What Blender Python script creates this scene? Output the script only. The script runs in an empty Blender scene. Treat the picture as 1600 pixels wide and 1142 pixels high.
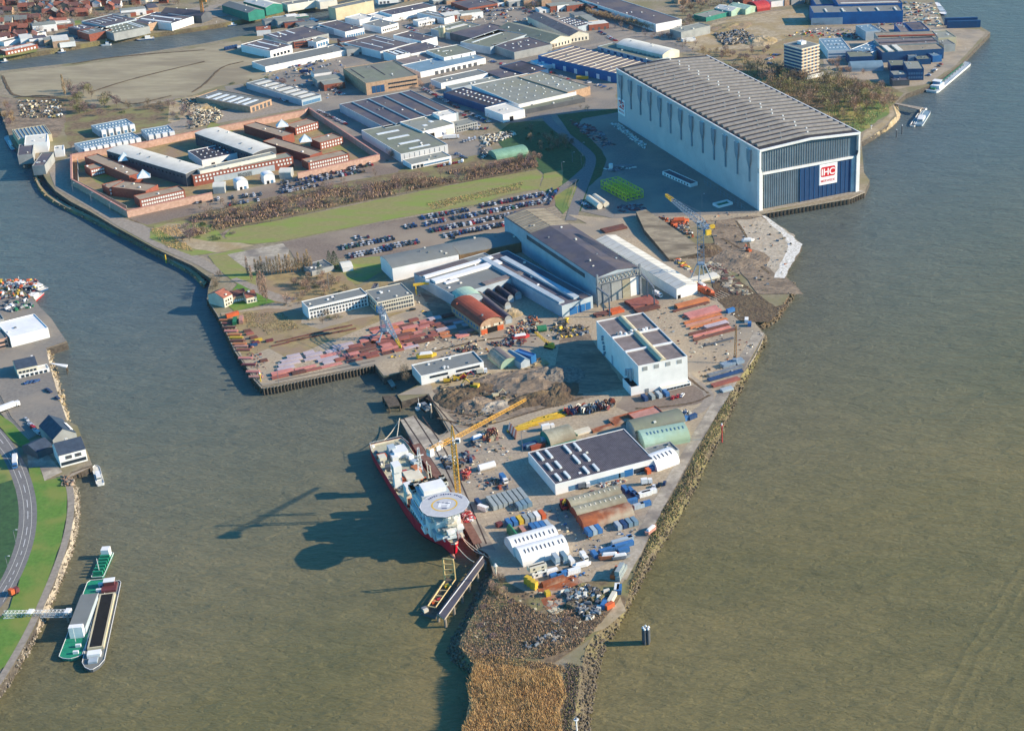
import bpy, bmesh, math, random
from math import sin, cos, radians, pi
from mathutils import Vector, Matrix
from mathutils.noise import noise as pnoise
random.seed(7)
SC = bpy.context.scene
COL = SC.collection
# ---------------------------------------------------------------- camera
F, PITCH, CX, CY, CH = 2480.0, radians(26.14), 1180.0, 571.0, 446.0
cd = bpy.data.cameras.new('camera')
cam = bpy.data.objects.new('camera', cd); COL.objects.link(cam)
cd.sensor_fit = 'HORIZONTAL'; cd.sensor_width = 36.0; cd.lens = F/1600*36
cd.shift_x = (800-CX)/1600.0; cd.shift_y = 0.0
cd.clip_start = 5; cd.clip_end = 30000
cam.location = (0, 0, CH); cam.rotation_euler = (radians(90)-PITCH, 0, 0)
SC.camera = cam
# ---------------------------------------------------------------- sky, sun, exposure
SUN_AZ, SUN_EL = radians(3.5), radians(23.5)      # azimuth from +x towards +y
w = bpy.data.worlds.new("World"); SC.world = w; w.use_nodes = True
nt = w.node_tree; bg = nt.nodes['Background']
sk = nt.nodes.new('ShaderNodeTexSky'); sk.sky_type = 'NISHITA'; sk.sun_disc = False
sk.sun_elevation = SUN_EL; sk.sun_rotation = pi/2-SUN_AZ; sk.air_density = 1.0; sk.dust_density = 0.4; sk.ozone_density = 2.0
hs = nt.nodes.new('ShaderNodeHueSaturation'); hs.inputs['Saturation'].default_value = 1.35
tn = nt.nodes.new('ShaderNodeMixRGB'); tn.blend_type = 'MULTIPLY'; tn.inputs[0].default_value = 1; tn.inputs[2].default_value = (.46, .98, 1.1, 1)
nt.links.new(sk.outputs[0], hs.inputs['Color']); nt.links.new(hs.outputs[0], tn.inputs[1]); nt.links.new(tn.outputs[0], bg.inputs[0]); bg.inputs[1].default_value = 0.115
sd = bpy.data.lights.new('sun', 'SUN'); sd.energy = 4.5; sd.angle = radians(0.5); sd.color = (1.0, 0.80, 0.58)
sun = bpy.data.objects.new('sun', sd); COL.objects.link(sun)
sdir = Vector((cos(SUN_AZ)*cos(SUN_EL), sin(SUN_AZ)*cos(SUN_EL), sin(SUN_EL)))
sun.rotation_euler = sdir.to_track_quat('Z', 'Y').to_euler(); sun.location = (900, 900, 900)
SC.view_settings.view_transform = 'Standard'; SC.view_settings.look = 'None'
SC.view_settings.exposure = 1.0; SC.view_settings.gamma = 1.0
# ---------------------------------------------------------------- survey helpers: photo point + height -> world
REG = dict(z=(0,0,1),a=(0,0,4.966),b=(300,0,4.966),c=(600,0,4.966),d=(900,0,4.966),e=(1200,0,4.0),f=(0,200,4.966),g=(300,200,4.966),
 h=(600,200,4.966),i=(900,200,4.392),j=(320,400,4.966),k=(580,380,4.966),l=(860,380,4.2105),m=(560,580,4.966),n=(820,600,4.966),
 o=(640,780,3.9375),p=(640,900,4.0),q=(0,420,3.2636),r=(0,640,2.536),s=(590,380,11.42),t=(60,640,9.52),u=(1180,20,8.0),v=(1120,190,6.4),
 w=(940,80,8.156),x=(570,640,8.156),y=(600,760,5.19),A=(750,150,6.154),B=(1340,120,11.42),C=(570,670,4.963),D=(1020,290,6.01),
 E=(640,590,5.436),F=(760,760,5.712),G=(700,540,6.154),H=(340,680,4.0))
def pts(s):
    out = []; r = REG['z']
    for t in s.split():
        if ',' not in t: r = REG[t]; continue
        x, y = t.split(','); out.append((r[0]+float(x)/r[2], r[1]+float(y)/r[2]))
    return out
CP, SP = cos(PITCH), sin(PITCH)
def W(p, z=0.0):
    x, y = p; dx = x-CX; dy = y-CY
    d = (dx, F*CP - dy*SP, -F*SP - dy*CP)
    t = (z-CH)/d[2]
    return Vector((d[0]*t, d[1]*t, z))
def WP(s, z=0.0): return [W(p, z) for p in pts(s)]
# ---------------------------------------------------------------- materials
MATS = {}
def lin(h):
    h = h.lstrip('#'); o = []
    for i in (0, 2, 4):
        c = int(h[i:i+2], 16)/255; o.append(c/12.92 if c <= .04045 else ((c+.055)/1.055)**2.4)
    return (o[0], o[1], o[2], 1)
def mat(name, c1, c2=None, sc=.15, rough=.8, bump=None, bs=1.0, det=6, spread=.5, c3=None, sc3=.02, metal=0, rnd=.0, spec=.3, stretch=None, bstr=.4, slab=0):
    """procedural: two colours mixed by fine noise, a third by large noise; optional ribs/bump"""
    if name in MATS: return MATS[name]
    m = bpy.data.materials.new(name); m.use_nodes = True; N = m.node_tree; L = N.links
    b = N.nodes['Principled BSDF']; b.inputs['Roughness'].default_value = rough; b.inputs['Metallic'].default_value = metal
    b.inputs['Specular IOR Level'].default_value = spec
    tc = N.nodes.new('ShaderNodeTexCoord'); src = tc.outputs['Object']
    if stretch:
        mp = N.nodes.new('ShaderNodeMapping'); mp.inputs['Scale'].default_value = stretch[:3]; 
        if len(stretch) > 3: mp.inputs['Rotation'].default_value = (0, 0, radians(stretch[3]))
        L.new(src, mp.inputs[0]); src = mp.outputs[0]
    c1 = lin(c1); c2 = lin(c2) if c2 else tuple(x*.72 for x in c1[:3])+(1,)
    no = N.nodes.new('ShaderNodeTexNoise'); no.inputs['Scale'].default_value = sc; no.inputs['Detail'].default_value = det; no.inputs['Roughness'].default_value = .65
    L.new(src, no.inputs['Vector'])
    cr = N.nodes.new('ShaderNodeValToRGB'); cr.color_ramp.elements[0].position = .5-spread/2*.6; cr.color_ramp.elements[1].position = .5+spread/2*.6
    cr.color_ramp.elements[0].color = c2; cr.color_ramp.elements[1].color = c1; L.new(no.outputs['Fac'], cr.inputs[0]); col = cr.outputs[0]
    if c3:
        n3 = N.nodes.new('ShaderNodeTexNoise'); n3.inputs['Scale'].default_value = sc3; n3.inputs['Detail'].default_value = 5; L.new(src, n3.inputs['Vector'])
        r3 = N.nodes.new('ShaderNodeValToRGB'); r3.color_ramp.elements[0].position = .45; r3.color_ramp.elements[1].position = .62; L.new(n3.outputs['Fac'], r3.inputs[0])
        mx = N.nodes.new('ShaderNodeMixRGB'); mx.inputs[2].default_value = lin(c3); L.new(r3.outputs[0], mx.inputs[0]); L.new(col, mx.inputs[1]); col = mx.outputs[0]
    if slab:
        bk = N.nodes.new('ShaderNodeTexBrick'); bk.inputs['Scale'].default_value = slab; bk.inputs['Mortar Size'].default_value = .012; bk.offset = 0; bk.inputs['Color1'].default_value = (1, 1, 1, 1); bk.inputs['Color2'].default_value = (.86, .86, .86, 1); bk.inputs['Mortar'].default_value = (.6, .58, .55, 1); bk.inputs['Row Height'].default_value = .5; bk.inputs['Brick Width'].default_value = 1.0
        mp2 = N.nodes.new('ShaderNodeMapping'); mp2.inputs['Rotation'].default_value = (0, 0, radians(-25)); L.new(tc.outputs['Object'], mp2.inputs[0]); L.new(mp2.outputs[0], bk.inputs[0])
        mb = N.nodes.new('ShaderNodeMixRGB'); mb.blend_type = 'MULTIPLY'; mb.inputs[0].default_value = 1; L.new(col, mb.inputs[1]); L.new(bk.outputs[0], mb.inputs[2]); col = mb.outputs[0]
    if rnd:
        oi = N.nodes.new('ShaderNodeObjectInfo'); mr = N.nodes.new('ShaderNodeMapRange'); mr.inputs[3].default_value = 1-rnd; mr.inputs[4].default_value = 1+rnd
        L.new(oi.outputs['Random'], mr.inputs[0]); h = N.nodes.new('ShaderNodeHueSaturation'); L.new(mr.outputs[0], h.inputs['Value']); L.new(col, h.inputs['Color']); col = h.outputs[0]
    L.new(col, b.inputs['Base Color'])
    if bump:
        bp = N.nodes.new('ShaderNodeBump'); bp.inputs['Strength'].default_value = bstr
        if bump in 'xyz':
            wv = N.nodes.new('ShaderNodeTexWave'); wv.bands_direction = bump.upper(); wv.inputs['Scale'].default_value = bs; L.new(tc.outputs['Object'], wv.inputs[0]); L.new(wv.outputs[1], bp.inputs['Height'])
            bp.inputs['Distance'].default_value = .25
            mm = N.nodes.new('ShaderNodeMixRGB'); mm.blend_type = 'MULTIPLY'; mm.inputs[0].default_value = .35; L.new(col, mm.inputs[1]); L.new(wv.outputs[0], mm.inputs[2]); L.new(mm.outputs[0], b.inputs['Base Color'])
        else:
            nb = N.nodes.new('ShaderNodeTexNoise'); nb.inputs['Scale'].default_value = bs; nb.inputs['Detail'].default_value = 8; L.new(src, nb.inputs['Vector']); L.new(nb.outputs['Fac'], bp.inputs['Height'])
            bp.inputs['Distance'].default_value = 1.0
        L.new(bp.outputs[0], b.inputs['Normal'])
    MATS[name] = m; return m
def MM(k): return MATS[k]
mat('yard', '#b9aa90', '#887a65', .6, .9, det=12, c3='#8f8677', sc3=.03, spread=.7)
mat('slabs', '#b8ab95', '#8f8371', .8, .9, det=12, c3='#928a7c', sc3=.04, spread=.7, slab=.16)
mat('ground', '#9d917c', '#756c5b', .3, .95, det=12, c3='#7a7556', sc3=.02)
mat('dirt', '#a1907a', '#64574a', .22, .95, bump='n', bs=.25, c3='#6f6355', sc3=.05, spread=.8, stretch=(1,2.2,1,25), bstr=.8)
mat('mud', '#78684f', '#41372d', .3, .95, bump='n', bs=.4, c3='#57493b', sc3=.06, spread=.8, bstr=.9)
mat('asphalt', '#88837a', '#6c6964', .5, .9, det=12, c3='#8c8477', sc3=.03, spread=.7)
mat('carpark', '#85776a', '#6c6157', .6, .9, det=12, c3='#8f8372', sc3=.02)
mat('road', '#7a7977', '#686766', .5, .9)
mat('pathway', '#9a9184', '#827a6e', .4, .9)
mat('sand', '#b3a488', '#8e8066', .2, .95, c3='#978560', sc3=.04)
mat('field', '#a39a80', '#8a8067', .05, .95, c3='#857b66', sc3=.012, spread=.8, stretch=(1,3,1,-14), det=10)
mat('grass', '#6f8248', '#546c36', .2, .95, c3='#90894f', sc3=.03, spread=.8)
mat('drygrass', '#978e60', '#6f7342', .25, .95, c3='#7b8a44', sc3=.03, spread=.9, stretch=(1,3,1,12))
mat('lawn', '#64883a', '#4a6d2c', .5, .95, det=12, c3='#75803f', sc3=.05, spread=.8)
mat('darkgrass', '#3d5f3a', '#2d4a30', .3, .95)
mat('heath', '#a59468', '#74664a', .15, .95, c3='#8d7a63', sc3=.05, spread=.8)
mat('scrub', '#85735a', '#574a3b', .3, .95, det=10, c3='#7c7a50', sc3=.05)
mat('rock', '#877d6c', '#4f483d', .5, .9, rnd=.1, spread=.9)
mat('bankstone', '#7a6f5a', '#453e32', .5, .95, c3='#7c7550', sc3=.06, bump='n', bs=.7, spread=.9, bstr=1)
mat('foamstone', '#e8e6de', '#a8a394', .5, .9)
mat('quaywall', '#5d5750', '#3a3632', .4, .9)
mat('quayedge', '#a49b8c', '#857c6f', .4, .9)
mat('concrete', '#b3aa99', '#918979', .3, .9, c3='#7b746b', sc3=.06)
mat('ramp', '#a0967f', '#7a705f', .2, .9, c3='#6b6253', sc3=.05, stretch=(1,2.5,1,-55))
mat('rail', '#4b3b33', '#33302e', .5, .8)
mat('timber', '#6a6052', '#3f3932', .6, .9, rnd=.1)
mat('white', '#e4e5e3', '#d4d6d4', .12, .6, rnd=.03)
mat('whitewall', '#d9dcdc', '#c3c8ca', .08, .65, c3='#cbd0d2', sc3=.03, bump='x', bs=.35, bstr=.1, rnd=.03)
mat('cream', '#d6d1bf', '#c2bba6', .1, .7, rnd=.05)
mat('landfill', '#bdb3a0', '#968c7a', .3, .95, det=12, c3='#a39682', sc3=.05, bump='n', bs=.3)
mat('paleyellow', '#dcc48e', '#c4aa74', .4, .7)
mat('pond', '#1b2a33', '#131e26', .2, .3)
mat('prisonroof', '#a3937e', '#8c7d6a', .15, .85, c3='#968875', sc3=.05)
mat('tan', '#c3ba9c', '#b1a789', .1, .8)
mat('brown', '#8a7558', '#6e5c45', .15, .85, bump='x', bs=.5)
mat('greywall', '#9da19f', '#868a8a', .1, .8, rnd=.06)
mat('darkwall', '#575c62', '#464b52', .1, .8, rnd=.05)
mat('bluewall', '#1f66a0', '#1a588c', .1, .7, rnd=.05)
mat('navy', '#1c4f7a', '#17446b', .1, .6)
mat('palebluewall', '#a9b6bd', '#93a1aa', .1, .7, rnd=.05)
mat('bluegrey', '#7791a0', '#65808f', .1, .6)
mat('brick', '#8f5546', '#7a463a', .6, .9, rnd=.05)
mat('pinkbrick', '#c0a08f', '#a88877', .4, .9)
mat('tanbrick', '#b69a80', '#9b8068', .4, .9)
mat('redroof', '#96604f', '#7d4c40', .5, .85, rnd=.18)
mat('rooftile', '#6e4a44', '#574040', .5, .85, rnd=.2)
mat('rust', '#b0663e', '#84503a', .25, .9, c3='#b5a994', sc3=.07, bump='x', bs=.7)
mat('rustred', '#b05a42', '#964a38', .15, .85, c3='#8f4a38', sc3=.08, bump='y', bs=.5, bstr=.2)
mat('quonset', '#b3b09c', '#97957f', .25, .8, c3='#8d8672', sc3=.08, bump='x', bs=.8, rnd=.04)
mat('palegreen', '#a6c2b0', '#8eac9b', .2, .75, c3='#93a88e', sc3=.06)
mat('greenroof', '#8ab79e', '#739f88', .2, .75, bump='x', bs=.6)
mat('teal', '#2f8272', '#276e61', .2, .8)
mat('roofgrey', '#7b807e', '#6b706f', .08, .9, c3='#727571', sc3=.05, rnd=.07, spread=.7)
mat('rooflight', '#8f938b', '#7d8179', .08, .9, c3='#858778', sc3=.05, rnd=.05)
mat('roofolive', '#7b8170', '#6a7062', .08, .9, c3='#70736a', sc3=.05, rnd=.05)
mat('roofdark', '#585763', '#484852', .08, .9, c3='#615b5c', sc3=.05, rnd=.07)
mat('roofblack', '#3b3b44', '#303038', .1, .85, c3='#474450', sc3=.06)
mat('rooftan', '#a39a86', '#8a8272', .15, .85, bump='y', bs=.12, bstr=.3)
mat('roofbrown', '#837a77', '#6c6461', .15, .85)
mat('roofwhite', '#d6d4c8', '#c4c2b6', .1, .75, rnd=.03)
mat('hallroof', '#39373a', '#2f2e31', .15, .75)
mat('hallrib', '#868480', '#73716d', .25, .6)
mat('solar', '#555562', '#41414d', .3, .7)
mat('quayrust', '#806054', '#65493f', .3, .9, det=10)
mat('skylight', '#dfe4e2', '#c5cccb', .3, .5, spec=.5)
mat('glass', '#2c3a48', '#1c2833', .3, .2, spec=.5)
mat('glassblue', '#5b86a8', '#48708f', .3, .25, spec=.5)
mat('darkhole', '#191a1c', '#101113', .3, .9)
mat('steel', '#7e858c', '#62696f', .4, .6, rnd=.08)
mat('doorblue', '#1d4775', '#193e68', .1, .6, bump='x', bs=.3, bstr=.2)
mat('doorgrey', '#6d8494', '#5a707f', .1, .6, bump='x', bs=.28, bstr=.5)
mat('signwhite', '#eeeeee', '#e6e6e6', .3, .6)
mat('signred', '#c81f2c', '#bf1d2a', .3, .6)
mat('redhull', '#d4142f', '#b81230', .1, .45, spec=.4, c3='#c4122c', sc3=.05)
mat('boottop', '#5c1626', '#4a1220', .1, .6)
mat('deckgreen', '#1f8a68', '#1a745a', .3, .7)
mat('deckbeige', '#b8b49c', '#9a9684', .3, .8, c3='#a5a78e', sc3=.2)
mat('heligrey', '#b9bbbd', '#a9acb0', .3, .8)
mat('heliyellow', '#d8b13a', '#cba538', .3, .7)
mat('heliblue', '#27406e', '#203560', .3, .7)
mat('craneyellow', '#d8a648', '#c0903a', .4, .6)
mat('craneblue', '#8598a8', '#6b7f92', .4, .6)
mat('craneorange', '#c98b4d', '#b0763c', .4, .7)
mat('yellow', '#cfae3c', '#b39632', .4, .6, rnd=.08)
mat('limepaint', '#bccb3a', '#a5b330', .4, .6)
mat('orange', '#c9623a', '#b05632', .4, .6, rnd=.06)
mat('red', '#b03a3a', '#963034', .4, .6, rnd=.1)
mat('maroon', '#6e3a3e', '#5a3034', .4, .7, rnd=.1)
mat('salmon', '#b8897c', '#a27568', .3, .7)
mat('contblue', '#3d72a8', '#356496', .4, .6, rnd=.12)
mat('contgrey', '#97a1a2', '#828d8f', .4, .7, rnd=.1)
mat('contnavy', '#2a4872', '#233c60', .4, .6, rnd=.1)
mat('contgreen', '#2e7a55', '#276848', .4, .6, rnd=.1)
mat('tyre', '#1a1a1b', '#121213', .5, .9)
mat('platepink', '#c2837a', '#aa6e67', .2, .8, rnd=.12)
mat('platered', '#935a50', '#7c4c46', .2, .8, rnd=.15)
mat('platepale', '#b9adb1', '#a2979c', .2, .7, rnd=.08)
mat('plateorange', '#bd7850', '#a56846', .2, .8, rnd=.1)
mat('platebrown', '#6e4740', '#57403c', .3, .9, rnd=.15)
mat('bark', '#83766a', '#62574d', .5, .95)
mat('twig', '#94866f', '#64584b', .6, .95, rnd=.14)
mat('twigpurple', '#887372', '#64555a', .6, .95, rnd=.14)
mat('twigpink', '#b3947f', '#8d7466', .6, .95, rnd=.12)
mat('twigtan', '#b59a74', '#917a5c', .6, .95, rnd=.1)
mat('twigolive', '#93905f', '#6d6e48', .6, .95, rnd=.14)
mat('leafgreen', '#3d5a34', '#2a4228', .6, .95, rnd=.15)
mat('conifer', '#2f4d33', '#203824', .6, .95, rnd=.1)
mat('reed', '#d8b885', '#b39460', .25, .95, c3='#cba670', sc3=.05)
mat('rope', '#cfc6b2', '#b8b09c', .5, .9)
CARC = dict(white='#d9dbdd', silver='#a9adb2', grey='#5f6468', black='#1e2023', darkblue='#1c2f55', blue='#28508e', red='#a51f26', maroon='#5a1c2a', yellow='#c9a82e', green='#2d4f3c')
for k_, v_ in CARC.items(): mat('car_'+k_, v_, v_, 1, .35, spec=.5)
def water_mat():
    m = bpy.data.materials.new('water'); m.use_nodes = True; N = m.node_tree; L = N.links; b = N.nodes['Principled BSDF']
    b.inputs['Roughness'].default_value = .3; b.inputs['IOR'].default_value = 1.28; b.inputs['Specular IOR Level'].default_value = .15
    tc = N.nodes.new('ShaderNodeTexCoord'); mp = N.nodes.new('ShaderNodeMapping'); mp.inputs['Rotation'].default_value = (0, 0, radians(35)); mp.inputs['Scale'].default_value = (1, 2.6, 1); L.new(tc.outputs['Object'], mp.inputs[0])
    def noi(s, d, r, vec): n = N.nodes.new('ShaderNodeTexNoise'); n.inputs['Scale'].default_value = s; n.inputs['Detail'].default_value = d; n.inputs['Roughness'].default_value = r; n.inputs['Distortion'].default_value = .6; L.new(vec, n.inputs[0]); return n
    def ramp(n, a, c0, bb, c1): r = N.nodes.new('ShaderNodeValToRGB'); r.color_ramp.elements[0].position = a; r.color_ramp.elements[1].position = bb; r.color_ramp.elements[0].color = c0; r.color_ramp.elements[1].color = c1; L.new(n.outputs['Fac'], r.inputs[0]); return r
    silt = ramp(noi(.0035, 5, .55, tc.outputs['Object']), .36, lin('#676344'), .66, lin('#7a704e'))
    streak = ramp(noi(.03, 8, .7, mp.outputs[0]), .3, (.82, .84, .86, 1), .7, (1.12, 1.1, 1.06, 1))
    fine = ramp(noi(.35, 5, .7, mp.outputs[0]), .3, (.84, .84, .84, 1), .7, (1.15, 1.15, 1.14, 1))
    sx = N.nodes.new('ShaderNodeSeparateXYZ'); L.new(tc.outputs['Object'], sx.inputs[0])            # clearer, greyer left basin; sky's blue reflection, left and far, painted into the colour
    m1 = N.nodes.new('ShaderNodeMath'); m1.operation = 'MULTIPLY_ADD'; m1.inputs[1].default_value = -.55; L.new(sx.outputs[0], m1.inputs[0]); L.new(sx.outputs[1], m1.inputs[2])
    mr = N.nodes.new('ShaderNodeMapRange'); mr.inputs[1].default_value = 700; mr.inputs[2].default_value = 1250; mr.clamp = True; L.new(m1.outputs[0], mr.inputs[0])
    mg = N.nodes.new('ShaderNodeMixRGB'); mg.inputs[2].default_value = lin('#586365'); L.new(mr.outputs[0], mg.inputs[0]); L.new(silt.outputs[0], mg.inputs[1])
    c = mg.outputs[0]
    for q in (streak, fine): mx = N.nodes.new('ShaderNodeMixRGB'); mx.blend_type = 'MULTIPLY'; mx.inputs[0].default_value = 1; L.new(c, mx.inputs[1]); L.new(q.outputs[0], mx.inputs[2]); c = mx.outputs[0]
    L.new(c, b.inputs['Base Color'])
    n1, n2 = noi(.2, 5, .65, mp.outputs[0]), noi(.05, 3, .5, mp.outputs[0])
    ad = N.nodes.new('ShaderNodeMath'); ad.operation = 'MULTIPLY_ADD'; ad.inputs[1].default_value = 1.6; L.new(n2.outputs['Fac'], ad.inputs[0]); L.new(n1.outputs['Fac'], ad.inputs[2])
    bp = N.nodes.new('ShaderNodeBump'); bp.inputs['Strength'].default_value = .55; bp.inputs['Distance'].default_value = 1.8; L.new(ad.outputs[0], bp.inputs['Height']); L.new(bp.outputs[0], b.inputs['Normal'])
    MATS['water'] = m
water_mat()
# ---------------------------------------------------------------- mesh builder
class MB:
    def __init__(s): s.v = []; s.f = []; s.m = []; s.mats = []
    def mi(s, k):
        if k not in s.mats: s.mats.append(k)
        return s.mats.index(k)
    def face(s, vs, k):
        b = len(s.v); s.v += [tuple(x) for x in vs]; s.f.append(tuple(range(b, b+len(vs)))); s.m.append(s.mi(k))
    def box(s, x, y, z, sx, sy, sz, k, rz=0, top=None):
        """centre x,y, bottom z"""
        c, n = cos(rz), sin(rz); b = len(s.v); ts = top or (1, 1)
        for dz, q in ((0, (1, 1)), (sz, ts)):
            for ax, ay in ((-1, -1), (1, -1), (1, 1), (-1, 1)):
                px, py = ax*sx/2*q[0], ay*sy/2*q[1]; s.v.append((x+px*c-py*n, y+px*n+py*c, z+dz))
        i = s.mi(k)
        for f in ((3, 2, 1, 0), (4, 5, 6, 7), (0, 1, 5, 4), (1, 2, 6, 5), (2, 3, 7, 6), (3, 0, 4, 7)): s.f.append(tuple(b+j for j in f)); s.m.append(i)
    def bar(s, p, q, r, k, n=4):
        p, q = Vector(p), Vector(q); d = q-p
        if d.length < 1e-6: return
        d.normalize(); a = d.cross(Vector((0, 0, 1)) if abs(d.z) < .95 else Vector((1, 0, 0))).normalized(); c = d.cross(a); b = len(s.v); i = s.mi(k)
        for e in (p, q):
            for t in range(n):
                g = 2*pi*(t+.5)/n; s.v.append(tuple(e+a*(r*cos(g))+c*(r*sin(g))))
        for t in range(n): s.f.append((b+t, b+(t+1) % n, b+n+(t+1) % n, b+n+t)); s.m.append(i)
        s.f.append(tuple(b+t for t in reversed(range(n)))); s.m.append(i); s.f.append(tuple(b+n+t for t in range(n))); s.m.append(i)
    def cyl(s, x, y, z, r, h, k, n=10, r2=None):
        r2 = r if r2 is None else r2; b = len(s.v); i = s.mi(k)
        for zz, rr in ((z, r), (z+h, r2)):
            for t in range(n): s.v.append((x+rr*cos(2*pi*t/n), y+rr*sin(2*pi*t/n), zz))
        for t in range(n): s.f.append((b+t, b+(t+1) % n, b+n+(t+1) % n, b+n+t)); s.m.append(i)
        s.f.append(tuple(b+n+t for t in range(n))); s.m.append(i)
    def prism(s, poly, z0, z1, k, kt=None):
        n = len(poly); b = len(s.v)
        for z in (z0, z1): s.v += [(p[0], p[1], z) for p in poly]
        i = s.mi(k)
        for t in range(n): s.f.append((b+t, b+(t+1) % n, b+n+(t+1) % n, b+n+t)); s.m.append(i)
        s.f.append(tuple(b+n+t for t in range(n))); s.m.append(s.mi(kt or k))
    def lattice(s, p, q, w0, w1, n, r, k, tri=False):
        p, q = Vector(p), Vector(q); d = (q-p).normalized(); a = d.cross(Vector((0, 0, 1)) if abs(d.z) < .95 else Vector((1, 0, 0))).normalized(); c = d.cross(a)
        cor = [(-1, -1), (1, -1), (1, 1), (-1, 1)] if not tri else [(-1, 1), (1, 1), (0, -1)]
        rows = [[p+(q-p)*(t/n)+(a*u+c*v_)*((w0+(w1-w0)*t/n)/2) for u, v_ in cor] for t in range(n+1)]
        m = len(cor)
        for j in range(m): s.bar(rows[0][j], rows[-1][j], r, k)
        for t in range(n):
            for j in range(m):
                j2 = (j+1) % m; s.bar(rows[t][j], rows[t+1][j2] if t % 2 else rows[t+1][j2], r*.6, k, 3); s.bar(rows[t+1][j], rows[t+1][j2], r*.6, k, 3)
    def mesh(s, name):
        me = bpy.data.meshes.new(name); me.from_pydata(s.v, [], s.f)
        for k in s.mats: me.materials.append(MATS[k])
        me.polygons.foreach_set('material_index', s.m); me.update(); return me
LABELS = {}
def tag(o, label, cat, group=None, kind=None):
    if label: o['label'] = label; LABELS.setdefault(label, []).append(o.name)
    if cat: o['category'] = cat
    if group: o['group'] = group
    if kind: o['kind'] = kind
    return o
def ob(name, me, parent=None, loc=(0, 0, 0), rz=0):
    if isinstance(me, MB): me = me.mesh(name)
    o = bpy.data.objects.new(name, me); COL.objects.link(o); o.location = loc; o.rotation_euler = (0, 0, rz)
    if parent: o.parent = parent
    return o
def empty(name, label, cat, loc=(0, 0, 0), rz=0, group=None):
    o = bpy.data.objects.new(name, None); COL.objects.link(o); o.location = loc; o.rotation_euler = (0, 0, rz); o.empty_display_size = .5
    return tag(o, label, cat, group)
CACHE = {}
def boxmesh(sx, sy, sz, k):
    key = (round(sx, 2), round(sy, 2), round(sz, 2), k)
    if key not in CACHE:
        m = MB(); m.box(0, 0, 0, sx, sy, sz, k); CACHE[key] = m.mesh('box_piece')
    return CACHE[key]
ORD = 'first second third fourth fifth sixth seventh eighth ninth tenth eleventh twelfth thirteenth fourteenth fifteenth sixteenth seventeenth eighteenth nineteenth twentieth twenty-first twenty-second twenty-third twenty-fourth twenty-fifth twenty-sixth twenty-seventh twenty-eighth twenty-ninth thirtieth'.split()
ORD += ['thirty-'+q for q in ORD[:9]]+['fortieth']+['forty-'+q for q in ORD[:9]]
def polyobj(name, poly, z, k, skirt=None, skk=None, kind='structure', jit=0, step=6, label=None, cat=None):
    """flat sheet from world outline, optionally with vertical skirt down to z=skirt"""
    P = [Vector((p[0], p[1], 0)) for p in poly]
    if jit:
        Q = []
        for i, p in enumerate(P):
            q = P[(i+1) % len(P)]; d = q-p; n = max(1, int(d.length/step)); nr = Vector((-d.y, d.x, 0)).normalized()
            for t in range(n):
                c = p+d*(t/n); Q.append(c+nr*(pnoise(c*.11)+.5*pnoise(c*.37))*jit)
        P = Q
    bm = bmesh.new(); vs = [bm.verts.new((p.x, p.y, z)) for p in P]; f = bm.faces.new(vs)
    if f.normal.z == 0: f.normal_update()
    if f.normal.z < 0: f.normal_flip()
    bmesh.ops.triangulate(bm, faces=[f])
    me = bpy.data.meshes.new(name); me.materials.append(MATS[k])
    if skirt is not None:
        me.materials.append(MATS[skk or k]); lo = [bm.verts.new((p.x, p.y, skirt)) for p in P]
        for i in range(len(vs)):
            try:
                g = bm.faces.new((vs[i], vs[(i+1) % len(vs)], lo[(i+1) % len(vs)], lo[i])); g.material_index = 1
            except Exception: pass
    bm.to_mesh(me); bm.free(); o = bpy.data.objects.new(name, me); COL.objects.link(o)
    tag(o, label, cat, None, kind); return o
_pz = [0.03]
def patch(name, s, k, jit=1.2, z=None):
    if z is None: _pz[0] += .004; z = _pz[0]
    return polyobj(name, WP(s), z, k, jit=jit, step=4)
def strip(name, s, wd, k, z=None, dash=None, jit=0):
    """ribbon of constant width along a traced centre line"""
    if z is None: _pz[0] += .004; z = _pz[0]
    P = smooth(WP(s)); m = MB(); ds = 0; on = True
    L_, R_ = [], []
    for i, p in enumerate(P):
        a = P[max(0, i-1)]; b = P[min(len(P)-1, i+1)]; d = (b-a).normalized(); n = Vector((-d.y, d.x, 0)); w2 = wd/2*(1+jit*pnoise(p*.2)); L_.append(p+n*w2); R_.append(p-n*w2)
    for i in range(len(P)-1):
        if dash:
            ds += (P[i+1]-P[i]).length
            if (ds % (dash*2)) > dash: continue
        m.face([(v.x, v.y, z) for v in (R_[i], R_[i+1], L_[i+1], L_[i])], k)
    o = ob(name, m); o['kind'] = 'structure'; return o
def smooth(P, it=3):
    for _ in range(it):
        Q = [P[0]]
        for i in range(len(P)-1):
            a, b = P[i], P[i+1]; Q += [a*.75+b*.25, a*.25+b*.75]
        Q.append(P[-1]); P = Q
    return P
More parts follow.
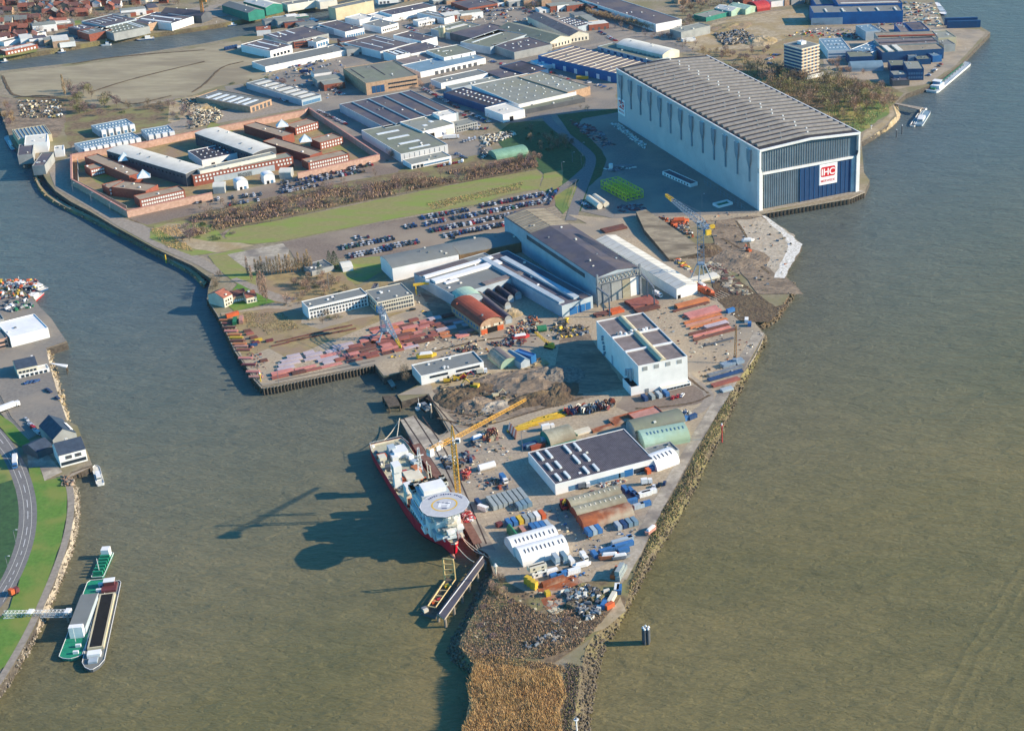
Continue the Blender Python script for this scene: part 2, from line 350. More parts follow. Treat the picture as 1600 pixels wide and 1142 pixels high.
# ================================================================ WATER AND LAND
WL = -5.0
wm = MB(); wm.face([(-9000, -2000, WL), (9000, -2000, WL), (9000, 14000, WL), (-9000, 14000, WL)], 'water')
o = ob('water', wm); o['kind'] = 'structure'
LA = """z 700,-22 650,-2 600,13 523,24 493,36 429,46 380,56 320,68 242,80 130,97 0,111 -300,155 -300,184 -60,176 0,173 10,200 18,222 30,236
 58,250 66,270 74.5,284.6 86.6,298.7 110,315 141,331 181,355 241.6,388 300,415 330,436 325,452 324,466 340,491 354,519 368,549 386,573 398,593 409,605
 430,602 584,569 599,590 643,577 656,600 620.4,617 627.5,627 662,618 668,616 701,674.6 682,680.5 647.6,648.5 624.4,655.5 646.6,696.8 684.8,751 725,819
 748,858 762,864 772,900 759,925 737,965 724,990 718,1008 741,1034 742.5,1050 736,1075 730,1112 726,1142 720,1190 885,1190 893,1142 900,1100 908,1050 915,1010
 930,990 955,970 975,945 995.5,881.6 1033,799 1041.5,787 1102,680.5 1140,610 1171,570 1196,522.5 1178,503 1196,500 1215,488 1237,454 1237,441 1225.6,430
 1234,410 1253,382 1228,358 1191.5,337.8 1188,334 1328,310 1351,300 1359,282 1350,270 1346,222 1362,213 1385,197.5 1401,180 1396,165 1415,147.5 1435,140 1455,133
 1500,100 1547.5,51 1532,42 1477,42 1460,2 1455,-20 1440,-150 1500,-280 1100,-280 800,-60"""
polyobj('ground', WP(LA), 0, 'ground', skirt=-7, skk='quaywall')
LB = "z -300,140 0,89 60,81 145,66 242,52 300,44 350,36 405,26 471,14 510,2 560,-12 700,-50 1040,-290 -1500,-290 -1500,140"
polyobj('ground', WP(LB), 0, 'ground', skirt=-7, skk='bankstone')
LC = """z -200,440 0,448 30,452 53.6,466 62.8,481 76.6,495 105.7,535 72,545.6 82.7,591.6 104,656 121,665 144,726 112,737 104,745 112,760 117,798 107,850 84,912 52,985 18,1046 -4,1078 -40,1110 -300,1300"""
polyobj('ground', WP(LC), 0, 'ground', skirt=-7, skk='quaywall')
def bank(name, top, bot, k, zt=-.15, zb=-6.2, jit=1.0):
    """sloping bank between a traced top line and a traced waterline"""
    A = smooth(WP(top, 0), 2); Bq = smooth(WP(bot, WL), 2)
    def res(P, n):
        L = [0]
        for i in range(len(P)-1): L.append(L[-1]+(P[i+1]-P[i]).length)
        out = []
        for t in range(n+1):
            s = L[-1]*t/n; i = 0
            while i < len(L)-2 and L[i+1] < s: i += 1
            out.append(P[i].lerp(P[i+1], (s-L[i])/max(1e-6, L[i+1]-L[i])))
        return out
    n = max(8, int(sum((A[i+1]-A[i]).length for i in range(len(A)-1))/2.2)); A = res(A, n); Bq = res(Bq, n)
    m = MB(); R = 7; rows = []
    for i in range(n+1):
        r = []
        for j in range(R+1):
            t = j/R; p = A[i].lerp(Bq[i], t*1.12); q = Vector((p.x, p.y, 0))
            z = zt+(zb-zt)*t*1.12
            if 0 < j < R+1: z += pnoise(q*.35)*.9; p = p+Vector((pnoise(q*.5+Vector((9, 0, 0))), pnoise(q*.5+Vector((0, 9, 0))), 0))*jit
            if j == 0: z = zt
            r.append((p.x, p.y, z))
        rows.append(r)
    for i in range(n):
        for j in range(R): m.face([rows[i][j], rows[i][j+1], rows[i+1][j+1], rows[i+1][j]], k)
    o = ob(name, m); o['kind'] = 'structure'; return rows
ROCKM = []
def rockverts(rnd, r):
    vs = []
    for d in ((1, 0, 0), (-1, 0, 0), (0, 1, 0), (0, -1, 0), (0, 0, 1), (0, 0, -.6), (.6, .6, .5), (-.6, .6, .4), (.6, -.6, .4), (-.6, -.6, .5)):
        vs.append(Vector(d)*r*rnd.uniform(.65, 1.2))
    return vs
_bm = bmesh.new(); bmesh.ops.create_icosphere(_bm, subdivisions=1, radius=1); ICO = ([tuple(v.co) for v in _bm.verts], [tuple(v.index for v in f.verts) for f in _bm.faces]); _bm.free()
def rocks(m, p, r, k, rnd):
    b = len(m.v); s = (rnd.uniform(.7, 1.3), rnd.uniform(.6, 1.1), rnd.uniform(.5, .9)); a = rnd.uniform(0, 6.3); c, n = cos(a), sin(a); i = m.mi(k)
    for v in ICO[0]:
        q = rnd.uniform(.75, 1.15); x, y, z = v[0]*s[0]*q*r, v[1]*s[1]*q*r, v[2]*s[2]*q*r; m.v.append((p[0]+x*c-y*n, p[1]+x*n+y*c, p[2]+z))
    for f in ICO[1]: m.f.append(tuple(b+j for j in f)); m.m.append(i)
def riprap(name, rows, n, rmin, rmax, ks, label, seed=1):
    rnd = random.Random(seed); m = MB()
    for _ in range(n):
        i = rnd.randrange(len(rows)); j = min(7, int(rnd.triangular(0, 8, 6))); p = rows[i][j]
        rocks(m, (p[0]+rnd.uniform(-1, 1), p[1]+rnd.uniform(-1, 1), p[2]+.1), rnd.uniform(rmin, rmax), rnd.choice(ks), rnd)
    o = ob(name, m); tag(o, label, 'rocks', None, 'stuff')
r1 = bank('river_bank', "z 1196,522.5 1171,570 1140,610 1102,680.5 1041.5,787 1033,799 995.5,881.6 975,945 955,970 930,990", "z 1199,533 1178,572 1150,632 1119,709 1066,815 1040,849 1008,902 980,953 967,984 950,1003", 'bankstone')
riprap('bank_rocks', r1, 1900, .25, .95, ['rock', 'bankstone', 'timber', 'bankstone'], 'grey stones and driftwood on the steep east river bank of the yard', 3)
r2 = bank('river_bank', "z 930,990 915,1010 908,1050 900,1100 893,1142 885,1190", "z 950,1003 943,1035 935,1065 928,1105 922,1142 916,1190", 'bankstone')
riprap('bank_rocks', r2, 1700, .25, .9, ['bankstone', 'rock', 'timber'], 'dark rubble slope along the right side of the reed bed', 4)
r3 = bank('river_bank', "z 772,900 759,925 737,965 724,990 718,1008 741,1034 742.5,1050", "z 757,894 746,915 728,955 706,990 695,1013 704,1034 740,1052", 'bankstone')
riprap('bank_rocks', r3, 1300, .25, .95, ['bankstone', 'rock', 'timber'], 'dark rocks on the left shore of the brown scrub headland', 5)
r4 = bank('river_bank', "z 1346,222 1362,213 1385,197.5 1401,180 1396,165", "z 1349,226 1372,214 1396,198 1412,180 1403,163", 'sand')
r5 = bank('river_bank', "z 104,745 112,760 117,798 107,850 84,912 52,985 18,1046 -4,1078 -40,1110", "z 116,752 125,768 126,800 116,856 93,918 60,990 25,1053 3,1085 -30,1118", 'concrete', jit=.2)
riprap('bank_rocks', r5, 1200, .3, .8, ['rock', 'concrete'], 'pale stone edging between the left grass dyke and the river', 6)
r6 = bank('river_bank', "z 72,545.6 82.7,591.6 104,656", "z 80,548 94,600 109,658", 'concrete')
riprap('bank_rocks', r6, 260, .5, 1.3, ['rock', 'sand'], 'tan boulders below the grey parking quay on the left', 7)
r7 = bank('river_bank', "z 1178,503 1196,500 1215,488 1237,454 1237,441", "z 1182,518 1203,512 1222,494 1243,458 1241,441", 'mud')
riprap('bank_rocks', r7, 400, .4, 1.3, ['rock', 'timber'], 'rubble and dark debris at the foot of the slipway', 8)
# breakwater beside the prison moat
BWo = "z 50,262 52,275 58,297 80,319 141,347 191,373 262,411 300,432 318,452"
BWi = "z 57,261 60,275 66,294 87,313 147,341 197,366 267,404 306,424 325,444"
bw = MB(); Ao = smooth(WP(BWo, WL), 2); Ai = smooth(WP(BWi, WL), 2); rnd = random.Random(5)
n_ = len(Ao)
for i in range(n_-1):
    c0 = (Ao[i]+Ai[i])/2; c1 = (Ao[i+1]+Ai[i+1])/2; z0 = WL+2.2
    t0 = [(Ao[i]+c0)/2+Vector((0, 0, 2.2)), (Ai[i]+c0)/2+Vector((0, 0, 2.2))]; t1 = [(Ao[i+1]+c1)/2+Vector((0, 0, 2.2)), (Ai[i+1]+c1)/2+Vector((0, 0, 2.2))]
    dn = Vector((0, 0, -1.5))
    bw.face([Ao[i]+dn, Ao[i+1]+dn, t1[0], t0[0]], 'bankstone'); bw.face([t0[0], t1[0], t1[1], t0[1]], 'sand'); bw.face([t0[1], t1[1], Ai[i+1]+dn, Ai[i]+dn], 'bankstone')
    for _ in range(9):
        q = Ao[i].lerp(Ao[i+1], rnd.random()).lerp(Ai[i].lerp(Ai[i+1], .5), rnd.random()); rocks(bw, (q.x, q.y, WL+rnd.uniform(.6, 2.2)), rnd.uniform(.5, 1.2), rnd.choice(['rock', 'bankstone', 'sand']), rnd)
tag(ob('breakwater', bw), None, None, None, 'structure')
# ---- surface patches (ground colours only)
patch('ground_field', "z 0,116 130,101 242,85 320,73 374,64 389,78 408,88 425,119 386,129 346,134 300,149 200,162 150,166 120,150 22,152 3,122", 'field', 2.5)
patch('ground', "z -60,160 0,150 22,156 100,158 106,190 90,215 40,222 18,215 8,195 0,171 -60,173", 'dirt', 2)
patch('ground', "z 22,153 110,150 150,168 200,170 262,158 300,150 340,170 300,196 230,205 110,232 100,205 104,170", 'scrub', 2)
patch('ground', "z 265,160 310,148 345,172 352,182 300,200 262,190", 'sand', 2)
patch('path', "z 330,172 430,150 500,138 560,150 620,150 600,160 480,168 380,186 240,210 112,238 112,228 230,205", 'pathway', 1)
patch('asphalt_yard', "z 425,119 500,80 620,60 760,70 960,110 965,170 860,185 800,190 760,180 720,210 770,230 760,255 700,265 600,280 592,246 480,172 430,160 360,150 350,135 400,130", 'asphalt', 2)
patch('asphalt_yard', "z 523,26 600,16 700,0 900,-20 1060,40 1110,50 1080,80 960,100 820,90 600,70 480,60 500,40", 'asphalt', 2)
patch('ground', "z 1060,62 1120,35 1210,18 1262,12 1262,45 1230,60 1190,75 1120,80 1075,76", 'sand', 3)
patch('ground', "z 1080,80 1190,75 1230,62 1300,50 1340,60 1300,75 1230,115 1140,95", 'heath', 3)
patch('quay_yard', "z 1262,45 1400,38 1400,10 1455,4 1474,44 1530,46 1540,52 1494,102 1450,131 1400,140 1380,128 1290,118 1280,60", 'slabs', 1)
patch('ground', "z 1130,96 1230,118 1300,120 1380,130 1412,146 1394,166 1340,208 1200,150", 'scrub', 2)
patch('grass', "z 1290,170 1330,150 1385,160 1392,175 1350,205 1338,210", 'grass', 2)
patch('path', "z 1346,220 1362,211 1382,197 1398,180 1394,166 1389,166 1390,178 1375,193 1350,207", 'sand', .3)
for s_ in ("c 150,640 420,560 820,470 1300,360", "c 0,260 260,230 560,200 820,150 1000,170", "c 600,880 380,690 260,640 150,610", "c 1240,560 1589,760", "b 900,330 1130,480 1180,560", "b 600,410 1250,330 1320,300", "c 420,180 560,380 620,420", "d 0,380 300,320 480,260 860,350", "d 0,230 200,200 420,260", "b 640,850 1150,740 1250,700"): strip('road', s_, 8, 'pathway')
# prison grounds, verge and hedge belt
patch('grass', "z 112,241 232,217 320,202 475,170 592,241 465,275 330,302 198,336 113,285", 'heath', .5)
patch('grass', "z 125,260 160,250 200,290 180,300 150,285", 'drygrass', .5)
patch('grass', "z 500,205 520,215 545,240 520,232", 'drygrass', .5)
patch('grass', "z 330,190 365,205 345,215 320,205", 'grass', .5)
patch('ground', "z 200,345 330,318 460,288 600,262 770,240 840,245 848,262 780,277 620,302 440,342 360,358 300,385 255,362", 'scrub', 2.5)
patch('ground', "z 198,340 335,306 470,277 600,250 640,255 620,270 500,292 360,322 230,352", 'carpark', 1)
patch('road', "z 74,262 110,245 113,290 195,342 225,352 262,372 330,412 355,420 340,432 300,410 241,385 181,352 141,326 87,294", 'pathway', .5)
patch('grass', "z 360,358 423,347 620,307 740,283 838,266 848,274 842,296 790,305 749,319 600,345 441,377 397,382 362,379 350,370", 'drygrass', 1)
patch('grass', "z 350,372 396,383 362,392 300,400 232,372 240,352 290,345 330,352", 'drygrass', 1.5)
patch('ground', "z 244,356 262,350 282,350 300,372 330,378 380,380 398,384 340,395 300,388", 'sand', 1)
patch('grass', "z 325,400 372,390 436,400 400,430 400,470 378,450 345,425", 'drygrass', 1)
patch('ground', "z 355,398 455,378 450,400 465,425 470,440 410,425 390,425", 'concrete', .4)
patch('car_park', "z 441,379 600,347 749,322 856,301 884,298 866,322 822,334 812,346 804,372 700,384 597,404 545,410 540,402 500,412 468,418 455,395", 'carpark', .8)
patch('grass', "z 500,418 560,404 600,400 596,425 560,445 500,440", 'drygrass', 1)
patch('ground', "z 400,440 470,410 530,425 560,450 600,430 610,445 480,470 470,478 420,470", 'heath', 2)
patch('lawn', "z 348,470 375,440 405,460 430,472 366,487", 'lawn', .6)
patch('path', "z 360,437 370,434 440,462 466,466 450,475 420,468", 'pathway', .5)
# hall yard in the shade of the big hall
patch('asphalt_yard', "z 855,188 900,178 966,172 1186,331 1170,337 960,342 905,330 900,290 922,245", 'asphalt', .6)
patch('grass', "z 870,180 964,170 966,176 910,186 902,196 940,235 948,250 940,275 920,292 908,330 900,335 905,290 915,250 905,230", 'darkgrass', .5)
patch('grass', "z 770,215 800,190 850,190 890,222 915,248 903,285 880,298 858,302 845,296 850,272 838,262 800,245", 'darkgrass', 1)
patch('grass', "z 866,303 902,290 892,322 880,335 868,322", 'grass', .5)
patch('grass', "z 850,272 880,266 878,290 862,300 842,298", 'drygrass', .8)
strip('road', "z 852,178 858,192 896,221 920,240 925,252 913,285 900,318 892,345", 9, 'road')
strip('road', "z 850,182 800,192 760,188 700,200", 8, 'road')
strip('road', "z 918,262 895,283 872,300 850,312", 7, 'road')
patch('concrete_apron', "z 888,336 960,342 1060,338 1186,333 1193,338 1160,342 1010,352 960,350 980,372 960,366 940,360", 'yard', .5)
# shipyard floor
patch('yard', "z 345,490 420,478 480,470 600,450 700,420 800,380 880,350 960,350 1000,352 1100,440 1180,505 1194,524 1168,570 1100,680 1036,792 1000,870 970,915 900,925 820,930 780,900 762,866 750,858 727,819 690,756 650,697 626,657 646,650 690,684 704,674 670,616 620,618 658,602 645,577 600,588 586,570 430,600 410,603 398,590 370,548", 'yard', .3)
patch('slab_quay', "z 647,650 626,657 648,696 690,756 727,819 750,857 775,860 740,800 700,720 690,690", 'concrete', .3)
patch('slab_yard', "z 700,690 800,665 880,770 960,780 1030,760 1000,860 900,900 840,860 770,850 740,800", 'slabs', .6)
patch('ground', "z 345,492 420,482 478,486 470,505 500,515 560,498 640,485 600,500 450,560 420,545 380,560", 'heath', 1)
patch('ground', "G -150,400 0,330 400,260 900,120 1000,260 1100,350 1280,480 700,600 300,820 100,760 -60,600 -160,420", 'dirt', 2)
patch('ground', "G -170,240 50,330 450,230 900,110 980,180 500,270 150,380 -160,430", 'sand', 1)
patch('ground', "G 60,420 300,430 520,400 450,470 300,520 200,640 60,560 -100,500", 'mud', 2)
patch('ground', "G 30,760 600,620 1250,480 1500,470 1000,600 620,690 150,800", 'dirt', 1)
patch('ground', "l 60,640 230,540 275,640 500,960 180,1000 20,880", 'dirt', 1)
patch('asphalt_yard', "l 480,1010 880,930 1030,960 1060,1020 960,1060 560,1130 420,1080", 'carpark', 2)
patch('ground', "k 380,610 480,590 640,720 560,780 450,700", 'dirt', 1)
patch('ground', "k 380,380 560,440 830,700 640,720 480,560", 'dirt', .8)
patch('ground', "i 960,640 1180,605 1290,610 1530,800 1410,1010 1480,1060 1560,1142 1250,1142 1100,950 980,850 930,740", 'dirt', 1.5)
patch('ground', "i 1100,640 1270,612 1490,730 1530,800 1400,1010 1280,940 1180,800", 'landfill', 3)
patch('shingle_beach', "i 1275,603 1300,603 1555,800 1430,1030 1360,1030 1400,940 1465,805 1400,720", 'foamstone', 1.6)
patch('ground', "l 1060,250 1240,250 1480,420 1560,400 1440,520 1250,520 1100,380", 'mud', 1)
strip('road', "l 640,640 760,740 930,900 1060,990 1020,1080 900,1142", 6, 'pathway', jit=.3)
strip('road', "z 1186,520 1150,585 1090,682 1032,782 1012,822 990,865 968,905", 7, 'concrete', jit=.2)
for s_ in ("z 1192,520 1156,583 1097,682 1038,786", "z 1190,518 1154,581 1095,680 1036,783"): strip('crane_rail', s_, .7, 'rail', z=.22)
for s_ in ("z 647,650 690,716 752,857", "z 660,651 703,712 760,850", "m 540,190 780,480", "m 350,365 640,800", "z 430,596 586,564", "z 432,588 580,556"): strip('crane_rail', s_, .8, 'rail', z=.25)
strip('quay_edge', "z 650,694 688,750 729,817 747,850", 4.5, 'quayrust')
for s_ in ("m 640,190 700,150 740,200 720,235 660,225", "m 730,230 790,200 810,260 780,290 740,270", "m 850,260 930,235 950,280 900,340 860,300", "E 460,570 530,535 570,580 500,597"): patch('pond', s_, 'pond', .8)
for s_ in ("a 20,590 60,690 110,755 450,760", "b 0,720 110,650 220,520 400,480", "a 110,760 350,740 480,770", "a 700,720 1000,620 1589,480", "a 560,500 900,440 1589,390", "a 850,740 990,830 1330,745"): strip('dirt_track', s_, 2.4, 'mud', jit=.8)
for s_ in ("l 630,660 800,800 960,930 1040,990", "l 560,1090 760,1080 960,1050 1050,1000", "G -100,700 300,800 800,640 1300,500", "G 0,640 400,700 900,540 1300,470", "k 500,840 900,740 1300,720", "i 1100,640 1180,760 1200,900 1330,1000", "i 1000,760 1130,830 1290,930", "E 0,700 200,980 300,1142"): strip('tyre_track', s_, 1.8, 'mud', jit=.9)
# headland
patch('ground', "z 772,900 759,925 737,965 724,990 718,1008 741,1034 790,1040 850,1046 905,1010 930,990 955,970 975,945 985,915 940,905 830,930", 'scrub', 1)
patch('ground', "o 780,530 880,480 1020,470 1080,520 1000,560 960,640 860,700 800,600", 'rust', 1.5)
patch('path', "o 1300,600 1330,690 1200,800 1000,870 800,930 560,960 540,940 800,900 1000,840 1180,760", 'sand', 1)
patch('ground', "z 742,1040 880,1050 885,1190 718,1190 736,1075", 'heath', 1)
# left bank
patch('quay_yard', "z -20,460 50,466 64,482 80,498 104,534 72,545 82,590 104,656 80,668 40,690 0,645 -40,600", 'asphalt', .3)
patch('lawn', "z -60,620 0,648 22,664 48,692 42,706 20,690 0,668 -60,640", 'lawn', .4)
patch('lawn', "z 45,732 62,730 70,752 98,745 104,760 105,800 95,850 72,915 42,985 10,1040 -60,1090 -60,1060 -20,990 15,950 40,880 52,800", 'lawn', .4)
patch('grass', "z -60,700 10,712 30,760 32,820 18,880 -10,930 -60,950", 'grass', .4)
patch('grass', "z -10,760 20,750 31,790 28,840 8,900 -30,930 -20,860", 'darkgrass', .6)
strip('road', "z -60,640 -20,665 12,700 34,745 45,790 42,840 25,890 0,935 -40,980", 9, 'road')
strip('road_marking', "z -60,640 -20,665 12,700 34,745 45,790 42,840 25,890 0,935 -40,980", .22, 'white', dash=3)
strip('road_marking', "z -60,629 -18,655 17,694 40,742 51,790 48,842 30,893 5,941", .18, 'roofwhite')
strip('road_marking', "z -60,652 -24,675 7,706 28,748 39,790 36,838 20,887 -6,930", .18, 'roofwhite')
strip('path', "z 102,748 110,762 112,798 103,848 80,910 48,982 14,1042 -6,1072", 3.5, 'pathway')
patch('ground', "z 42,706 66,700 98,738 70,752 62,730 45,732", 'concrete', .2)
# north-west bank
patch('quay_yard', "z 0,80 60,78 145,63 160,50 320,30 420,18 480,8 520,-5 400,0 250,20 130,45 60,62 0,68", 'pathway', 1)
patch('grass', "z 0,92 56,82 60,76 0,84", 'grass', .4)
patch('grass', "a 430,190 620,160 640,190 480,230", 'grass', 1)

# wake of a passing vessel: low ridges on the water, lower right
def wake(s, n, gap, h, wd):
    P = smooth(WP(s, WL), 2)
    for k in range(n):
        m = MB(); off = k*gap; R_ = []
        for i, p in enumerate(P):
            a = P[max(0, i-1)]; b = P[min(len(P)-1, i+1)]; d = (b-a).normalized(); nn = Vector((-d.y, d.x, 0)); R_.append([(p+nn*(off+q*wd+pnoise(p*.05+Vector((k*5, 0, 0)))*2)+Vector((0, 0, hh*h*(1-k/n*.6)))) for q, hh in ((-1, -.1), (-.5, .4), (0, 1), (.5, .4), (1, -.1))])
        for i in range(len(P)-1):
            for j in range(4): m.face([R_[i][j], R_[i+1][j], R_[i+1][j+1], R_[i][j+1]], 'water')
        o = ob('wake', m)
        for f in o.data.polygons: f.use_smooth = True
        o['kind'] = 'structure'
wake("z 1640,820 1560,940 1500,1030 1440,1160", 3, 7, .15, 2.6)
# ================================================================ BUILDINGS
def frame(s, h, D=None, z0=0):
    P = pts(s)
    if D is None: A, B, C = [W(p, h+z0) for p in P]
    else: B, C = [W(p, h+z0) for p in P[-2:]]; A = None
    ex = (C-B).normalized(); ey = Vector((-ex.y, ex.x, 0)); L = (C-B).length
    if D is None: D = max(2.0, (A-B).dot(ey))
    c = B+ex*L/2+ey*D/2
    return Vector((c.x, c.y, z0)), math.atan2(ex.y, ex.x), L, D
def roof_z(rt, x, y, L, D, h, rise, ax):
    if rt in ('flat', 'shed'): return h
    t = abs(y)/(D/2) if ax == 'x' else abs(x)/(L/2)
    t = min(1, t)
    if rt == 'gable': return h+rise*(1-t)
    return h+rise*math.sqrt(max(0, 1-t*t)) if rt == 'barrel' else h+rise*(1-t*t)
def bld(s, h, label, name='warehouse', cat='warehouse', wall='whitewall', roof='roofgrey', rt='flat', rise=2.0, ax='x', D=None, par=.6, z0=0, sk=(), win=(), door=(), vents=3, vk='white', group=None, over=.25, seed=None, dome=None, ribs=None, fascia=None, base=None):
    loc, rz, L, D = frame(s, h, D, z0)
    T = empty(name, label, cat, loc, rz, group)
    rnd = random.Random(seed if seed is not None else int(L*100+D*37))
    m = MB(); hx, hy = L/2, D/2
    if rt == 'flat':
        m.prism([(-hx, -hy), (hx, -hy), (hx, hy), (-hx, hy)], -.4, h-par, wall)
        t = .35
        for (x, y, sx, sy) in ((0, -hy+t/2, L, t), (0, hy-t/2, L, t), (-hx+t/2, 0, t, D-2*t), (hx-t/2, 0, t, D-2*t)): m.box(x, y, h-par+.001, sx, sy, par, wall)
        ob('wall', m, T)
        r = MB(); r.box(0, 0, h-par+.01, L-2*t-.02, D-2*t-.02, .12, roof); ob('roof', r, T); zr = lambda x, y: h-par+.13
    else:
        prof = []
        n = 2 if rt == 'gable' else 12
        W2 = hy if ax == 'x' else hx; Ln = L if ax == 'x' else D
        for i in range(n+1):
            u = -W2+2*W2*i/n
            if rt == 'barrel': u = -W2*cos(pi*i/n)
            x, y = (0, u) if ax == 'x' else (u, 0)
            prof.append((u, roof_z(rt, x, y, L, D, h, rise, ax)))
        def pt(u, along, z): return (along, u, z) if ax == 'x' else (u, along, z)
        H = Ln/2
        for sgn in (-1, 1):
            m.face([pt(-W2, sgn*H, -.4), pt(W2, sgn*H, -.4)]+[pt(u, sgn*H, z) for u, z in reversed(prof)], wall)
        for sgn in (-1, 1):
            if h > .3: m.face([pt(sgn*W2, -H, -.4), pt(sgn*W2, H, -.4), pt(sgn*W2, H, prof[0][1]), pt(sgn*W2, -H, prof[0][1])], wall)
        ob('wall', m, T)
        r = MB(); H2 = H+over; th = .22
        for i in range(n):
            (u0, z_0), (u1, z_1) = prof[i], prof[i+1]
            r.face([pt(u0, -H2, z_0+th), pt(u0, H2, z_0+th), pt(u1, H2, z_1+th), pt(u1, -H2, z_1+th)], roof)
            for sg in (-1, 1): r.face([pt(u0, sg*H2, z_0+.01), pt(u1, sg*H2, z_1+.01), pt(u1, sg*H2, z_1+th), pt(u0, sg*H2, z_0+th)], fascia or roof)
        for sg, (u, z) in ((-1, prof[0]), (1, prof[-1])): r.face([pt(u, -H2, z-.1), pt(u, H2, z-.1), pt(u, H2, z+th), pt(u, -H2, z+th)], fascia or roof)
        ob('roof', r, T); zr = lambda x, y: roof_z(rt, x, y, L, D, h, rise, ax)+th
    # skylight strips: (u0,v0,u1,v1,mat[,height])
    for q in sk:
        u0, v0, u1, v1, k = q[:5]; hh = q[5] if len(q) > 5 else .25
        x0, x1, y0, y1 = -hx+u0*L, -hx+u1*L, -hy+v0*D, -hy+v1*D
        g = MB(); N = 6 if rt in ('barrel', 'arch') else 2
        N1, N2 = (N, 1) if ax == 'y' else (1, N)
        if rt == 'flat': N1 = N2 = 1
        for i in range(N1):
            for j in range(N2):
                a0, a1 = x0+(x1-x0)*i/N1, x0+(x1-x0)*(i+1)/N1; b0, b1 = y0+(y1-y0)*j/N2, y0+(y1-y0)*(j+1)/N2
                c = [(a0, b0), (a1, b0), (a1, b1), (a0, b1)]; top = [(x, y, zr(x, y)+hh) for x, y in c]; lo = [(x, y, zr(x, y)-.05) for x, y in c]
                g.face(top, k)
                for e in range(4): g.face([lo[e], lo[(e+1) % 4], top[(e+1) % 4], top[e]], k)
        ob('skylight', g, T)
    if ribs:                                    # (count, axis, height, mat, width)
        n, a, hh, k, wd = ribs; g = MB()
        for i in range(n):
            t = (i+.5)/n
            if a == 'y': g.box(-hx+t*L, 0, zr(-hx+t*L, 0), wd, D-1.2, hh, k)
            else:
                y = -hy+t*D; g.box(0, y, zr(0, y), L-1.2, wd, hh, k)
        ob('roof_ribs', g, T)
    if dome:                                    # rows, cols, size
        n1, n2, sz, u0, v0, u1, v1 = dome
        for i in range(n1):
            for j in range(n2):
                x = -hx+L*(u0+(u1-u0)*(i+.5)/n1); y = -hy+D*(v0+(v1-v0)*(j+.5)/n2)
                ob('roof_dome', boxmesh(sz, sz, .5, 'skylight'), T, (x, y, zr(x, y)))
    # windows: (face,cols,rows,z0,dz,w,h,u0,u1,mat)
    def place(face, u, z, wd, hh, k, nm, pr=.08):
        if face in 'fb':
            sg = -1 if face == 'f' else 1; return ob(nm, boxmesh(wd, .16, hh, k), T, (-hx+u*L, sg*(hy+pr), z))
        sg = -1 if face == 'l' else 1; return ob(nm, boxmesh(.16, wd, hh, k), T, (sg*(hx+pr), -hy+u*D, z))
    for (fc, nc, nr, zz, dz, wd, hh, u0, u1, k) in win:
        for i in range(nc):
            for j in range(nr): place(fc, u0+(u1-u0)*(i+.5)/nc, zz+j*dz, wd, hh, k, 'window')
    for (fc, u, wd, hh, k) in door: place(fc, u, 0, wd, hh, k, 'door', .09)
    for _ in range(vents):
        x, y = rnd.uniform(-hx*.85, hx*.85), rnd.uniform(-hy*.8, hy*.8); a = rnd.uniform(.8, 1.8)
        ob('vent', boxmesh(round(a, 1), round(rnd.uniform(.8, 1.6), 1), round(rnd.uniform(.5, 1.1), 1), rnd.choice([vk, 'steel', 'roofwhite'])), T, (x, y, zr(x, y)-.02))
    T['dims'] = 0; del T['dims']
    return T, L, D
def strips(n, k, u0=.05, u1=.95, v0=.1, v1=.9, frac=.3, ax='x', hh=.25):
    """n parallel bands running along y (ax='x' spreads them along x)"""
    o = []
    for i in range(n):
        t = (i+.5)/n; f = frac/n/2
        if ax == 'x': o.append((u0+(u1-u0)*(t-f), v0, u0+(u1-u0)*(t+f), v1, k, hh))
        else: o.append((u0, v0+(v1-v0)*(t-f), u1, v0+(v1-v0)*(t+f), k, hh))
    return o
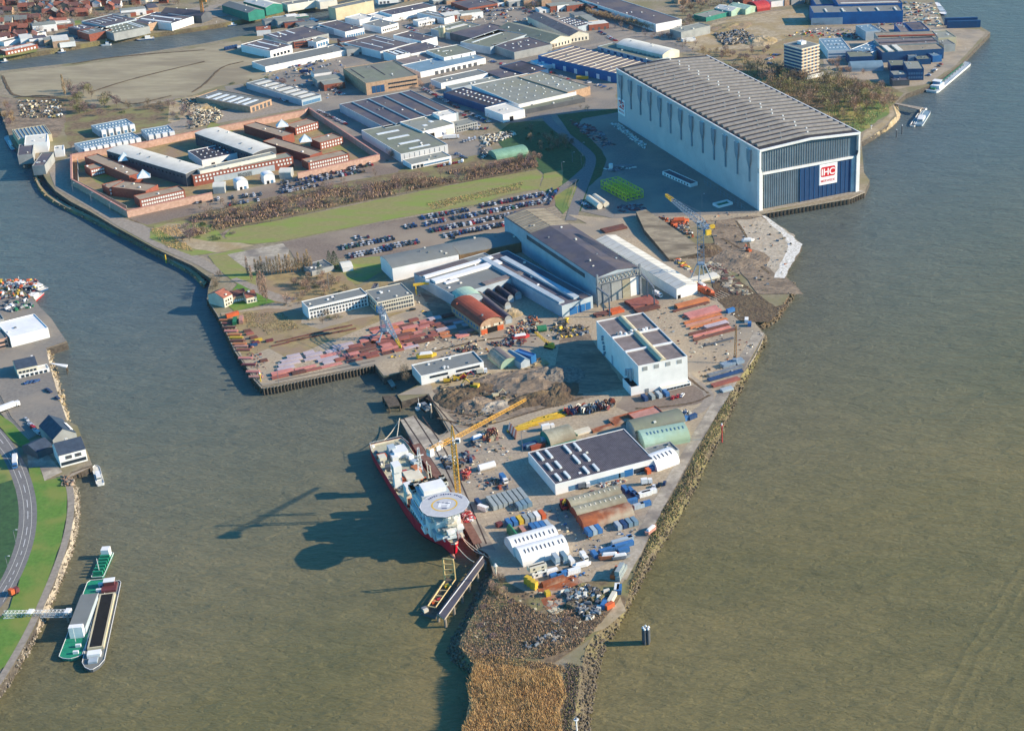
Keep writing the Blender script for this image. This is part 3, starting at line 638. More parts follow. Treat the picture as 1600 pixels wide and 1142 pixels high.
# ---------------------------------------------------------------- the big covered hall
def hall():
    A, B, C = WP("z 966,190 1187,330 1347,303")
    ey = (A-B).normalized(); ex = Vector((ey.y, -ey.x, 0)); L = 93.0; D = 269.0; h = 50.0
    c = B+ex*L/2+ey*D/2; rz = math.atan2(ex.y, ex.x)
    T = empty('shipbuilding_hall', 'huge white covered building hall with ribbed grey roof and blue doors on the river', 'hall', c, rz)
    hx, hy = L/2, D/2
    def rz_(x): return h+2.6*(1-abs(x)/hx)
    m = MB(); N = 16; prof = [(-hx+L*i/N, rz_(-hx+L*i/N)) for i in range(N+1)]
    fy = -hy+3.0
    m.face([(-hx, -hy, -.5), (-hx, hy, -.5), (-hx, hy, h), (-hx, -hy, h)], 'whitewall')
    m.face([(hx, -hy, -.5), (hx, hy, -.5), (hx, hy, h), (hx, -hy, h)], 'greywall')
    m.face([(-hx, hy, -.5), (hx, hy, -.5)]+[(x, hy, z) for x, z in reversed(prof)], 'whitewall')
    m.face([(-hx, fy, h*.56), (hx, fy, h*.56)]+[(x, fy, z) for x, z in reversed(prof)], 'doorgrey')
    ob('wall', m, T)
    r = MB()
    for i in range(N):
        (x0, z0), (x1, z1) = prof[i], prof[i+1]; r.face([(x0, -hy, z0+.2), (x1, -hy, z1+.2), (x1, hy, z1+.2), (x0, hy, z0+.2)], 'hallroof')
    ob('roof', r, T)
    g = MB()                                                 # white roof edging
    for i in range(N):
        (x0, z0), (x1, z1) = prof[i], prof[i+1]
        g.face([(x0, -hy-.2, z0-1.2), (x1, -hy-.2, z1-1.2), (x1, -hy-.2, z1+.6), (x0, -hy-.2, z0+.6)], 'white'); g.face([(x0, -hy-.2, z0+.6), (x1, -hy-.2, z1+.6), (x1, -hy+1, z1+.6), (x0, -hy+1, z0+.6)], 'white')
        g.face([(x0, -hy+3.1, z0-1.2), (x1, -hy+3.1, z1-1.2), (x1, -hy-.2, z1-1.2), (x0, -hy-.2, z0-1.2)], 'white')
    g.box(-hx-.1, 0, h-.2, .9, D, .8, 'white'); g.box(hx+.1, 0, h-.2, .9, D, .8, 'white')
    ob('roof_edge', g, T)
    n = 27                                                   # rounded roof ribs across the hall
    for k in range(n):
        y = -hy+6+(D-12)*(k+.5)/n; g = MB(); rr = 2.1; K = 6
        xs = [-hx+3+(L-6)*i/14 for i in range(15)]
        rows = [[(x, y+rr*cos(pi*j/K), rz_(x)+.2+rr*.85*sin(pi*j/K)) for j in range(K+1)] for x in xs]
        for i in range(14):
            for j in range(K): g.face([rows[i][j], rows[i+1][j], rows[i+1][j+1], rows[i][j+1]], 'hallrib')
        g.face(rows[0], 'hallrib'); g.face(rows[-1][::-1], 'hallrib')
        rb = ob('roof_rib', g, T)
        for q in (.3, .56): 
            x = -hx+L*(q+.05*((k % 2)-.5)); ob('vent', boxmesh(1.1, 1.0, .9, 'white' if q > .5 else 'steel'), rb, (x, y, rz_(x)+.2+rr*.8))
    # side pilasters and drain hoods on the long white wall
    for k in range(13):
        y = hy-10-(D-26)*k/12; g = MB(); x = -hx
        g.face([(x-1.6, y-3, h-3), (x-1.6, y+3, h-3), (x-1.6, y+2.8, h-12), (x-1.0, y+1, h-18), (x-1.0, y-1, h-18), (x-1.6, y-2.8, h-12)], 'bluegrey')
        g.face([(x, y-2.4, h-3), (x-1.6, y-2.4, h-3), (x-1.6, y-2.4, h-12), (x, y-1, h-18)], 'palebluewall'); g.face([(x, y+2.4, h-3), (x-1.6, y+2.4, h-3), (x-1.6, y+2.4, h-12), (x, y+1, h-18)], 'palebluewall')
        g.face([(x, y-2.4, h-3), (x, y+2.4, h-3), (x-1.6, y+2.4, h-3), (x-1.6, y-2.4, h-3)], 'white')
        g.box(x-.5, y, h-30, 1.0, 1.6, 12, 'bluegrey'); ob('wall_hood', g, T)
        ob('lamp', boxmesh(.8, .8, .8, 'white'), T, (x-1.8, y+2.6, h-3))
    for sg in (-1, 1):                                       # bent corner pilasters
        g = MB()
        g.box(sg*(hx-1.2), -hy+1.5, 0, 3.2, 3.2, h*.62, 'white'); g.box(sg*(hx-.6), -hy+1.5, h*.7, 1.6, 3, h*.3, 'white')
        g.face([(sg*(hx-2.6), -hy, h*.62), (sg*(hx+.4), -hy, h*.62), (sg*(hx+.4), -hy, h*.7), (sg*(hx-1.2), -hy, h*.7)], 'white')
        ob('pilaster', g, T)
    for q in range(36): ob('cladding_rib', boxmesh(.3, .3, round(h*.38, 1), 'steel'), T, (-hx+4+(L-14)*q/35, fy-.2, h*.6))
    zt = h*.60
    spans = [(-hx+5, -hx+38, 'doorgrey', fy-.2), (-hx+38, -hx+56, 'doorblue', fy-.9), (-hx+55.5, hx-7, 'doorblue', fy-.3), (hx-7, hx-3, 'palebluewall', fy-1)]
    for a, b_, k, y in spans:
        d = MB(); d.box((a+b_)/2, y, .3, b_-a, .6, zt-1.5, k); dd = ob('door', d, T)
        nn = int((b_-a)/(2 if k == 'doorgrey' else 4))
        for q in range(nn+1): ob('door_rib', boxmesh(.25, .4, round(zt-1.6, 1), 'steel' if k == 'doorgrey' else 'bluewall'), dd, (a+(b_-a)*q/nn*.98+.3, y-.42, .3))
    g = MB(); g.box(0, fy-.9, zt-1, L-8, 1.6, 1.8, 'white'); ob('door_beam', g, T)
    g = MB(); g.box(0, -hy-.2, -1.0, L+8, 5, 1.2, 'quayedge'); ob('door_sill', g, T)
    # sign on the doors
    def sign(loc, rotz, sw, par):
        sroot = MB(); sroot.box(0, 0, 0, sw, .2, sw*1.0, 'signwhite'); s_ = ob('sign', sroot, par, loc, rotz)
        g = MB(); a, b_, t = sw*.39, sw*.24, sw*.07; cz = sw*.62
        def rr(w2, h2, r):
            o = []
            for cx, cz_, a0 in ((w2-r, h2-r, 0), (-w2+r, h2-r, 90), (-w2+r, -h2+r, 180), (w2-r, -h2+r, 270)):
                for q in range(5): g_ = radians(a0+q*22.5); o.append((cx+r*cos(g_), cz+cz_+r*sin(g_)))
            return o
        g.face([(x, -.16, z) for x, z in rr(a, b_, sw*.09)], 'signred'); ob('logo', g, s_)
        for body, size, z, k, y, bold in (('IHC', sw*.44, cz-sw*.155, 'signwhite', -.2, .03*sw), ('MERWEDE', sw*.165, sw*.13, 'signred', -.17, .006*sw)):
            cu = bpy.data.curves.new('lettering', 'FONT'); cu.body = body; cu.size = size; cu.align_x = 'CENTER'; cu.offset = bold*.35
            tmp = bpy.data.objects.new('lettering', cu); COL.objects.link(tmp); bpy.context.view_layer.update()
            me = bpy.data.meshes.new_from_object(tmp.evaluated_get(bpy.context.evaluated_depsgraph_get())); bpy.data.objects.remove(tmp)
            me.materials.clear(); me.materials.append(MATS[k])
            to = ob('lettering', me, s_, (0, y, z)); to.rotation_euler = (radians(90), 0, 0)
    sign((-hx+.69*L, fy-1.2, zt-19), 0, 17.5, T)
    sign((-hx-.3, hy-9, 9), -pi/2, 15, T)
    return T
hall()
B_ = bld
# ---------------------------------------------------------------- shipyard buildings
B_("s 70,235 260,450 1445,205", 10.2, 'long white shed with plain grey roof beside the packed staff car park', wall='white', roof='roofgrey', rt='arch', rise=2.2, vents=5, vk='roofgrey')
B_("h 500,895 590,985 1165,868", 8.2, 'grey roofed shed with brown timber front joined to the white shed', wall='brown', roof='roofgrey', rt='arch', rise=2, vents=4, vk='roofgrey')
# assembly hall with beige far roof
def assembly():
    T, L, D = B_("z 813.5,332.9 931.3,434.6 997.8,418", 20, 'tall assembly hall with dark roof, beige ribbed far end and open front girder', name='assembly_hall', cat='hall', wall='palebluewall', roof='roofdark', rt='gable', ax='y', rise=2.4, vents=9,
        sk=[(.02, .70, .49, .99, 'rooftan', .15), (.51, .70, .98, .99, 'rooftan', .15)])
    hx, hy = L/2, D/2
    for i in range(9):
        y = -hy+D*(.71+.28*(i+.5)/9)
        g = MB(); g.bar((-hx+.5, y, 20.5), (0, y, 22.9), .35, 'rooftan'); g.bar((0, y, 22.9), (hx-.5, y, 20.5), .35, 'rooftan'); ob('roof_rib', g, T)
    g = MB(); g.box(-hx-.15, -hy*.15, 14.5, .3, D*.62, 3, 'darkwall'); ob('window_band', g, T)
    g = MB(); g.box(0, 0, 0, L-3, .4, 14.6, 'steel'); ob('front_wall', g, T, (0, -hy-.4, 0))
    for x, wd, k in ((-.30, 6, 'steel'), (-.05, 8, 'greywall'), (.18, 6, 'quonset'), (.38, 7, 'white')): ob('door', boxmesh(wd, .3, 14, k), T, (x*L, -hy-.8, 0))
    g = MB()
    for zz in (15.2, 19.6): g.box(0, -hy-1.6, zz, L, .7, .7, 'steel')
    n = 22
    for i in range(n):
        x0 = -hx+L*i/n; x1 = x0+L/n; g.bar((x0, -hy-1.6, 15.5 if i % 2 else 19.8), (x1, -hy-1.6, 19.8 if i % 2 else 15.5), .22, 'concrete')
    ob('girder', g, T)
    for x in (-hx, hx): ob('column', boxmesh(1.3, 1.3, 23, 'steel'), T, (x, -hy-1.6, 0))
assembly()
def crane_track(sA, sB, zt, label):
    """open gantry rails carried on steel posts"""
    a = W(pts(sA)[0], zt); b = W(pts(sB)[0], zt); c = a.lerp(b, 0); T = empty('crane_track', label, 'crane track', (c.x, c.y, 0))
    d = b-a; n = max(2, int(d.length/14)); g = MB(); g.bar((0, 0, zt), (d.x, d.y, zt), .7, 'steel'); ob('beam', g, T)
    for i in range(n+1): q = d*(i/n); ob('post', boxmesh(.9, .9, round(zt-.6, 1), 'steel'), T, (q.x, q.y, 0))
crane_track("l 305,290", "l 385,350", 15, 'left steel crane track leading out from the assembly hall front')
crane_track("l 590,190", "l 680,290", 15, 'right steel crane track leading out from the assembly hall front')
B_("z 789.4,392 877.8,478 926,463", 9, 'wide fabrication shed with two pale glazed roof strips and blue doors', wall='palebluewall', roof='roofdark', rt='flat', vents=7,
   sk=[(.03, .04, .2, .97, 'palebluewall', 1.6), (.5, .04, .68, .9, 'palebluewall', 1.6)], fascia='white', door=[('f', .36, 6, 5.5, 'bluewall'), ('f', .62, 6, 5.5, 'bluewall'), ('f', .84, 4, 5.5, 'bluewall')])
B_("k 440,198 640,408 1195,240", 8.6, 'workshop block with white framed roof bands behind the green barrel roof', name='workshop', wall='palebluewall', roof='roofgrey', vents=6,
   sk=[(.02, .74, .98, .80, 'white', 1.5), (.03, .50, .97, .62, 'white', 1.8), (.12, .40, .30, .46, 'white', .8), (.45, .02, .99, .12, 'roofbrown', 1.2), (.0, .86, .7, .98, 'roofdark', .5)])
# barrel sheds
B_("k 690,465 845,648 1028,598", 6.5, 'brick fronted barrel shed under a rusty red curved roof', name='barrel_shed', cat='shed', wall='tanbrick', roof='rustred', rt='barrel', rise=4.6, ax='y', vents=2, vk='rustred', over=.6,
   win=[('f', 3, 1, 4.4, 1, 3, 1.6, .08, .4, 'cream'), ('f', 3, 1, 4.4, 1, 3, 1.6, .6, .92, 'cream'), ('l', 9, 1, 3.2, 1, 2.4, 1.8, .05, .95, 'glassblue')], door=[('f', .5, 7.5, 4.2, 'darkhole'), ('f', .16, 4.5, 3.6, 'orange'), ('f', .84, 4.5, 3.6, 'orange')])
B_("k 638,405 688,462 866,418", 6.6, 'pale green curved roof section directly behind the rusty red barrel shed', name='barrel_shed', cat='shed', wall='palebluewall', roof='palegreen', rt='barrel', rise=4.4, ax='y', vents=0)
for i, (a, lab) in enumerate((("k 832,378 1035,600 1095,585", 'longest of the four dark grey tunnel sheds, against the red barrel shed'), ("k 893,352 1035,492 1085,478", 'second dark tunnel shed from the red barrel shed, beside rubble'),
      ("k 955,335 1058,437 1108,424", 'third dark tunnel shed from the red barrel shed, short one'), ("k 1015,322 1112,412 1168,398", 'right hand dark tunnel shed with light open end'))):
    B_(a, 3.2, lab, name='tunnel_shed', cat='shed', wall='greywall', roof='roofblack' if i else 'roofdark', rt='barrel', rise=3, ax='y', vents=0, group='dark tunnel sheds', door=[('f', .5, 4.2, 3.2, 'palebluewall')])
# big white paint hall
def painthall():
    T, L, D = B_("z 925,503 997,572 1074,556.3", 19.5, 'tall white box hall with brown roof and long tan roof duct', name='paint_hall', cat='hall', wall='white', roof='roofbrown', vents=2, par=.9,
      door=[('f', .16, 2.5, 3, 'steel'), ('f', .93, 1.6, 1.6, 'darkhole'), ('l', .62, 2.6, 7, 'palebluewall')], win=[('f', 4, 1, 15.6, 1, 3.2, 2.6, .02, .95, 'greywall')])
    hx, hy = L/2, D/2
    g = MB(); K = 8; x0 = .02*L
    for j in range(K):
        a0, a1 = pi*j/K, pi*(j+1)/K
        g.face([(x0+2.4*cos(a0), -hy+1, 18.7+2*sin(a0)), (x0+2.4*cos(a0), hy-1, 18.7+2*sin(a0)), (x0+2.4*cos(a1), hy-1, 18.7+2*sin(a1)), (x0+2.4*cos(a1), -hy+1, 18.7+2*sin(a1))], 'tan')
    g.face([(x0+2.4*cos(pi*j/K), -hy+1, 18.7+2*sin(pi*j/K)) for j in range(K+1)], 'tan'); ob('roof_duct', g, T)
    for fy in (.31, .62): g = MB(); g.box(0, -hy+D*fy, 18.7, L-1, 1.4, 1.1, 'white'); ob('roof_wall', g, T)
    rnd = random.Random(2)
    for i in range(10): g = MB(); g.cyl(-hx*.7+i*L*.075, hy*.28+rnd.uniform(-1.5, 1.5), 18.7, .9, 2.2, 'white' if i % 3 else 'steel'); ob('fan', g, T)
    g = MB(); g.box(-hx-2.6, -hy+7, 0, 5.2, 14, 6, 'white'); g.box(-hx-2.6, -hy+7, 6.01, 4.4, 13.2, .05, 'darkhole'); ob('annex', g, T)
    for i in range(3): g = MB(); g.cyl(-hx-1.6, -hy+9+i*4, 6, .9, 8-2*i, 'palebluewall'); ob('silo', g, T)
    for i in range(7): g = MB(); g.box(-hx-.7, hy-14+rnd.uniform(-2, 2), 1+i*2, 1.2, 1.2, 1.2, 'bluegrey'); ob('wall_pipe', g, T)
painthall()
B_("l 735,958 925,912", 2.6, 'low long white canopy shed against the tall white box hall', D=5, name='canopy_shed', cat='shed', wall='white', roof='roofwhite', vents=0, win=[('f', 8, 1, .6, 1, 2, 1.3, .03, .97, 'glass')])
B_("k 320,940 385,1030 872,920", 6.6, 'white flat roofed office by the jetty with two dark window bands', name='office', cat='office', wall='white', roof='roofgrey', vents=9, par=.8,
   win=[('f', 9, 1, 3.6, 1, 1.5, 1.5, .14, .42, 'glass'), ('f', 12, 1, 3.6, 1, 1.7, 1.5, .56, .93, 'glass'), ('f', 9, 1, .8, 1, 1.7, 1.3, .5, .95, 'glass')])
B_("j 800,402 1262,295", 9.0, 'long old brick office with a white upper floor beside the rough garden', name='office', cat='office', wall='white', roof='roofgrey', D=13, vents=6,
   win=[('f', 26, 1, 6.2, 1, 1.2, 1.2, .02, .98, 'glass'), ('f', 18, 1, 3.5, 1, 1.2, 1.7, .02, .98, 'darkwall'), ('f', 18, 1, .9, 1, 1.2, 1.7, .02, .98, 'darkwall')])
B_("k 45,460 328,398", 9.0, 'square brick office with flat grey roof facing the red steel stacks', name='office', cat='office', wall='cream', roof='roofgrey', D=24, vents=7,
   win=[('f', 16, 1, 7.0, 1, .9, 1.1, .02, .98, 'glass'), ('f', 14, 2, .9, 3, 1.2, 1.9, .02, .98, 'darkwall'), ('l', 7, 2, 2, 3, 1.6, 1.6, .05, .95, 'glass')])
B_("j 1262,300 1300,300", 7.5, 'narrow grey link roof between the two old offices', name='office_link', cat='office', D=20, wall='darkwall', roof='roofdark', vents=3)
B_("j 790,60 830,120 1000,75", 4, 'small grey roofed pavilion beside the tall dark conifer', name='pavilion', cat='building', wall='greywall', roof='roofgrey', vents=4)
B_("j 1045,50 1070,98 1150,85", 3, 'little white pitched cabin by the dark conifer', name='cabin', cat='cabin', wall='white', roof='roofwhite', rt='gable', rise=1.6, vents=0)
# harbour-master houses
B_("j 100,262 145,330 212,298", 7.0, 'cream two storey house with red hipped roof on the quay corner', name='house', cat='house', wall='cream', roof='redroof', rt='gable', rise=3, vents=1, win=[('f', 3, 2, 1, 2.8, 1.1, 1.4, .1, .9, 'glass')])
B_("j 212,322 320,300", 4.5, 'low brick wing with dark tiled roof between two houses', name='house', cat='house', D=9, wall='tanbrick', roof='rooftile', rt='gable', rise=3, vents=1, win=[('f', 6, 1, 1, 1, 1, 1.4, .05, .95, 'white')])
B_("j 322,330 402,312", 4.2, 'small house with orange red roof nearest the poplars', name='house', cat='house', D=10, wall='cream', roof='redroof', rt='gable', rise=3, vents=1, win=[('f', 3, 1, 1, 1, 1, 1.4, .1, .9, 'glass')])
# white slipway tent
T_, L_, D_ = B_("i 235,745 690,1108 832,1070", 7.6, 'long white tent hall with ribbed roof beside the slipway', name='tent_hall', cat='hall', wall='white', roof='roofwhite', rt='gable', ax='y', rise=1.8, vents=0, door=[('f', .12, 2.4, 2.8, 'darkhole')])
for i in range(16):
    y = -D_/2+D_*(i+.5)/16; g = MB(); g.bar((-L_/2, y, 7.85), (0, y, 9.65), .16, 'greywall'); g.bar((0, y, 9.65), (L_/2, y, 7.85), .16, 'greywall'); ob('roof_seam', g, T_)
# solar building
sk_ = []
for (u, v0, v1) in ((.06, .66, .98), (.15, .66, .98), (.34, .66, .98), (.44, .66, .98), (.06, .34, .62), (.15, .34, .62), (.34, .34, .62), (.44, .34, .62), (.06, .03, .3), (.15, .03, .3), (.34, .03, .3), (.44, .03, .3)):
    sk_.append((u, v0+.03, u+.024, v1-.05, 'skylight', 1.1))
B_("n 30,527 235,778 1000,580", 7, 'broad white workshop roofed with dark panels and white skylight boxes', name='workshop', wall='white', roof='solar', par=.5, sk=sk_, vents=4, ribs=(58, 'y', .12, 'roofbrown', .3), door=[('f', .74, 5, 4.4, 'bluewall'), ('f', .96, 3.5, 3.6, 'bluewall')],
   win=[('f', 10, 1, .6, 1, 4.4, 3, .14, .70, 'glassblue'), ('f', 4, 1, .6, 1, 3, 3, .80, .93, 'glass')])
B_("n 860,385 1245,290", 4.2, 'grey green barrel roofed shed, uppermost of the row by the river road', name='barrel_shed', cat='shed', D=14, wall='greywall', roof='roofolive', rt='barrel', rise=4.2, ax='x', vents=1)
B_("n 935,492 1282,428", 2.2, 'mint green corrugated barrel shed with roof windows beside the river road', name='barrel_shed', cat='shed', D=17, wall='palegreen', roof='palegreen', rt='barrel', rise=5.2, ax='x', vents=0,
   sk=[(t, .3, t+.02, .44, 'bluegrey', .25) for t in (.12, .2, .28, .36, .46, .56, .65, .74, .83, .92)])
B_("n 935,495 1000,562 1198,508", 4.6, 'low grey flat shed between the mint and white barrel sheds', name='shed', cat='shed', wall='greywall', roof='roofgrey', vents=3)
B_("n 1030,668 1200,606", 1.2, 'small white corrugated barrel shed with five dark roof slots', name='barrel_shed', cat='shed', D=14.5, wall='white', roof='white', rt='barrel', rise=5.6, ax='x', vents=0,
   sk=[(t, .22, t+.035, .42, 'darkwall', .2) for t in (.1, .26, .44, .62, .8)])
B_("n 885,300 1100,238", 4, 'dull red flat shed roof behind the grey green barrel shed', name='shed', cat='shed', D=14, wall='rustred', roof='salmon', vents=0)
B_("n 180,455 205,478 398,425", 2.0, 'green and cream quonset hut with teal end wall', name='quonset_hut', cat='shed', D=15, wall='teal', roof='quonset', rt='barrel', rise=5, ax='x', vents=0)
for i, (s_, lab, rf) in enumerate((("F 776,246 1221,126", 'upper pale grey quonset shed of the joined three', 'quonset'), ("F 828,323 1273,203", 'middle quonset shed of the joined three', 'quonset'), ("F 880,402 1325,282", 'lowest and rustiest quonset shed of the joined three', 'rust'))):
    B_(s_, .3, lab, name='quonset_hut', cat='shed', D=12.4, wall='rustred', roof=rf, rt='barrel', rise=5.6, ax='x', vents=0, group='three joined quonset sheds', sk=[(t_, .36, t_+.022, .5, 'cream', .15) for t_ in (.1, .2, .3, .4, .5, .6, .7, .8, .9)] if i < 2 else ())
for i, (s_, lab) in enumerate((("F 250,615 655,500", 'upper white barrel tent of the pair with roof windows'), ("F 330,705 738,590", 'lower white barrel tent of the pair next to stacked cabins'))):
    B_(s_, 1.2, lab, name='barrel_tent', cat='shed', D=14, wall='white', roof='white', rt='barrel', rise=6, ax='x', vents=0, group='pair of white barrel tents',
       sk=[(t, .2, t+.022, .36, 'darkwall', .15) for t in (.1, .18, .27, .36, .45, .54, .63, .72, .84, .92)])
B_("k 1005,965 1150,925", 1.4, 'short quonset hut with brown patched roof and pale green end', name='quonset_hut', cat='shed', D=19, wall='palegreen', roof='quonset', rt='barrel', rise=5, ax='y', vents=0, sk=[(.35, .0, .62, .98, 'roofbrown', .1)])
B_("k 1100,840 1160,930 1230,905", 4.5, 'blue grey pitched shed right of the short quonset hut', name='shed', cat='shed', wall='palebluewall', roof='bluegrey', rt='gable', ax='y', rise=2, vents=0)
B_("k 1200,790 1240,880 1278,860", 5.5, 'bright blue narrow shed at the edge of the dirt lot', name='shed', cat='shed', wall='bluewall', roof='contblue', vents=0)
B_("F 172,395 245,475 292,462", 1.4, 'dark green tunnel tent tucked behind the white barrel tents', name='tunnel_tent', cat='shed', wall='contgreen', roof='contgreen', rt='barrel', rise=3.4, ax='y', vents=0)
# gravel works far side etc: prison
def prison():
    wallz = 6
    WL_ = WP("f 550,205 555,395 985,640", wallz)+WP("g 150,500", wallz)
    WR_ = WP("g 820,350 1450,205", wallz)+WP("b 905,835", wallz)+WP("b 870,855 0,1022", wallz)+WP("f 1150,102 550,205", wallz)
    T = empty('prison_wall', 'high pink brick perimeter wall enclosing the red brick complex', 'wall', (WL_[0].x, WL_[0].y, 0))
    o = WL_[0]
    def seg(a, b):
        d = b-a; m = MB(); m.box(0, 0, 0, d.length+.8, 1.1, wallz-.3, 'pinkbrick'); m.box(0, 0, wallz-.3, d.length+.8, 1.5, .3, 'salmon'); c = (a+b)/2
        ob('wall_section', m, T, (c.x-o.x, c.y-o.y, 0), math.atan2(d.y, d.x))
    for P in (WL_, WR_):
        for i in range(len(P)-1): seg(P[i], P[i+1])
    inn = [W(p, 4) for p in pts("f 600,232 605,410 980,600")]
    m = MB()
    for i in range(2): m.box(*(((inn[i]+inn[i+1])/2).xy-o.xy), 0, (inn[i+1]-inn[i]).length, .3, 3.6, 'greywall', math.atan2((inn[i+1]-inn[i]).y, (inn[i+1]-inn[i]).x))
    ob('inner_fence', m, T)
prison()
WN = 'skylight'
B_("z 232.6,216 290,272.5 322,262", 11, 'left prison wing with long cream metal roof', name='prison_wing', cat='prison building', wall='darkwall', roof='roofwhite', rt='arch', ax='y', rise=1.2, vents=4, vk='steel', win=[('l', 20, 1, 7, 1, 2, 1.4, .03, .97, 'glass')])
B_("z 343.3,198.3 394.6,241.3 431,231", 11, 'right prison wing with long cream metal roof', name='prison_wing', cat='prison building', wall='darkwall', roof='roofwhite', rt='arch', ax='y', rise=1.2, vents=4, vk='steel', win=[('l', 20, 1, 7, 1, 2, 1.4, .03, .97, 'glass')])
B_("g 0,172 75,252 350,195", 7, 'dark flat roofed block between the two cream roofed prison wings', name='prison_block', cat='prison building', wall='white', roof='roofblack', dome=(5, 3, 1.2, .1, .1, .9, .9), vents=4, door=[('f', .3, 3, 3, 'darkhole'), ('f', .65, 3, 3, 'darkhole')])
B_("g 5,372 782,222", 9.5, 'long red brick prison front building with rows of square white windows', name='prison_building', cat='prison building', D=14, wall='brick', roof='rooflight', vents=6, vk='steel',
   win=[('f', 28, 1, 6.6, 1, 1.5, 1.6, .01, .99, WN), ('f', 5, 1, 3.6, 1, 1.5, 1.6, .01, .19, WN), ('f', 5, 1, 3.6, 1, 1.5, 1.6, .83, .99, WN)], door=[('f', .5, 52, 5.4, 'palebluewall'), ('f', .5, 12, 4, 'darkhole')] )
B_("g 60,335 650,205", 12, 'pale upper storey along the top of the prison front building', name='prison_attic', cat='prison building', D=9, wall='roofwhite', roof='rooflight', vents=4, vk='steel')
for s_, dd, lab, n in (("f 700,322 842,290", 9, 'left small brick cell wing at the back left of the prison', 8), ("f 840,468 998,430", 9, 'middle brick cell wing on the left side of the prison', 8), ("f 1082,558 1432,480", 9, 'long brick cell wing in the front left corner of the prison', 18),
      ("b 800,995 978,945", 12, 'brick cell wing at the back right of the prison', 9), ("b 992,1108 1168,1062", 12, 'middle brick cell wing on the right side of the prison', 8), ("g 902,272 1218,200", 9, 'long brick cell wing in the front right corner of the prison', 16)):
    B_(s_, 7, lab, name='cell_block', cat='prison building', D=dd+4, wall='brick', roof='prisonroof', vents=1, group='brick prison cell wings', win=[('f', n, 2, 1.2, 2.9, 1.4, 1.7, .03, .97, WN)])
for s_, lab in (("f 820,182 1000,372 1100,345", 'back left brown roofed spine block with a glass pyramid'), ("f 1010,385 1130,490 1225,440", 'front left brown roofed spine block of the prison'),
                ("b 542,930 700,1062 790,1035", 'back right brown roofed spine block of the prison'), ("g 690,60 915,215 1010,185", 'front right brown roofed spine block with a glass pyramid')):
    B_(s_, 8, lab, name='spine_block', cat='prison building', wall='brick', roof='prisonroof', vents=3, group='brown roofed spine blocks')
def pyramid(s, r, hh, zb, label):
    p = W(pts(s)[0], zb); T = empty('glass_pyramid', label, 'roof light', (p.x, p.y, zb), radians(20)); m = MB()
    for i, k in enumerate(('skylight', 'white', 'skylight', 'glassblue')):
        a0, a1 = pi/4+i*pi/2, pi/4+(i+1)*pi/2; m.face([(r*cos(a0), r*sin(a0), 0), (r*cos(a1), r*sin(a1), 0), (0, 0, hh)], k)
    ob('glazing', m, T); b = MB(); b.box(0, 0, -.2, r*1.5, r*1.5, .3, 'white'); ob('frame', b, T)
pyramid("f 968,240", 7, 6, 8.2, 'glass pyramid on the back left prison block'); pyramid("f 1115,375", 7, 6, 8.2, 'glass pyramid on the front left prison block')
pyramid("b 700,975", 7, 6, 8.2, 'glass pyramid on the back right prison block'); pyramid("b 880,1090", 7, 6, 8.2, 'glass pyramid on the front right prison block')
for s_, lab in (("g 345,430 432,412", 'left white gatehouse at the prison entrance'), ("g 555,382 640,366", 'right white gatehouse at the prison entrance')):
    B_(s_, 6.5, lab, name='gatehouse', cat='gatehouse', D=8, wall='white', roof='white', rt='barrel', rise=2, ax='y', vents=0, door=[('f', .35, 2, 2.6, 'darkhole'), ('f', .72, 2, 2.6, 'glassblue')], group='white gatehouses')
for s_, lab in (("g 160,465 250,460", 'left arched white canopy by the prison gate'), ("g 675,352 765,350", 'right arched white canopy by the prison gate')):
    B_(s_, 5.5, lab, name='gate_canopy', cat='canopy', D=11, wall='greywall', roof='roofwhite', rt='barrel', rise=2, ax='x', vents=0, group='arched gate canopies')
# blue roofed starter units north of the prison
for s_, n, lab in (("a 770,1018 1045,965", 5, 'row of blue grey roofed units with white bays behind the trees'), ("f 640,168 1092,78", 9, 'long row of blue roofed units with white bays along the prison wall'), ("a 1140,1055 1355,1020", 4, 'short row of blue roofed units with white bays near the prison corner')):
    T, L, D = B_(s_, 6, lab, name='unit_row', cat='building', D=22, wall='palebluewall', roof='bluegrey', vents=0, dome=(n*2, 2, 1.2, .05, .1, .95, .9), group='blue roofed unit rows')
    for i in range(n): g = MB(); g.box(0, 0, 0, 4, 3, 6.6, 'white'); g.box(0, -1.56, .4, 2.6, .1, 2.6, 'glassblue'); ob('bay', g, T, (-L/2+L*(i+.5)/n, -D/2-1.2, 0))
B_("f 135,130 135,215 252,203", 8, 'dark flat roofed office standing over the left water', name='office', cat='office', wall='greywall', roof='roofdark', vents=3, z0=0)
B_("f 248,200 248,295 345,290", 8, 'projecting dark roofed office wing at the water corner', name='office', cat='office', wall='greywall', roof='roofdark', vents=3)
B_("f 188,128 365,110", 9, 'white flat roofed box behind the dark office at the water', name='office', cat='office', D=26, wall='white', roof='roofwhite', vents=2)
B_("a 140,1080 400,1040", 7, 'greenish glass roofed hall at the far left shore', name='glasshouse', cat='building', D=32, wall='tan', roof='bluegrey', vents=0, ribs=(9, 'y', .5, 'tan', .6))
B_("f 420,178 495,170", 6, 'small white box building on the dyke road bend', name='building', cat='building', D=14, wall='white', roof='roofwhite', vents=2)
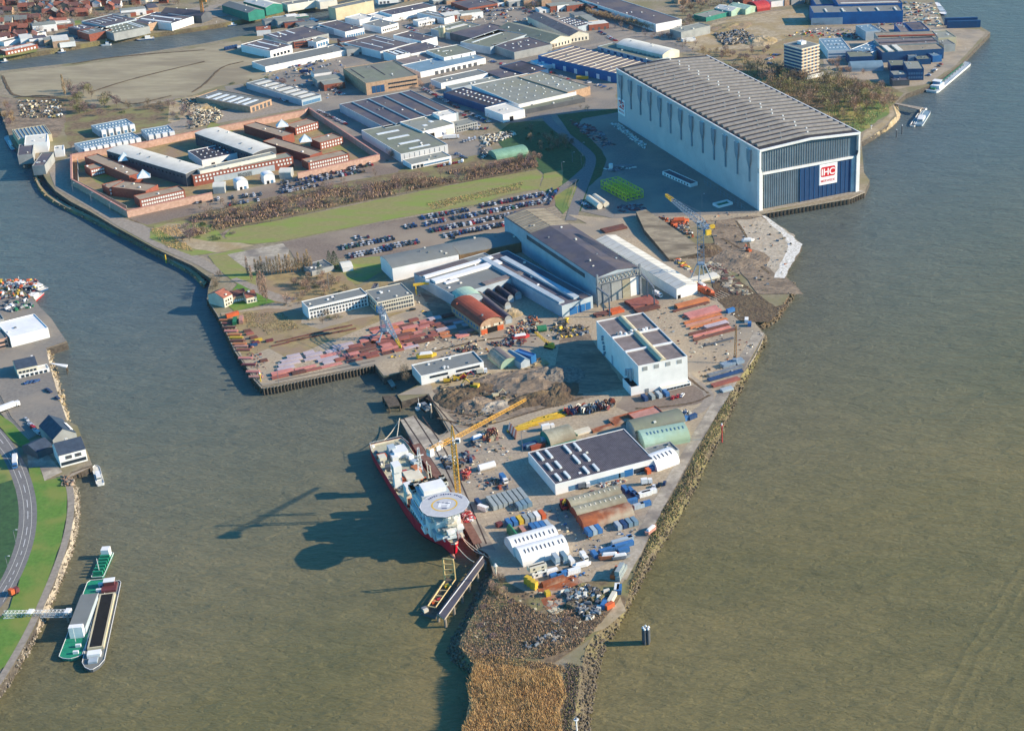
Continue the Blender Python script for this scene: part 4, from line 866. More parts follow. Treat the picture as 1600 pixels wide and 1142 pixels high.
# ---------------------------------------------------------------- industrial estate to the north
n_ = lambda i: 'industrial units north of the shipyard'
IND = [
 ("b 240,680 450,830 615,770", 6, 'grey hall with six white roof strips beside the pale field', dict(wall='tanbrick', sk=strips(6, 'skylight', .1, .75, .1, .9, .45, 'y'), win=[('f', 5, 1, .4, 1, 3, 4, .05, .95, 'darkwall')])),
 ("b 600,600 850,778 1000,738", 6, 'shed with seven broad white roof strips between scrubby trees', dict(wall='palebluewall', roof='roofgrey', sk=strips(7, 'roofwhite', .2, .95, .05, .95, .55, 'y'), win=[('f', 6, 1, .6, 1, 3, 3, .05, .95, 'glassblue')])),
 ("b 535,465 568,520 1210,385", 6, 'very long low white shed with grey roof at the field corner', dict(wall='white', roof='roofgrey')),
 ("b 480,320 605,398 775,352", 8, 'dark roofed hall with two skylight strips at the canal', dict(roof='roofdark', wall='white', sk=[(.15, .2, .25, .9, 'skylight'), (.6, .2, .68, .9, 'skylight')], win=[('f', 5, 1, 1, 1, 3, 3, .1, .9, 'glass')])),
 ("b 620,255 740,330 1060,262", 7.6, 'wide dark roofed hall with three white skylights beside the canal', dict(roof='roofdark', wall='greywall', sk=[(.1, .6, .14, .95, 'skylight'), (.3, .6, .34, .95, 'skylight'), (.5, .6, .54, .95, 'skylight')])),
 ("b 965,330 1058,302", 7, 'small white and glass office front at the canal hall', dict(D=16, wall='white', roof='rooflight', win=[('f', 4, 1, 1.5, 1, 3, 3.5, .05, .95, 'glassblue')])),
 ("b 790,330 940,312", 7, 'brick office front with dark windows at the canal hall', dict(D=16, wall='brick', roof='roofbrown', win=[('f', 9, 2, 1.3, 2.8, 1.6, 1.4, .05, .95, 'glass')])),
 ("b 1045,55 1112,68 1408,5", 14, 'tall beige box warehouse on the canal bank', dict(wall='tan', roof='roofgrey')),
 ("b 1000,200 1165,240 1210,225", 6, 'narrow dark shed left of the white loading dock building', dict(wall='palebluewall', roof='roofdark')),
 ("b 1060,170 1188,250 1335,218", 7, 'white dock building with a row of small doors by the canal', dict(wall='white', roof='roofdark', door=[('f', .12*i+.1, 2.2, 3, 'glassblue') for i in range(8)])),
 ("b 1370,170 1468,215 1600,180", 7, 'white office with dark window row behind the loading docks', dict(wall='white', roof='roofgrey', win=[('f', 8, 1, 2, 1, 1.6, 2, .05, .95, 'glass')])),
 ("b 1210,130 1300,160 1420,128", 6, 'low cream roofed shed close to the beige box warehouse', dict(wall='white', roof='roofwhite')),
 ("b 1420,100 1480,150 1589,120", 6, 'white roofed loading hall near the canal bend', dict(wall='white', roof='roofwhite')),
 ("c 0,82 62,118 402,50", 8, 'long white walled hall in the top row with grey roof', dict(wall='white', roof='roofdark')),
 ("c 265,172 395,148", 6, 'small white cube office in front of a long white hall', dict(D=12, wall='white', roof='roofwhite', win=[('f', 6, 1, 2, 1, 1.5, 1.5, .05, .95, 'glass')])),
 ("c 290,90 468,145 545,125", 7, 'grey hall with one long skylight beside the full car lot', dict(wall='white', roof='roofgrey', sk=[(.5, .2, .6, .85, 'skylight')])),
 ("c 655,68 882,28", 5, 'orange brick hall with dark roof in the top row', dict(D=40, wall='brick', roof='roofdark', win=[('f', 14, 1, 1.5, 1, 2, 1.4, .03, .97, 'glass')])),
 ("c 140,255 290,322 412,288", 9, 'dark roofed block with white walls near two beige silos', dict(wall='white', roof='roofdark')),
 ("b 1290,305 1460,402 1700,338", 8, 'broad dark roofed hall with thin white skylights', dict(wall='whitewall', roof='roofdark', sk=[(.3, .2, .33, .8, 'skylight'), (.65, .2, .68, .8, 'skylight'), (.9, .4, .93, .9, 'skylight')])),
 ("c 0,398 95,435 202,412", 9, 'white box with two square skylights beside the dark halls', dict(wall='white', roof='roofblack', sk=[(.2, .2, .4, .8, 'skylight'), (.6, .2, .8, .8, 'skylight')])),
 ("c 110,360 212,420 450,370", 7.5, 'dark purple roofed hall in the middle of the estate', dict(wall='white', roof='roofdark')),
 ("c 340,390 465,448 710,400", 9, 'white hall with olive grey roof and dark wall columns', dict(wall='white', roof='roofolive', win=[('f', 3, 1, .2, 1, .9, 8, .1, .98, 'darkwall')], sk=[(.3, .6, .5, .63, 'skylight')])),
 ("c 165,500 282,562 788,452", 6, 'long low white front building with blue grey roof and loading bays', dict(wall='white', roof='bluegrey', door=[('f', .24+i*.085, 4, 3.6, 'darkwall') for i in range(8)])),
 ("c 110,455 205,520 465,470", 5.5, 'low brown roofed link shed behind the loading bays', dict(wall='greywall', roof='roofbrown')),
 ("c 420,212 510,260 750,195", 7, 'grey roofed hall with one wide cream skylight strip', dict(wall='palebluewall', roof='roofolive', sk=[(.2, .45, .85, .65, 'roofwhite')])),
 ("c 575,240 705,305 1010,228", 8, 'large dark roofed hall in the centre of the top estate', dict(wall='darkwall', roof='roofdark')),
 ("c 700,292 825,368 1110,268", 8, 'olive roofed hall stepping down behind the dark hall', dict(wall='palebluewall', roof='roofolive', sk=[(.1, .7, .9, .76, 'skylight')])),
 ("c 890,335 1010,408 1305,345", 8, 'dark roofed white fronted hall with eight small roof domes', dict(wall='greywall', roof='roofdark', dome=(4, 2, 1.6, .1, .2, .9, .9))),
 ("c 1000,195 1290,330 1450,290", 7, 'left nave of the wide cream gabled market hall', dict(wall='cream', roof='roofolive', rt='gable', ax='y', rise=4, fascia='cream', win=[('f', 6, 1, 1, 1, 1.5, 3, .05, .95, 'glass')])),
 ("c 1130,130 1440,285 1588,262", 7, 'right nave of the wide cream gabled market hall', dict(wall='cream', roof='roofbrown', rt='gable', ax='y', rise=4, fascia='cream', win=[('f', 5, 1, 1, 1, 1.5, 3, .05, .95, 'glass')])),
 ("c 1350,150 1505,210 1620,180", 7, 'dark roofed hall scattered with white skylights beside the market hall', dict(wall='palebluewall', roof='roofdark', dome=(5, 4, 1.8, .1, .1, .9, .9))),
 ("c 710,655 1045,812 1492,712", 8, 'very broad grey roofed distribution hall with small roof domes', dict(wall='white', roof='rooflight', dome=(6, 5, 1.1, .05, .1, .95, .9))),
 ("c 1060,860 1560,760", 4.5, 'narrow lean-to shed along the front of the broad distribution hall', dict(D=13, wall='darkwall', roof='roofolive', par=.2)),
 ("c 565,690 808,828 965,785", 7, 'dark blue roofed hall with two rows of round white domes', dict(wall='navy', roof='roofblack', dome=(2, 10, 1.7, .25, .05, .95, .95))),
 ("c 808,832 922,892 1092,850", 8, 'bright white box warehouse in front of the broad distribution hall', dict(wall='white', roof='roofwhite', door=[('f', .38, 4, 4.5, 'darkhole')])),
 ("c 1115,580 1425,718 1600,672", 8.6, 'right grey roofed extension of the broad distribution hall', dict(wall='tanbrick', roof='rooflight', dome=(3, 5, 1.1, .1, .05, .95, .95))),
 ("c 380,612 442,648 808,568", 6, 'long white walled shed in front of the dark low hall', dict(wall='white', roof='roofgrey')),
 ("c 480,668 525,690 905,612", 5, 'narrow grey shed at the edge of the broad distribution hall', dict(wall='palebluewall', roof='rooflight')),
 ("c 825,548 905,605 1050,575", 6, 'small dark roofed shed behind the broad distribution hall', dict(wall='darkwall', roof='roofdark')),
 ("c 985,492 1105,578 1275,535", 7, 'dark shingled hall next to white canopies', dict(wall='navy', roof='roofblack')),
 ("c 1150,470 1215,515 1360,492", 4, 'white tent canopy beside the dark shingled hall', dict(wall='white', roof='white')),
 ("b 1130,535 1348,648 1748,585", 12, 'big beige three storey block with rows of windows', dict(wall='tanbrick', roof='roofolive', win=[('f', 16, 2, 3, 4, 1.6, 1.6, .42, .98, 'glass'), ('f', 3, 1, 1, 1, 4, 7, .1, .35, 'navy')], sk=[(.1, .3, .12, .9, 'roofblack', .2), (.5, .3, .52, .9, 'roofblack', .2)])),
 ("z 534.6,162 602,200 716,176", 8, 'wide purple grey hall with four stepped roof bays', dict(wall='palebluewall', roof='roofdark', sk=strips(4, 'bluegrey', .05, .95, .03, .97, .09, 'x', .9), vents=8)),
 ("c 165,938 300,1022 545,962", 9, 'grey roofed hall with two slanted skylights and white front', dict(wall='white', roof='rooflight', sk=[(.3, .35, .42, .45, 'skylight'), (.62, .5, .72, .62, 'skylight')], door=[('f', .25, 7, 5.5, 'darkhole'), ('f', .85, 8, 6, 'roofwhite')])),
 ("c 430,905 558,880", 12, 'white stair block behind the slanted skylight hall', dict(D=14, wall='white', roof='roofwhite')),
 ("c 555,985 725,945", 6, 'small grey office with two rows of dark windows by the car lot', dict(D=15, wall='greywall', roof='rooflight', win=[('f', 9, 2, .9, 2.7, 1.4, 1.3, .03, .97, 'glass')])),
 ("z 567.8,203 626,241 699.5,226", 8, 'large pale grey hall with four short skylights south of the bay hall', dict(wall='whitewall', roof='roofolive', sk=[(.15, .75, .62, .80, 'skylight'), (.2, .53, .65, .58, 'skylight'), (.25, .3, .68, .35, 'skylight'), (.28, .1, .72, .14, 'skylight')], win=[('f', 9, 1, .1, 1, .25, 7, .02, .98, 'darkwall')])),
 ("h 212,285 522,218", 4.5, 'low office annex in front of the large pale grey hall', dict(D=17, wall='white', roof='rooflight', win=[('f', 10, 1, 1, 1, 2.2, 1.4, .3, .95, 'glassblue'), ('f', 3, 1, .4, 1, 2.6, 2.6, .02, .3, 'glass')])),
 ("d 40,-30 620,190 820,152", 9, 'huge dark roofed warehouse beyond the line of bare trees', dict(wall='white', roof='roofdark', vents=8)),
 ("d 740,225 815,252 1042,200", 9, 'grey steel box shed on the edge of the sandy wasteland', dict(wall='greywall', roof='rooflight')),
 ("d 412,318 672,430 802,392", 7, 'cream barrel roofed sports hall behind the big hall', dict(wall='cream', roof='roofwhite', rt='arch', ax='y', rise=3, win=[('l', 7, 1, 1, 1, 2.4, 3, .05, .7, 'darkwall')])),
 ("d 290,330 600,475 720,442", 4, 'low grey wing below the cream barrel sports hall', dict(wall='palebluewall', roof='roofolive', win=[('l', 8, 1, .5, 1, 4, 2.4, .03, .97, 'navy')])),
 ("z 868,79 964.4,115.5 1016,99", 10, 'long brown ribbed roof hall with bright blue side wall', dict(wall='bluewall', roof='roofbrown', ribs=(13, 'x', .5, 'cream', .3), door=[('l', .1+.14*i, 4, 5, 'white') for i in range(7)])),
 ("d 950,105 1010,138 1195,92", 5, 'low blue green shed in the far top row', dict(wall='teal', roof='rooflight')),
 ("d 1110,55 1205,92 1290,68", 6, 'pale mint gabled shed in the far top row', dict(wall='palegreen', roof='roofwhite', rt='gable', ax='y', rise=2.5)),
 ("d 1220,38 1315,78 1400,52", 6, 'grey mint gabled shed beside the pale mint one', dict(wall='palegreen', roof='palegreen', rt='gable', ax='y', rise=2.5)),
 ("d 1408,75 1508,60", 3, 'red arched shelter in the far top right', dict(D=24, wall='red', roof='red', rt='barrel', rise=6, ax='x')),
 ("d 830,310 930,300", 3, 'white low trailer shed on the sandy wasteland', dict(D=6, wall='white', roof='roofwhite', vents=0)),
]
for s_, h_, lab, kw in IND:
    kw = dict(kw); kw.setdefault('name', 'warehouse'); bld(s_, h_, lab, group='industrial halls north of the shipyard', **kw)
bld("h 875,238 1122,190", 1.5, 'mint green corrugated nissen hut beside the pallet yard', name='nissen_hut', cat='shed', D=17, wall='greenroof', roof='greenroof', rt='barrel', rise=4, ax='x', vents=0)
for x in (445, 463):
    p = W(pts("c %d,300" % x)[0]); T = empty('silo', ('left' if x < 450 else 'right')+' one of two beige silos beside the dark roofed block', 'silo', p); g = MB(); g.cyl(0, 0, 1.5, 2.4, 11, 'tan', 14); g.cyl(0, 0, 12.5, 2.4, 1.6, 'roofwhite', 14, .6); ob('tank', g, T); g = MB(); g.cyl(0, 0, -.2, 1.9, 1.8, 'steel', 8); ob('base', g, T)
# ---------------------------------------------------------------- north-east quarter
for s_, h_, lab, kw in [
 ("e 285,82 845,68", 14, 'long bright blue shipyard shed with grey corner panels', dict(D=34, wall='bluewall', roof='roofgrey', door=[('f', .15, 36, 8, 'palebluewall'), ('f', .06, 14, 2.5, 'white')], sk=[(t, .05, t+.02, .5, 'roofwhite', 1) for t in (.14, .33, .52, .72, .92)])),
 ("e 440,30 840,20", 16, 'grey brown roofed shed behind the long blue shed', dict(D=60, wall='bluewall', roof='roofbrown', sk=[(.05, .1, .95, .16, 'roofwhite')])),
 ("e 300,30 440,26", 10, 'small blue grey sheds left behind the long blue shed', dict(D=45, wall='bluewall', roof='roofgrey')),
 ("e 375,318 520,312", 9, 'four storey pale office with blue panel roof behind the tower block', dict(D=50, wall='white', roof='bluegrey', dome=(5, 3, 2.2, .1, .1, .9, .9), win=[('f', 10, 2, 1, 3.2, 2.4, 1.5, .03, .97, 'glassblue')])),
 ("e 520,308 640,330", 9, 'right part of the pale office with blue panel roof', dict(D=50, wall='white', roof='bluegrey', dome=(4, 3, 2.2, .1, .1, .9, .9))),
 ("e 512,358 665,352", 9, 'olive roofed blue shed right of the pale office', dict(D=22, wall='navy', roof='roofolive')),
 ("e 715,330 1100,305", 11, 'sprawling brown grey machine hall with two roof humps', dict(D=26, wall='navy', roof='rooftan', sk=[(.1, .05, .18, .95, 'roofwhite', 1.4), (.26, .05, .34, .95, 'roofwhite', 1.4)])),
 ("e 700,285 1070,268", 12, 'middle strip of the brown grey machine hall', dict(D=28, wall='greywall', roof='roofbrown', sk=[(.03, .3, .97, .45, 'roofdark', 1)])),
 ("e 690,245 1065,235", 12, 'rear strip of the brown grey machine hall', dict(D=28, wall='greywall', roof='rooftan', sk=[(.03, .3, .97, .45, 'rustred', 1)])),
 ("e 1065,240 1178,232", 10, 'right end shed of the machine hall near the quay', dict(D=30, wall='tan', roof='rooflight')),
 ("e 1100,282 1172,276", 8, 'grey lower shed facing the quay behind the tanker', dict(D=20, wall='greywall', roof='roofgrey')),
 ("e 612,200 705,192", 10, 'blue grey shed behind the machine hall', dict(D=30, wall='palebluewall', roof='bluegrey')),
 ("e 720,200 745,198", 9, 'narrow grey shed behind the machine hall', dict(D=30, wall='greywall', roof='roofgrey')),
 ("e 830,200 890,198", 9, 'blue sided grey shed behind the machine hall', dict(D=35, wall='bluewall', roof='roofbrown')),
 ("e 905,190 1010,185", 8, 'dark roofed shed beside the light quay yard', dict(D=35, wall='bluewall', roof='roofdark')),
 ("e 1025,212 1105,208", 7, 'little white roofed shed beside the light quay yard', dict(D=12, wall='white', roof='white')),
 ("e 768,412 870,410", 8, 'small olive roofed block near the river trees', dict(D=22, wall='navy', roof='roofolive')),
 ("e 872,432 975,430", 12, 'blue panelled house block with pale roof near the river', dict(D=30, wall='navy', roof='rooflight', win=[('f', 6, 2, 2, 4, 2, 2, .05, .95, 'glassblue')])),
 ("e 785,470 868,466", 9, 'dark two storey brick block with pale roof near the river', dict(D=16, wall='navy', roof='rooflight', win=[('f', 6, 1, 2, 4, 1.6, 1.6, .05, .95, 'skylight')])),
 ("e 780,505 885,500", 6, 'dark front annex of the brick block near the river', dict(D=12, wall='darkwall', roof='roofdark')),
 ("e 878,350 930,348", 7, 'small pale shed in the machine hall yard', dict(D=16, wall='palebluewall', roof='rooflight')),
 ("e 1030,352 1088,346", 7, 'blue grey shed nearest the quay crane road', dict(D=22, wall='bluewall', roof='bluegrey')),
 ("e 932,372 1020,368", 6, 'green grey low shed in the machine hall yard', dict(D=14, wall='navy', roof='roofolive'))]:
    kw.setdefault('name', 'shed'); bld(s_, h_, lab, cat='shed', group='sheds of the far right yard', **kw)
bld("e 522,440 722,432", 2, 'pale blue barrel roofed store below the olive roofed shed', name='barrel_store', cat='shed', D=18, wall='palebluewall', roof='bluegrey', rt='barrel', rise=6, ax='x', vents=0)
def tower():
    h = 31; loc, rz, L, D = frame("u 385,392 583,460 808,402", h)
    T = empty('office_tower', 'nine storey banded office tower beyond the big hall', 'office tower', loc, rz); hx, hy = L/2, D/2
    m = MB(); m.box(0, 0, 0, L-.8, D-.8, h-.4, 'navy'); ob('core', m, T)
    for i in range(10):
        m = MB(); m.box(0, 0, i*3.3-.2+.6, L, D, 1.25, 'cream'); ob('floor_band', m, T)
    for i in range(9):
        for j in range(5): ob('balcony', boxmesh(2.6, .5, 1.6, 'tanbrick'), T, (-hx+L*(j+.5)/5, -hy+.35, i*3.3+1.75))
    m = MB(); m.box(0, 0, h+.2, L-1.5, D-1.5, .2, 'roofgrey'); ob('roof', m, T)
    m = MB(); m.box(1, 1, h+.4, 7, 6, 3, 'white'); ob('plant_room', m, T); m = MB(); m.bar((-1, -1, h), (-1, -1, h+9), .25, 'steel'); ob('antenna', m, T)
tower()
bld("u 640,795 855,742", 4, 'dark roofed single storey annex at the foot of the tower', name='annex', cat='office', D=22, wall='white', roof='roofdark')
def dock():
    a, b = WP("e 1120,178 1325,172", 0); T = empty('floating_dock', 'blue steel floating dock wall at the far pier', 'floating dock', a.lerp(b, .5), math.atan2((b-a).y, (b-a).x)); L = (b-a).length
    m = MB(); m.box(0, 0, -1, L, 3, 9, 'navy'); m.box(0, 14, -1, L, 3, 9, 'navy'); ob('side_wall', m, T); m = MB(); m.box(0, 7, -1.5, L, 11, 1.5, 'steel'); ob('deck', m, T)
dock()
mat('slate', '#3c4a5c', '#2d3a4b', .4, .7)
# ---------------------------------------------------------------- left bank buildings
bld("q 10,270 50,350 245,300", 7.5, 'bright white warehouse on the left bank quay', wall='white', roof='white', vents=2, D=None)
bld("q -220,410 38,350", 7.0, 'pinkish flat house block at the left picture edge', name='house', cat='house', D=16, wall='pinkbrick', roof='roofgrey', win=[('f', 10, 2, .8, 2.8, 1.4, 1.4, .5, .98, 'glass')])
bld("q -180,300 20,255", 7, 'grey roofed store behind the white left bank warehouse', D=24, wall='greywall', roof='roofgrey')
bld("q 85,515 190,492", 6, 'dark roofed villa with white terrace on the left quay', name='house', cat='house', D=14, wall='cream', roof='slate', rt='gable', rise=3.5, vents=1, win=[('f', 5, 1, 3, 1, 1.6, 1.4, .05, .95, 'glass')])
bld("q 95,540 250,505", 3, 'white terrace wing below the dark roofed villa', name='terrace', cat='house', D=7, wall='white', roof='roofwhite', vents=0, win=[('f', 6, 1, .6, 1, 1.8, 1.6, .05, .95, 'glass')])
bld("t 300,690 700,585", 7.5, 'white fronted riverside restaurant with dark blue hipped roof', name='restaurant', cat='restaurant', D=16, wall='white', roof='slate', rt='gable', rise=4.5, vents=1, win=[('f', 4, 1, 4.4, 1, 1.2, 2, .25, .45, 'darkwall'), ('f', 4, 1, 4.4, 1, 1.2, 2, .6, .8, 'darkwall'), ('f', 8, 1, 1, 1, 2, 2, .05, .95, 'glass')])
bld("t 210,450 560,340", 6.5, 'rear wing of the riverside restaurant under blue roof', name='restaurant_wing', cat='restaurant', D=22, wall='greywall', roof='slate', rt='gable', rise=5, ax='y', vents=0, sk=[(.86, .15, .97, .6, 'white', .6)])
bld("t -20,640 215,530", 4.5, 'low dark blue side wing towards the dyke road', name='restaurant_wing', cat='restaurant', D=14, wall='darkwall', roof='slate', rt='gable', rise=3, vents=0)
# ================================================================ SHIP
def ang(a, b): return math.atan2((b-a).y, (b-a).x)
def offshore_ship():
    a = W((602.5, 688.5), 1); b = W((711, 848), 6.5); d = b-a; Ls = math.hypot(d.x, d.y); th = ang(a, b)
    T = empty('offshore_ship', 'red hulled offshore vessel with white superstructure and grey helideck moored at the yard quay', 'ship', (a.x, a.y, 0), th)
    c, s = cos(th), sin(th)
    def loc(q, z): p = W(pts(q)[0], z)-a; return (p.x*c+p.y*s, -p.x*s+p.y*c)
    st = [(0, 9.2, 8.8, .8), (3, 10.2, 9.8, .8), (10, 10.8, 10.6, .8), (30, 11, 10.9, .8), (60, 11, 10.9, 1.0), (76, 11, 10.9, 2.4), (92, 11, 10.2, 4.4), (102, 10.6, 8.6, 5.2), (109, 9.4, 6.6, 5.8), (115, 7.6, 4.4, 6.2), (120, 5.0, 2.4, 6.4), (Ls-1.2, 2.2, .8, 6.5), (Ls, .35, .2, 6.6)]
    def prof(x, yd, yw, zd):
        rake = max(0, (x-100)/(Ls-100))*7
        return [(x, yd, zd), (x-rake*.35, yd*.6+yw*.4, -1.5), (x-rake, yw, -4.2), (x-rake, yw*.95, -7.5)]
    m = MB(); rows = [prof(*q) for q in st]
    for sg in (1, -1):
        for i in range(len(rows)-1):
            for j in range(3):
                q = [rows[i][j], rows[i+1][j], rows[i+1][j+1], rows[i][j+1]]; m.face([(x, sg*y, z) for x, y, z in q], 'redhull' if j < 2 else 'boottop')
    for j in range(3): q0, q1 = rows[0][j], rows[0][j+1]; m.face([(q0[0], -q0[1], q0[2]), (q0[0], q0[1], q0[2]), (q1[0], q1[1], q1[2]), (q1[0], -q1[1], q1[2])], 'redhull')
    ob('hull', m, T)
    m = MB()
    for i in range(len(st)-1):
        (x0, y0, _, z0), (x1, y1, _, z1) = st[i], st[i+1]; y0 -= .3; y1 = max(.1, y1-.3)
        m.face([(x0, -y0, z0-1.1), (x1, -y1, z1-1.1), (x1, y1, z1-1.1), (x0, y0, z0-1.1)], 'deckbeige')
        for sg in (-1, 1): m.face([(x0, sg*y0, z0-1.1), (x1, sg*y1, z1-1.1), (x1, sg*y1, z1+.02), (x0, sg*y0, z0+.02)], 'cream')
    ob('deck', m, T)
    m = MB(); m.cyl(0, 0, 0, 1.3, 5, 'salmon', 10, .5); bb = ob('bulbous_bow', m, T, (Ls-8, 0, -5.4)); bb.rotation_euler = (0, radians(90), 0)
    def blk(nm, q, z, sx, sy, sz, k, zb=0, rz=0, top=None):
        x, y = loc(q, z); y = max(-9.6+sy/2, min(9.6-sy/2, y)); m = MB(); m.box(0, 0, 0, sx, sy, sz, k, 0, top); return ob(nm, m, T, (x, y, zb), rz)
    rnd0 = random.Random(4)
    hx0 = loc('C 617,585', 24)[0]; m = MB(); m.box(-9, 0, 0, 8, 16.5, 9, 'white'); m.box(-8, 0, 9, 8, 15, 6, 'palebluewall'); m.box(-7.5, 0, 15, 8, 13, 3.6, 'white'); m.box(-3, 0, 0, 6, 15, 5, 'palebluewall'); m.box(-3, 0, 5, 5, 12, 5, 'white'); m.cyl(0, 0, 5, 1.6, 15, 'white'); ob('accommodation_block', m, T, (hx0, 0, 3.4))
    m = MB(); m.face([(.35, -9, -.3), (.35, 9, -.3), (.35, 9, .85), (.35, -9, .85)], 'cream'); ob('stern_bulwark', m, T)
    # superstructure
    acc = MB(); acc.box(0, 0, 0, 26, 19.5, 4.5, 'white'); acc.box(-1, 0, 4.5, 23, 18.5, 3.5, 'palebluewall'); acc.box(-1, 0, 8, 20, 17.5, 3.2, 'white'); acc.box(-2, 0, 11.2, 17, 16.5, 3, 'white'); acc.box(-1, 0, 14.2, 13, 15, 3.4, 'palebluewall'); acc.box(0, 0, 17.6, 9, 12, 2.8, 'white')
    A0 = ob('superstructure', acc, T, (loc('C 585,560', 12)[0], 0, 2.4))
    for lv, (hx_, hy_, z) in enumerate(((12, 9.75, 2), (9.5, 9.25, 5.8), (8.5, 8.75, 9), (6, 8, 12.2))):
        for i in range(7): ob('window', boxmesh(1.3, .16, 1, 'glass'), A0, (-hx_*.8+i*hx_*.26, -hy_-.06, z))
        for i in range(7): ob('window', boxmesh(1.3, .16, 1, 'glass'), A0, (-hx_*.8+i*hx_*.26, hy_+.06, z))
    br = MB(); br.box(0, 0, 0, 6.5, 20, 2.6, 'white'); br.box(0, 0, 1.1, 6.7, 18.5, .8, 'glass')
    for q_ in range(16): br.box(rnd0.uniform(-3, 3), rnd0.uniform(-9, 9), 2.6, rnd0.uniform(.6, 2.4), rnd0.uniform(.6, 3), rnd0.uniform(.4, 1.8), rnd0.choice(['white', 'palebluewall', 'cream', 'steel'])); ob('bridge', br, T, (loc('C 545,425', 18)[0], 0, 16.8))
    x, y = loc("C 617,585", 24); hr = 12.8
    hd = MB(); P8 = [(hr*cos(radians(22.5+45*i)), hr*sin(radians(22.5+45*i))) for i in range(8)]; hd.prism([(-q[0], q[1]) for q in P8][::-1], -.5, 0, 'steel', 'heligrey')
    H = ob('helideck', hd, T, (x, y, 24.0), radians(8))
    def ring(r0, r1, z, k, nm, n=36):
        g = MB()
        for i in range(n):
            a0, a1 = 2*pi*i/n, 2*pi*(i+1)/n; g.face([(r0*cos(a0), r0*sin(a0), z), (r1*cos(a0), r1*sin(a0), z), (r1*cos(a1), r1*sin(a1), z), (r0*cos(a1), r0*sin(a1), z)], k)
        ob(nm, g, H)
    ring(5.9, 6.7, .03, 'heliyellow', 'touchdown_ring'); ring(12.0, 12.3, .03, 'white', 'edge_line')
    # H mark, drawn so it reads from the bow side
    g = MB(); aH = -th-radians(8)
    def rot(px_, py_): return (px_*cos(aH)-py_*sin(aH), px_*sin(aH)+py_*cos(aH))
    for bx, by, sx, sy, k in ((-2.2, 0, 1.5, 5.6, 'white'), (2.2, 0, 1.5, 5.6, 'white'), (0, 0, 3.2, 1.3, 'white')):
        q = rot(bx, by); g.box(q[0], q[1], .03, sx, sy, .02, k, aH)
    ob('landing_mark', g, H)
    g = MB()
    for bx, by, sx, sy in ((.6, -3.9, 2.6, .8), (-2.4, 1.9, 3.4, .5), (1.5, 1.2, 2.2, .6)): q = rot(bx, by); g.box(q[0], q[1], .05, sx, sy, .02, 'heliblue', aH)
    ob('landing_mark', g, H)
    g = MB()                                             # illegible name arc on the deck edge
    for i in range(17):
        if i in (5, 11): continue
        a0 = radians(150-i*6.8)+aH; g.box(10.2*cos(a0), 10.2*sin(a0), .03, .75, .9+.3*(i % 2), .02, 'heliblue', a0-pi/2)
    ob('deck_lettering', g, H)
    g = MB()
    for i in range(8):
        g.bar((P8[i][0]*.8, P8[i][1]*.8, -.6), (P8[i][0]*.35-2, P8[i][1]*.55, -8), .25, 'white')
        g.bar((P8[i][0], P8[i][1], -.3), (P8[(i+1) % 8][0], P8[(i+1) % 8][1], -.3), .35, 'steel')
    ob('helideck_frame', g, H)
    # scaffolding wrapped block on the foredeck
    rnd = random.Random(11); g = MB()
    for lv in range(8):
        for i in range(13): f_ = 1-lv*.05; g.box(rnd.uniform(-8, 8)*f_, rnd.uniform(-6, 6)*f_, lv*1.9+rnd.uniform(-.3, .3), rnd.uniform(2, 6), rnd.uniform(1.5, 5), rnd.uniform(.8, 1.7), rnd.choice(['white', 'white', 'skylight', 'greywall', 'cream']), rnd.uniform(-.2, .2))
    ob('sheeted_scaffold', g, T, (loc('C 640,730', 9)[0], .6, 4.0))
    g = MB()
    for lv in range(4):
        for i in range(8): g.box(rnd.uniform(-4, 4), rnd.uniform(-4, 4)*(1-lv*.15), lv*1.7, rnd.uniform(1.5, 4), rnd.uniform(1.5, 4), rnd.uniform(.8, 1.5), rnd.choice(['white', 'skylight', 'cream', 'greywall']), rnd.uniform(-.3, .3))
    ob('sheeted_scaffold', g, T, (loc('C 680,800', 8)[0], 0, 4.6))
    for i in range(26):
        x = rnd.uniform(106, 119); y = rnd.uniform(-1, 1)*(121-x)*.45; k = rnd.choice(['cream', 'white', 'yellow', 'cream', 'palebluewall', 'deckbeige'])
        m = MB(); m.box(0, 0, 0, rnd.uniform(.6, 2.2), rnd.uniform(.6, 1.8), rnd.uniform(.6, 2.2), k); ob('winch_gear', m, T, (x, y, 4.4+.05*(x-100)), rnd.uniform(0, 1))
    # aft deck
    blk('deck_house', "C 265,140", 5, 9, 8, 4, 'white', 0); blk('deck_house', "C 205,145", 4, 5, 4, 5, 'palebluewall', 0); blk('deck_house', "C 225,190", 4, 6, 3.4, 3, 'white', 0)
    blk('deck_locker', "C 125,185", 4, 4, 5, 2.6, 'orange', 0); blk('deck_locker', "C 128,215", 3, 5, 4, 3.4, 'cream', 0)
    blk('crane_pedestal', "C 232,350", 8, 4.2, 4.2, 14, 'white', -.3); blk('crane_cab', "C 222,300", 12, 6.5, 4.5, 4, 'white', 10)
    blk('hatch', "C 375,350", 3, 12, 9, 3, 'cream', -.3); blk('moonpool_hatch', "C 365,415", 3, 9, 9, 2.2, 'deckbeige', -.3); blk('moonpool', "C 435,415", 2, 5, 6, .3, 'darkhole', .2)
    blk('funnel', "C 300,450", 12, 7, 5, 13, 'white', 0, 0, (.85, .85)); blk('funnel', "C 270,500", 9, 6, 5, 9, 'cream', 0)
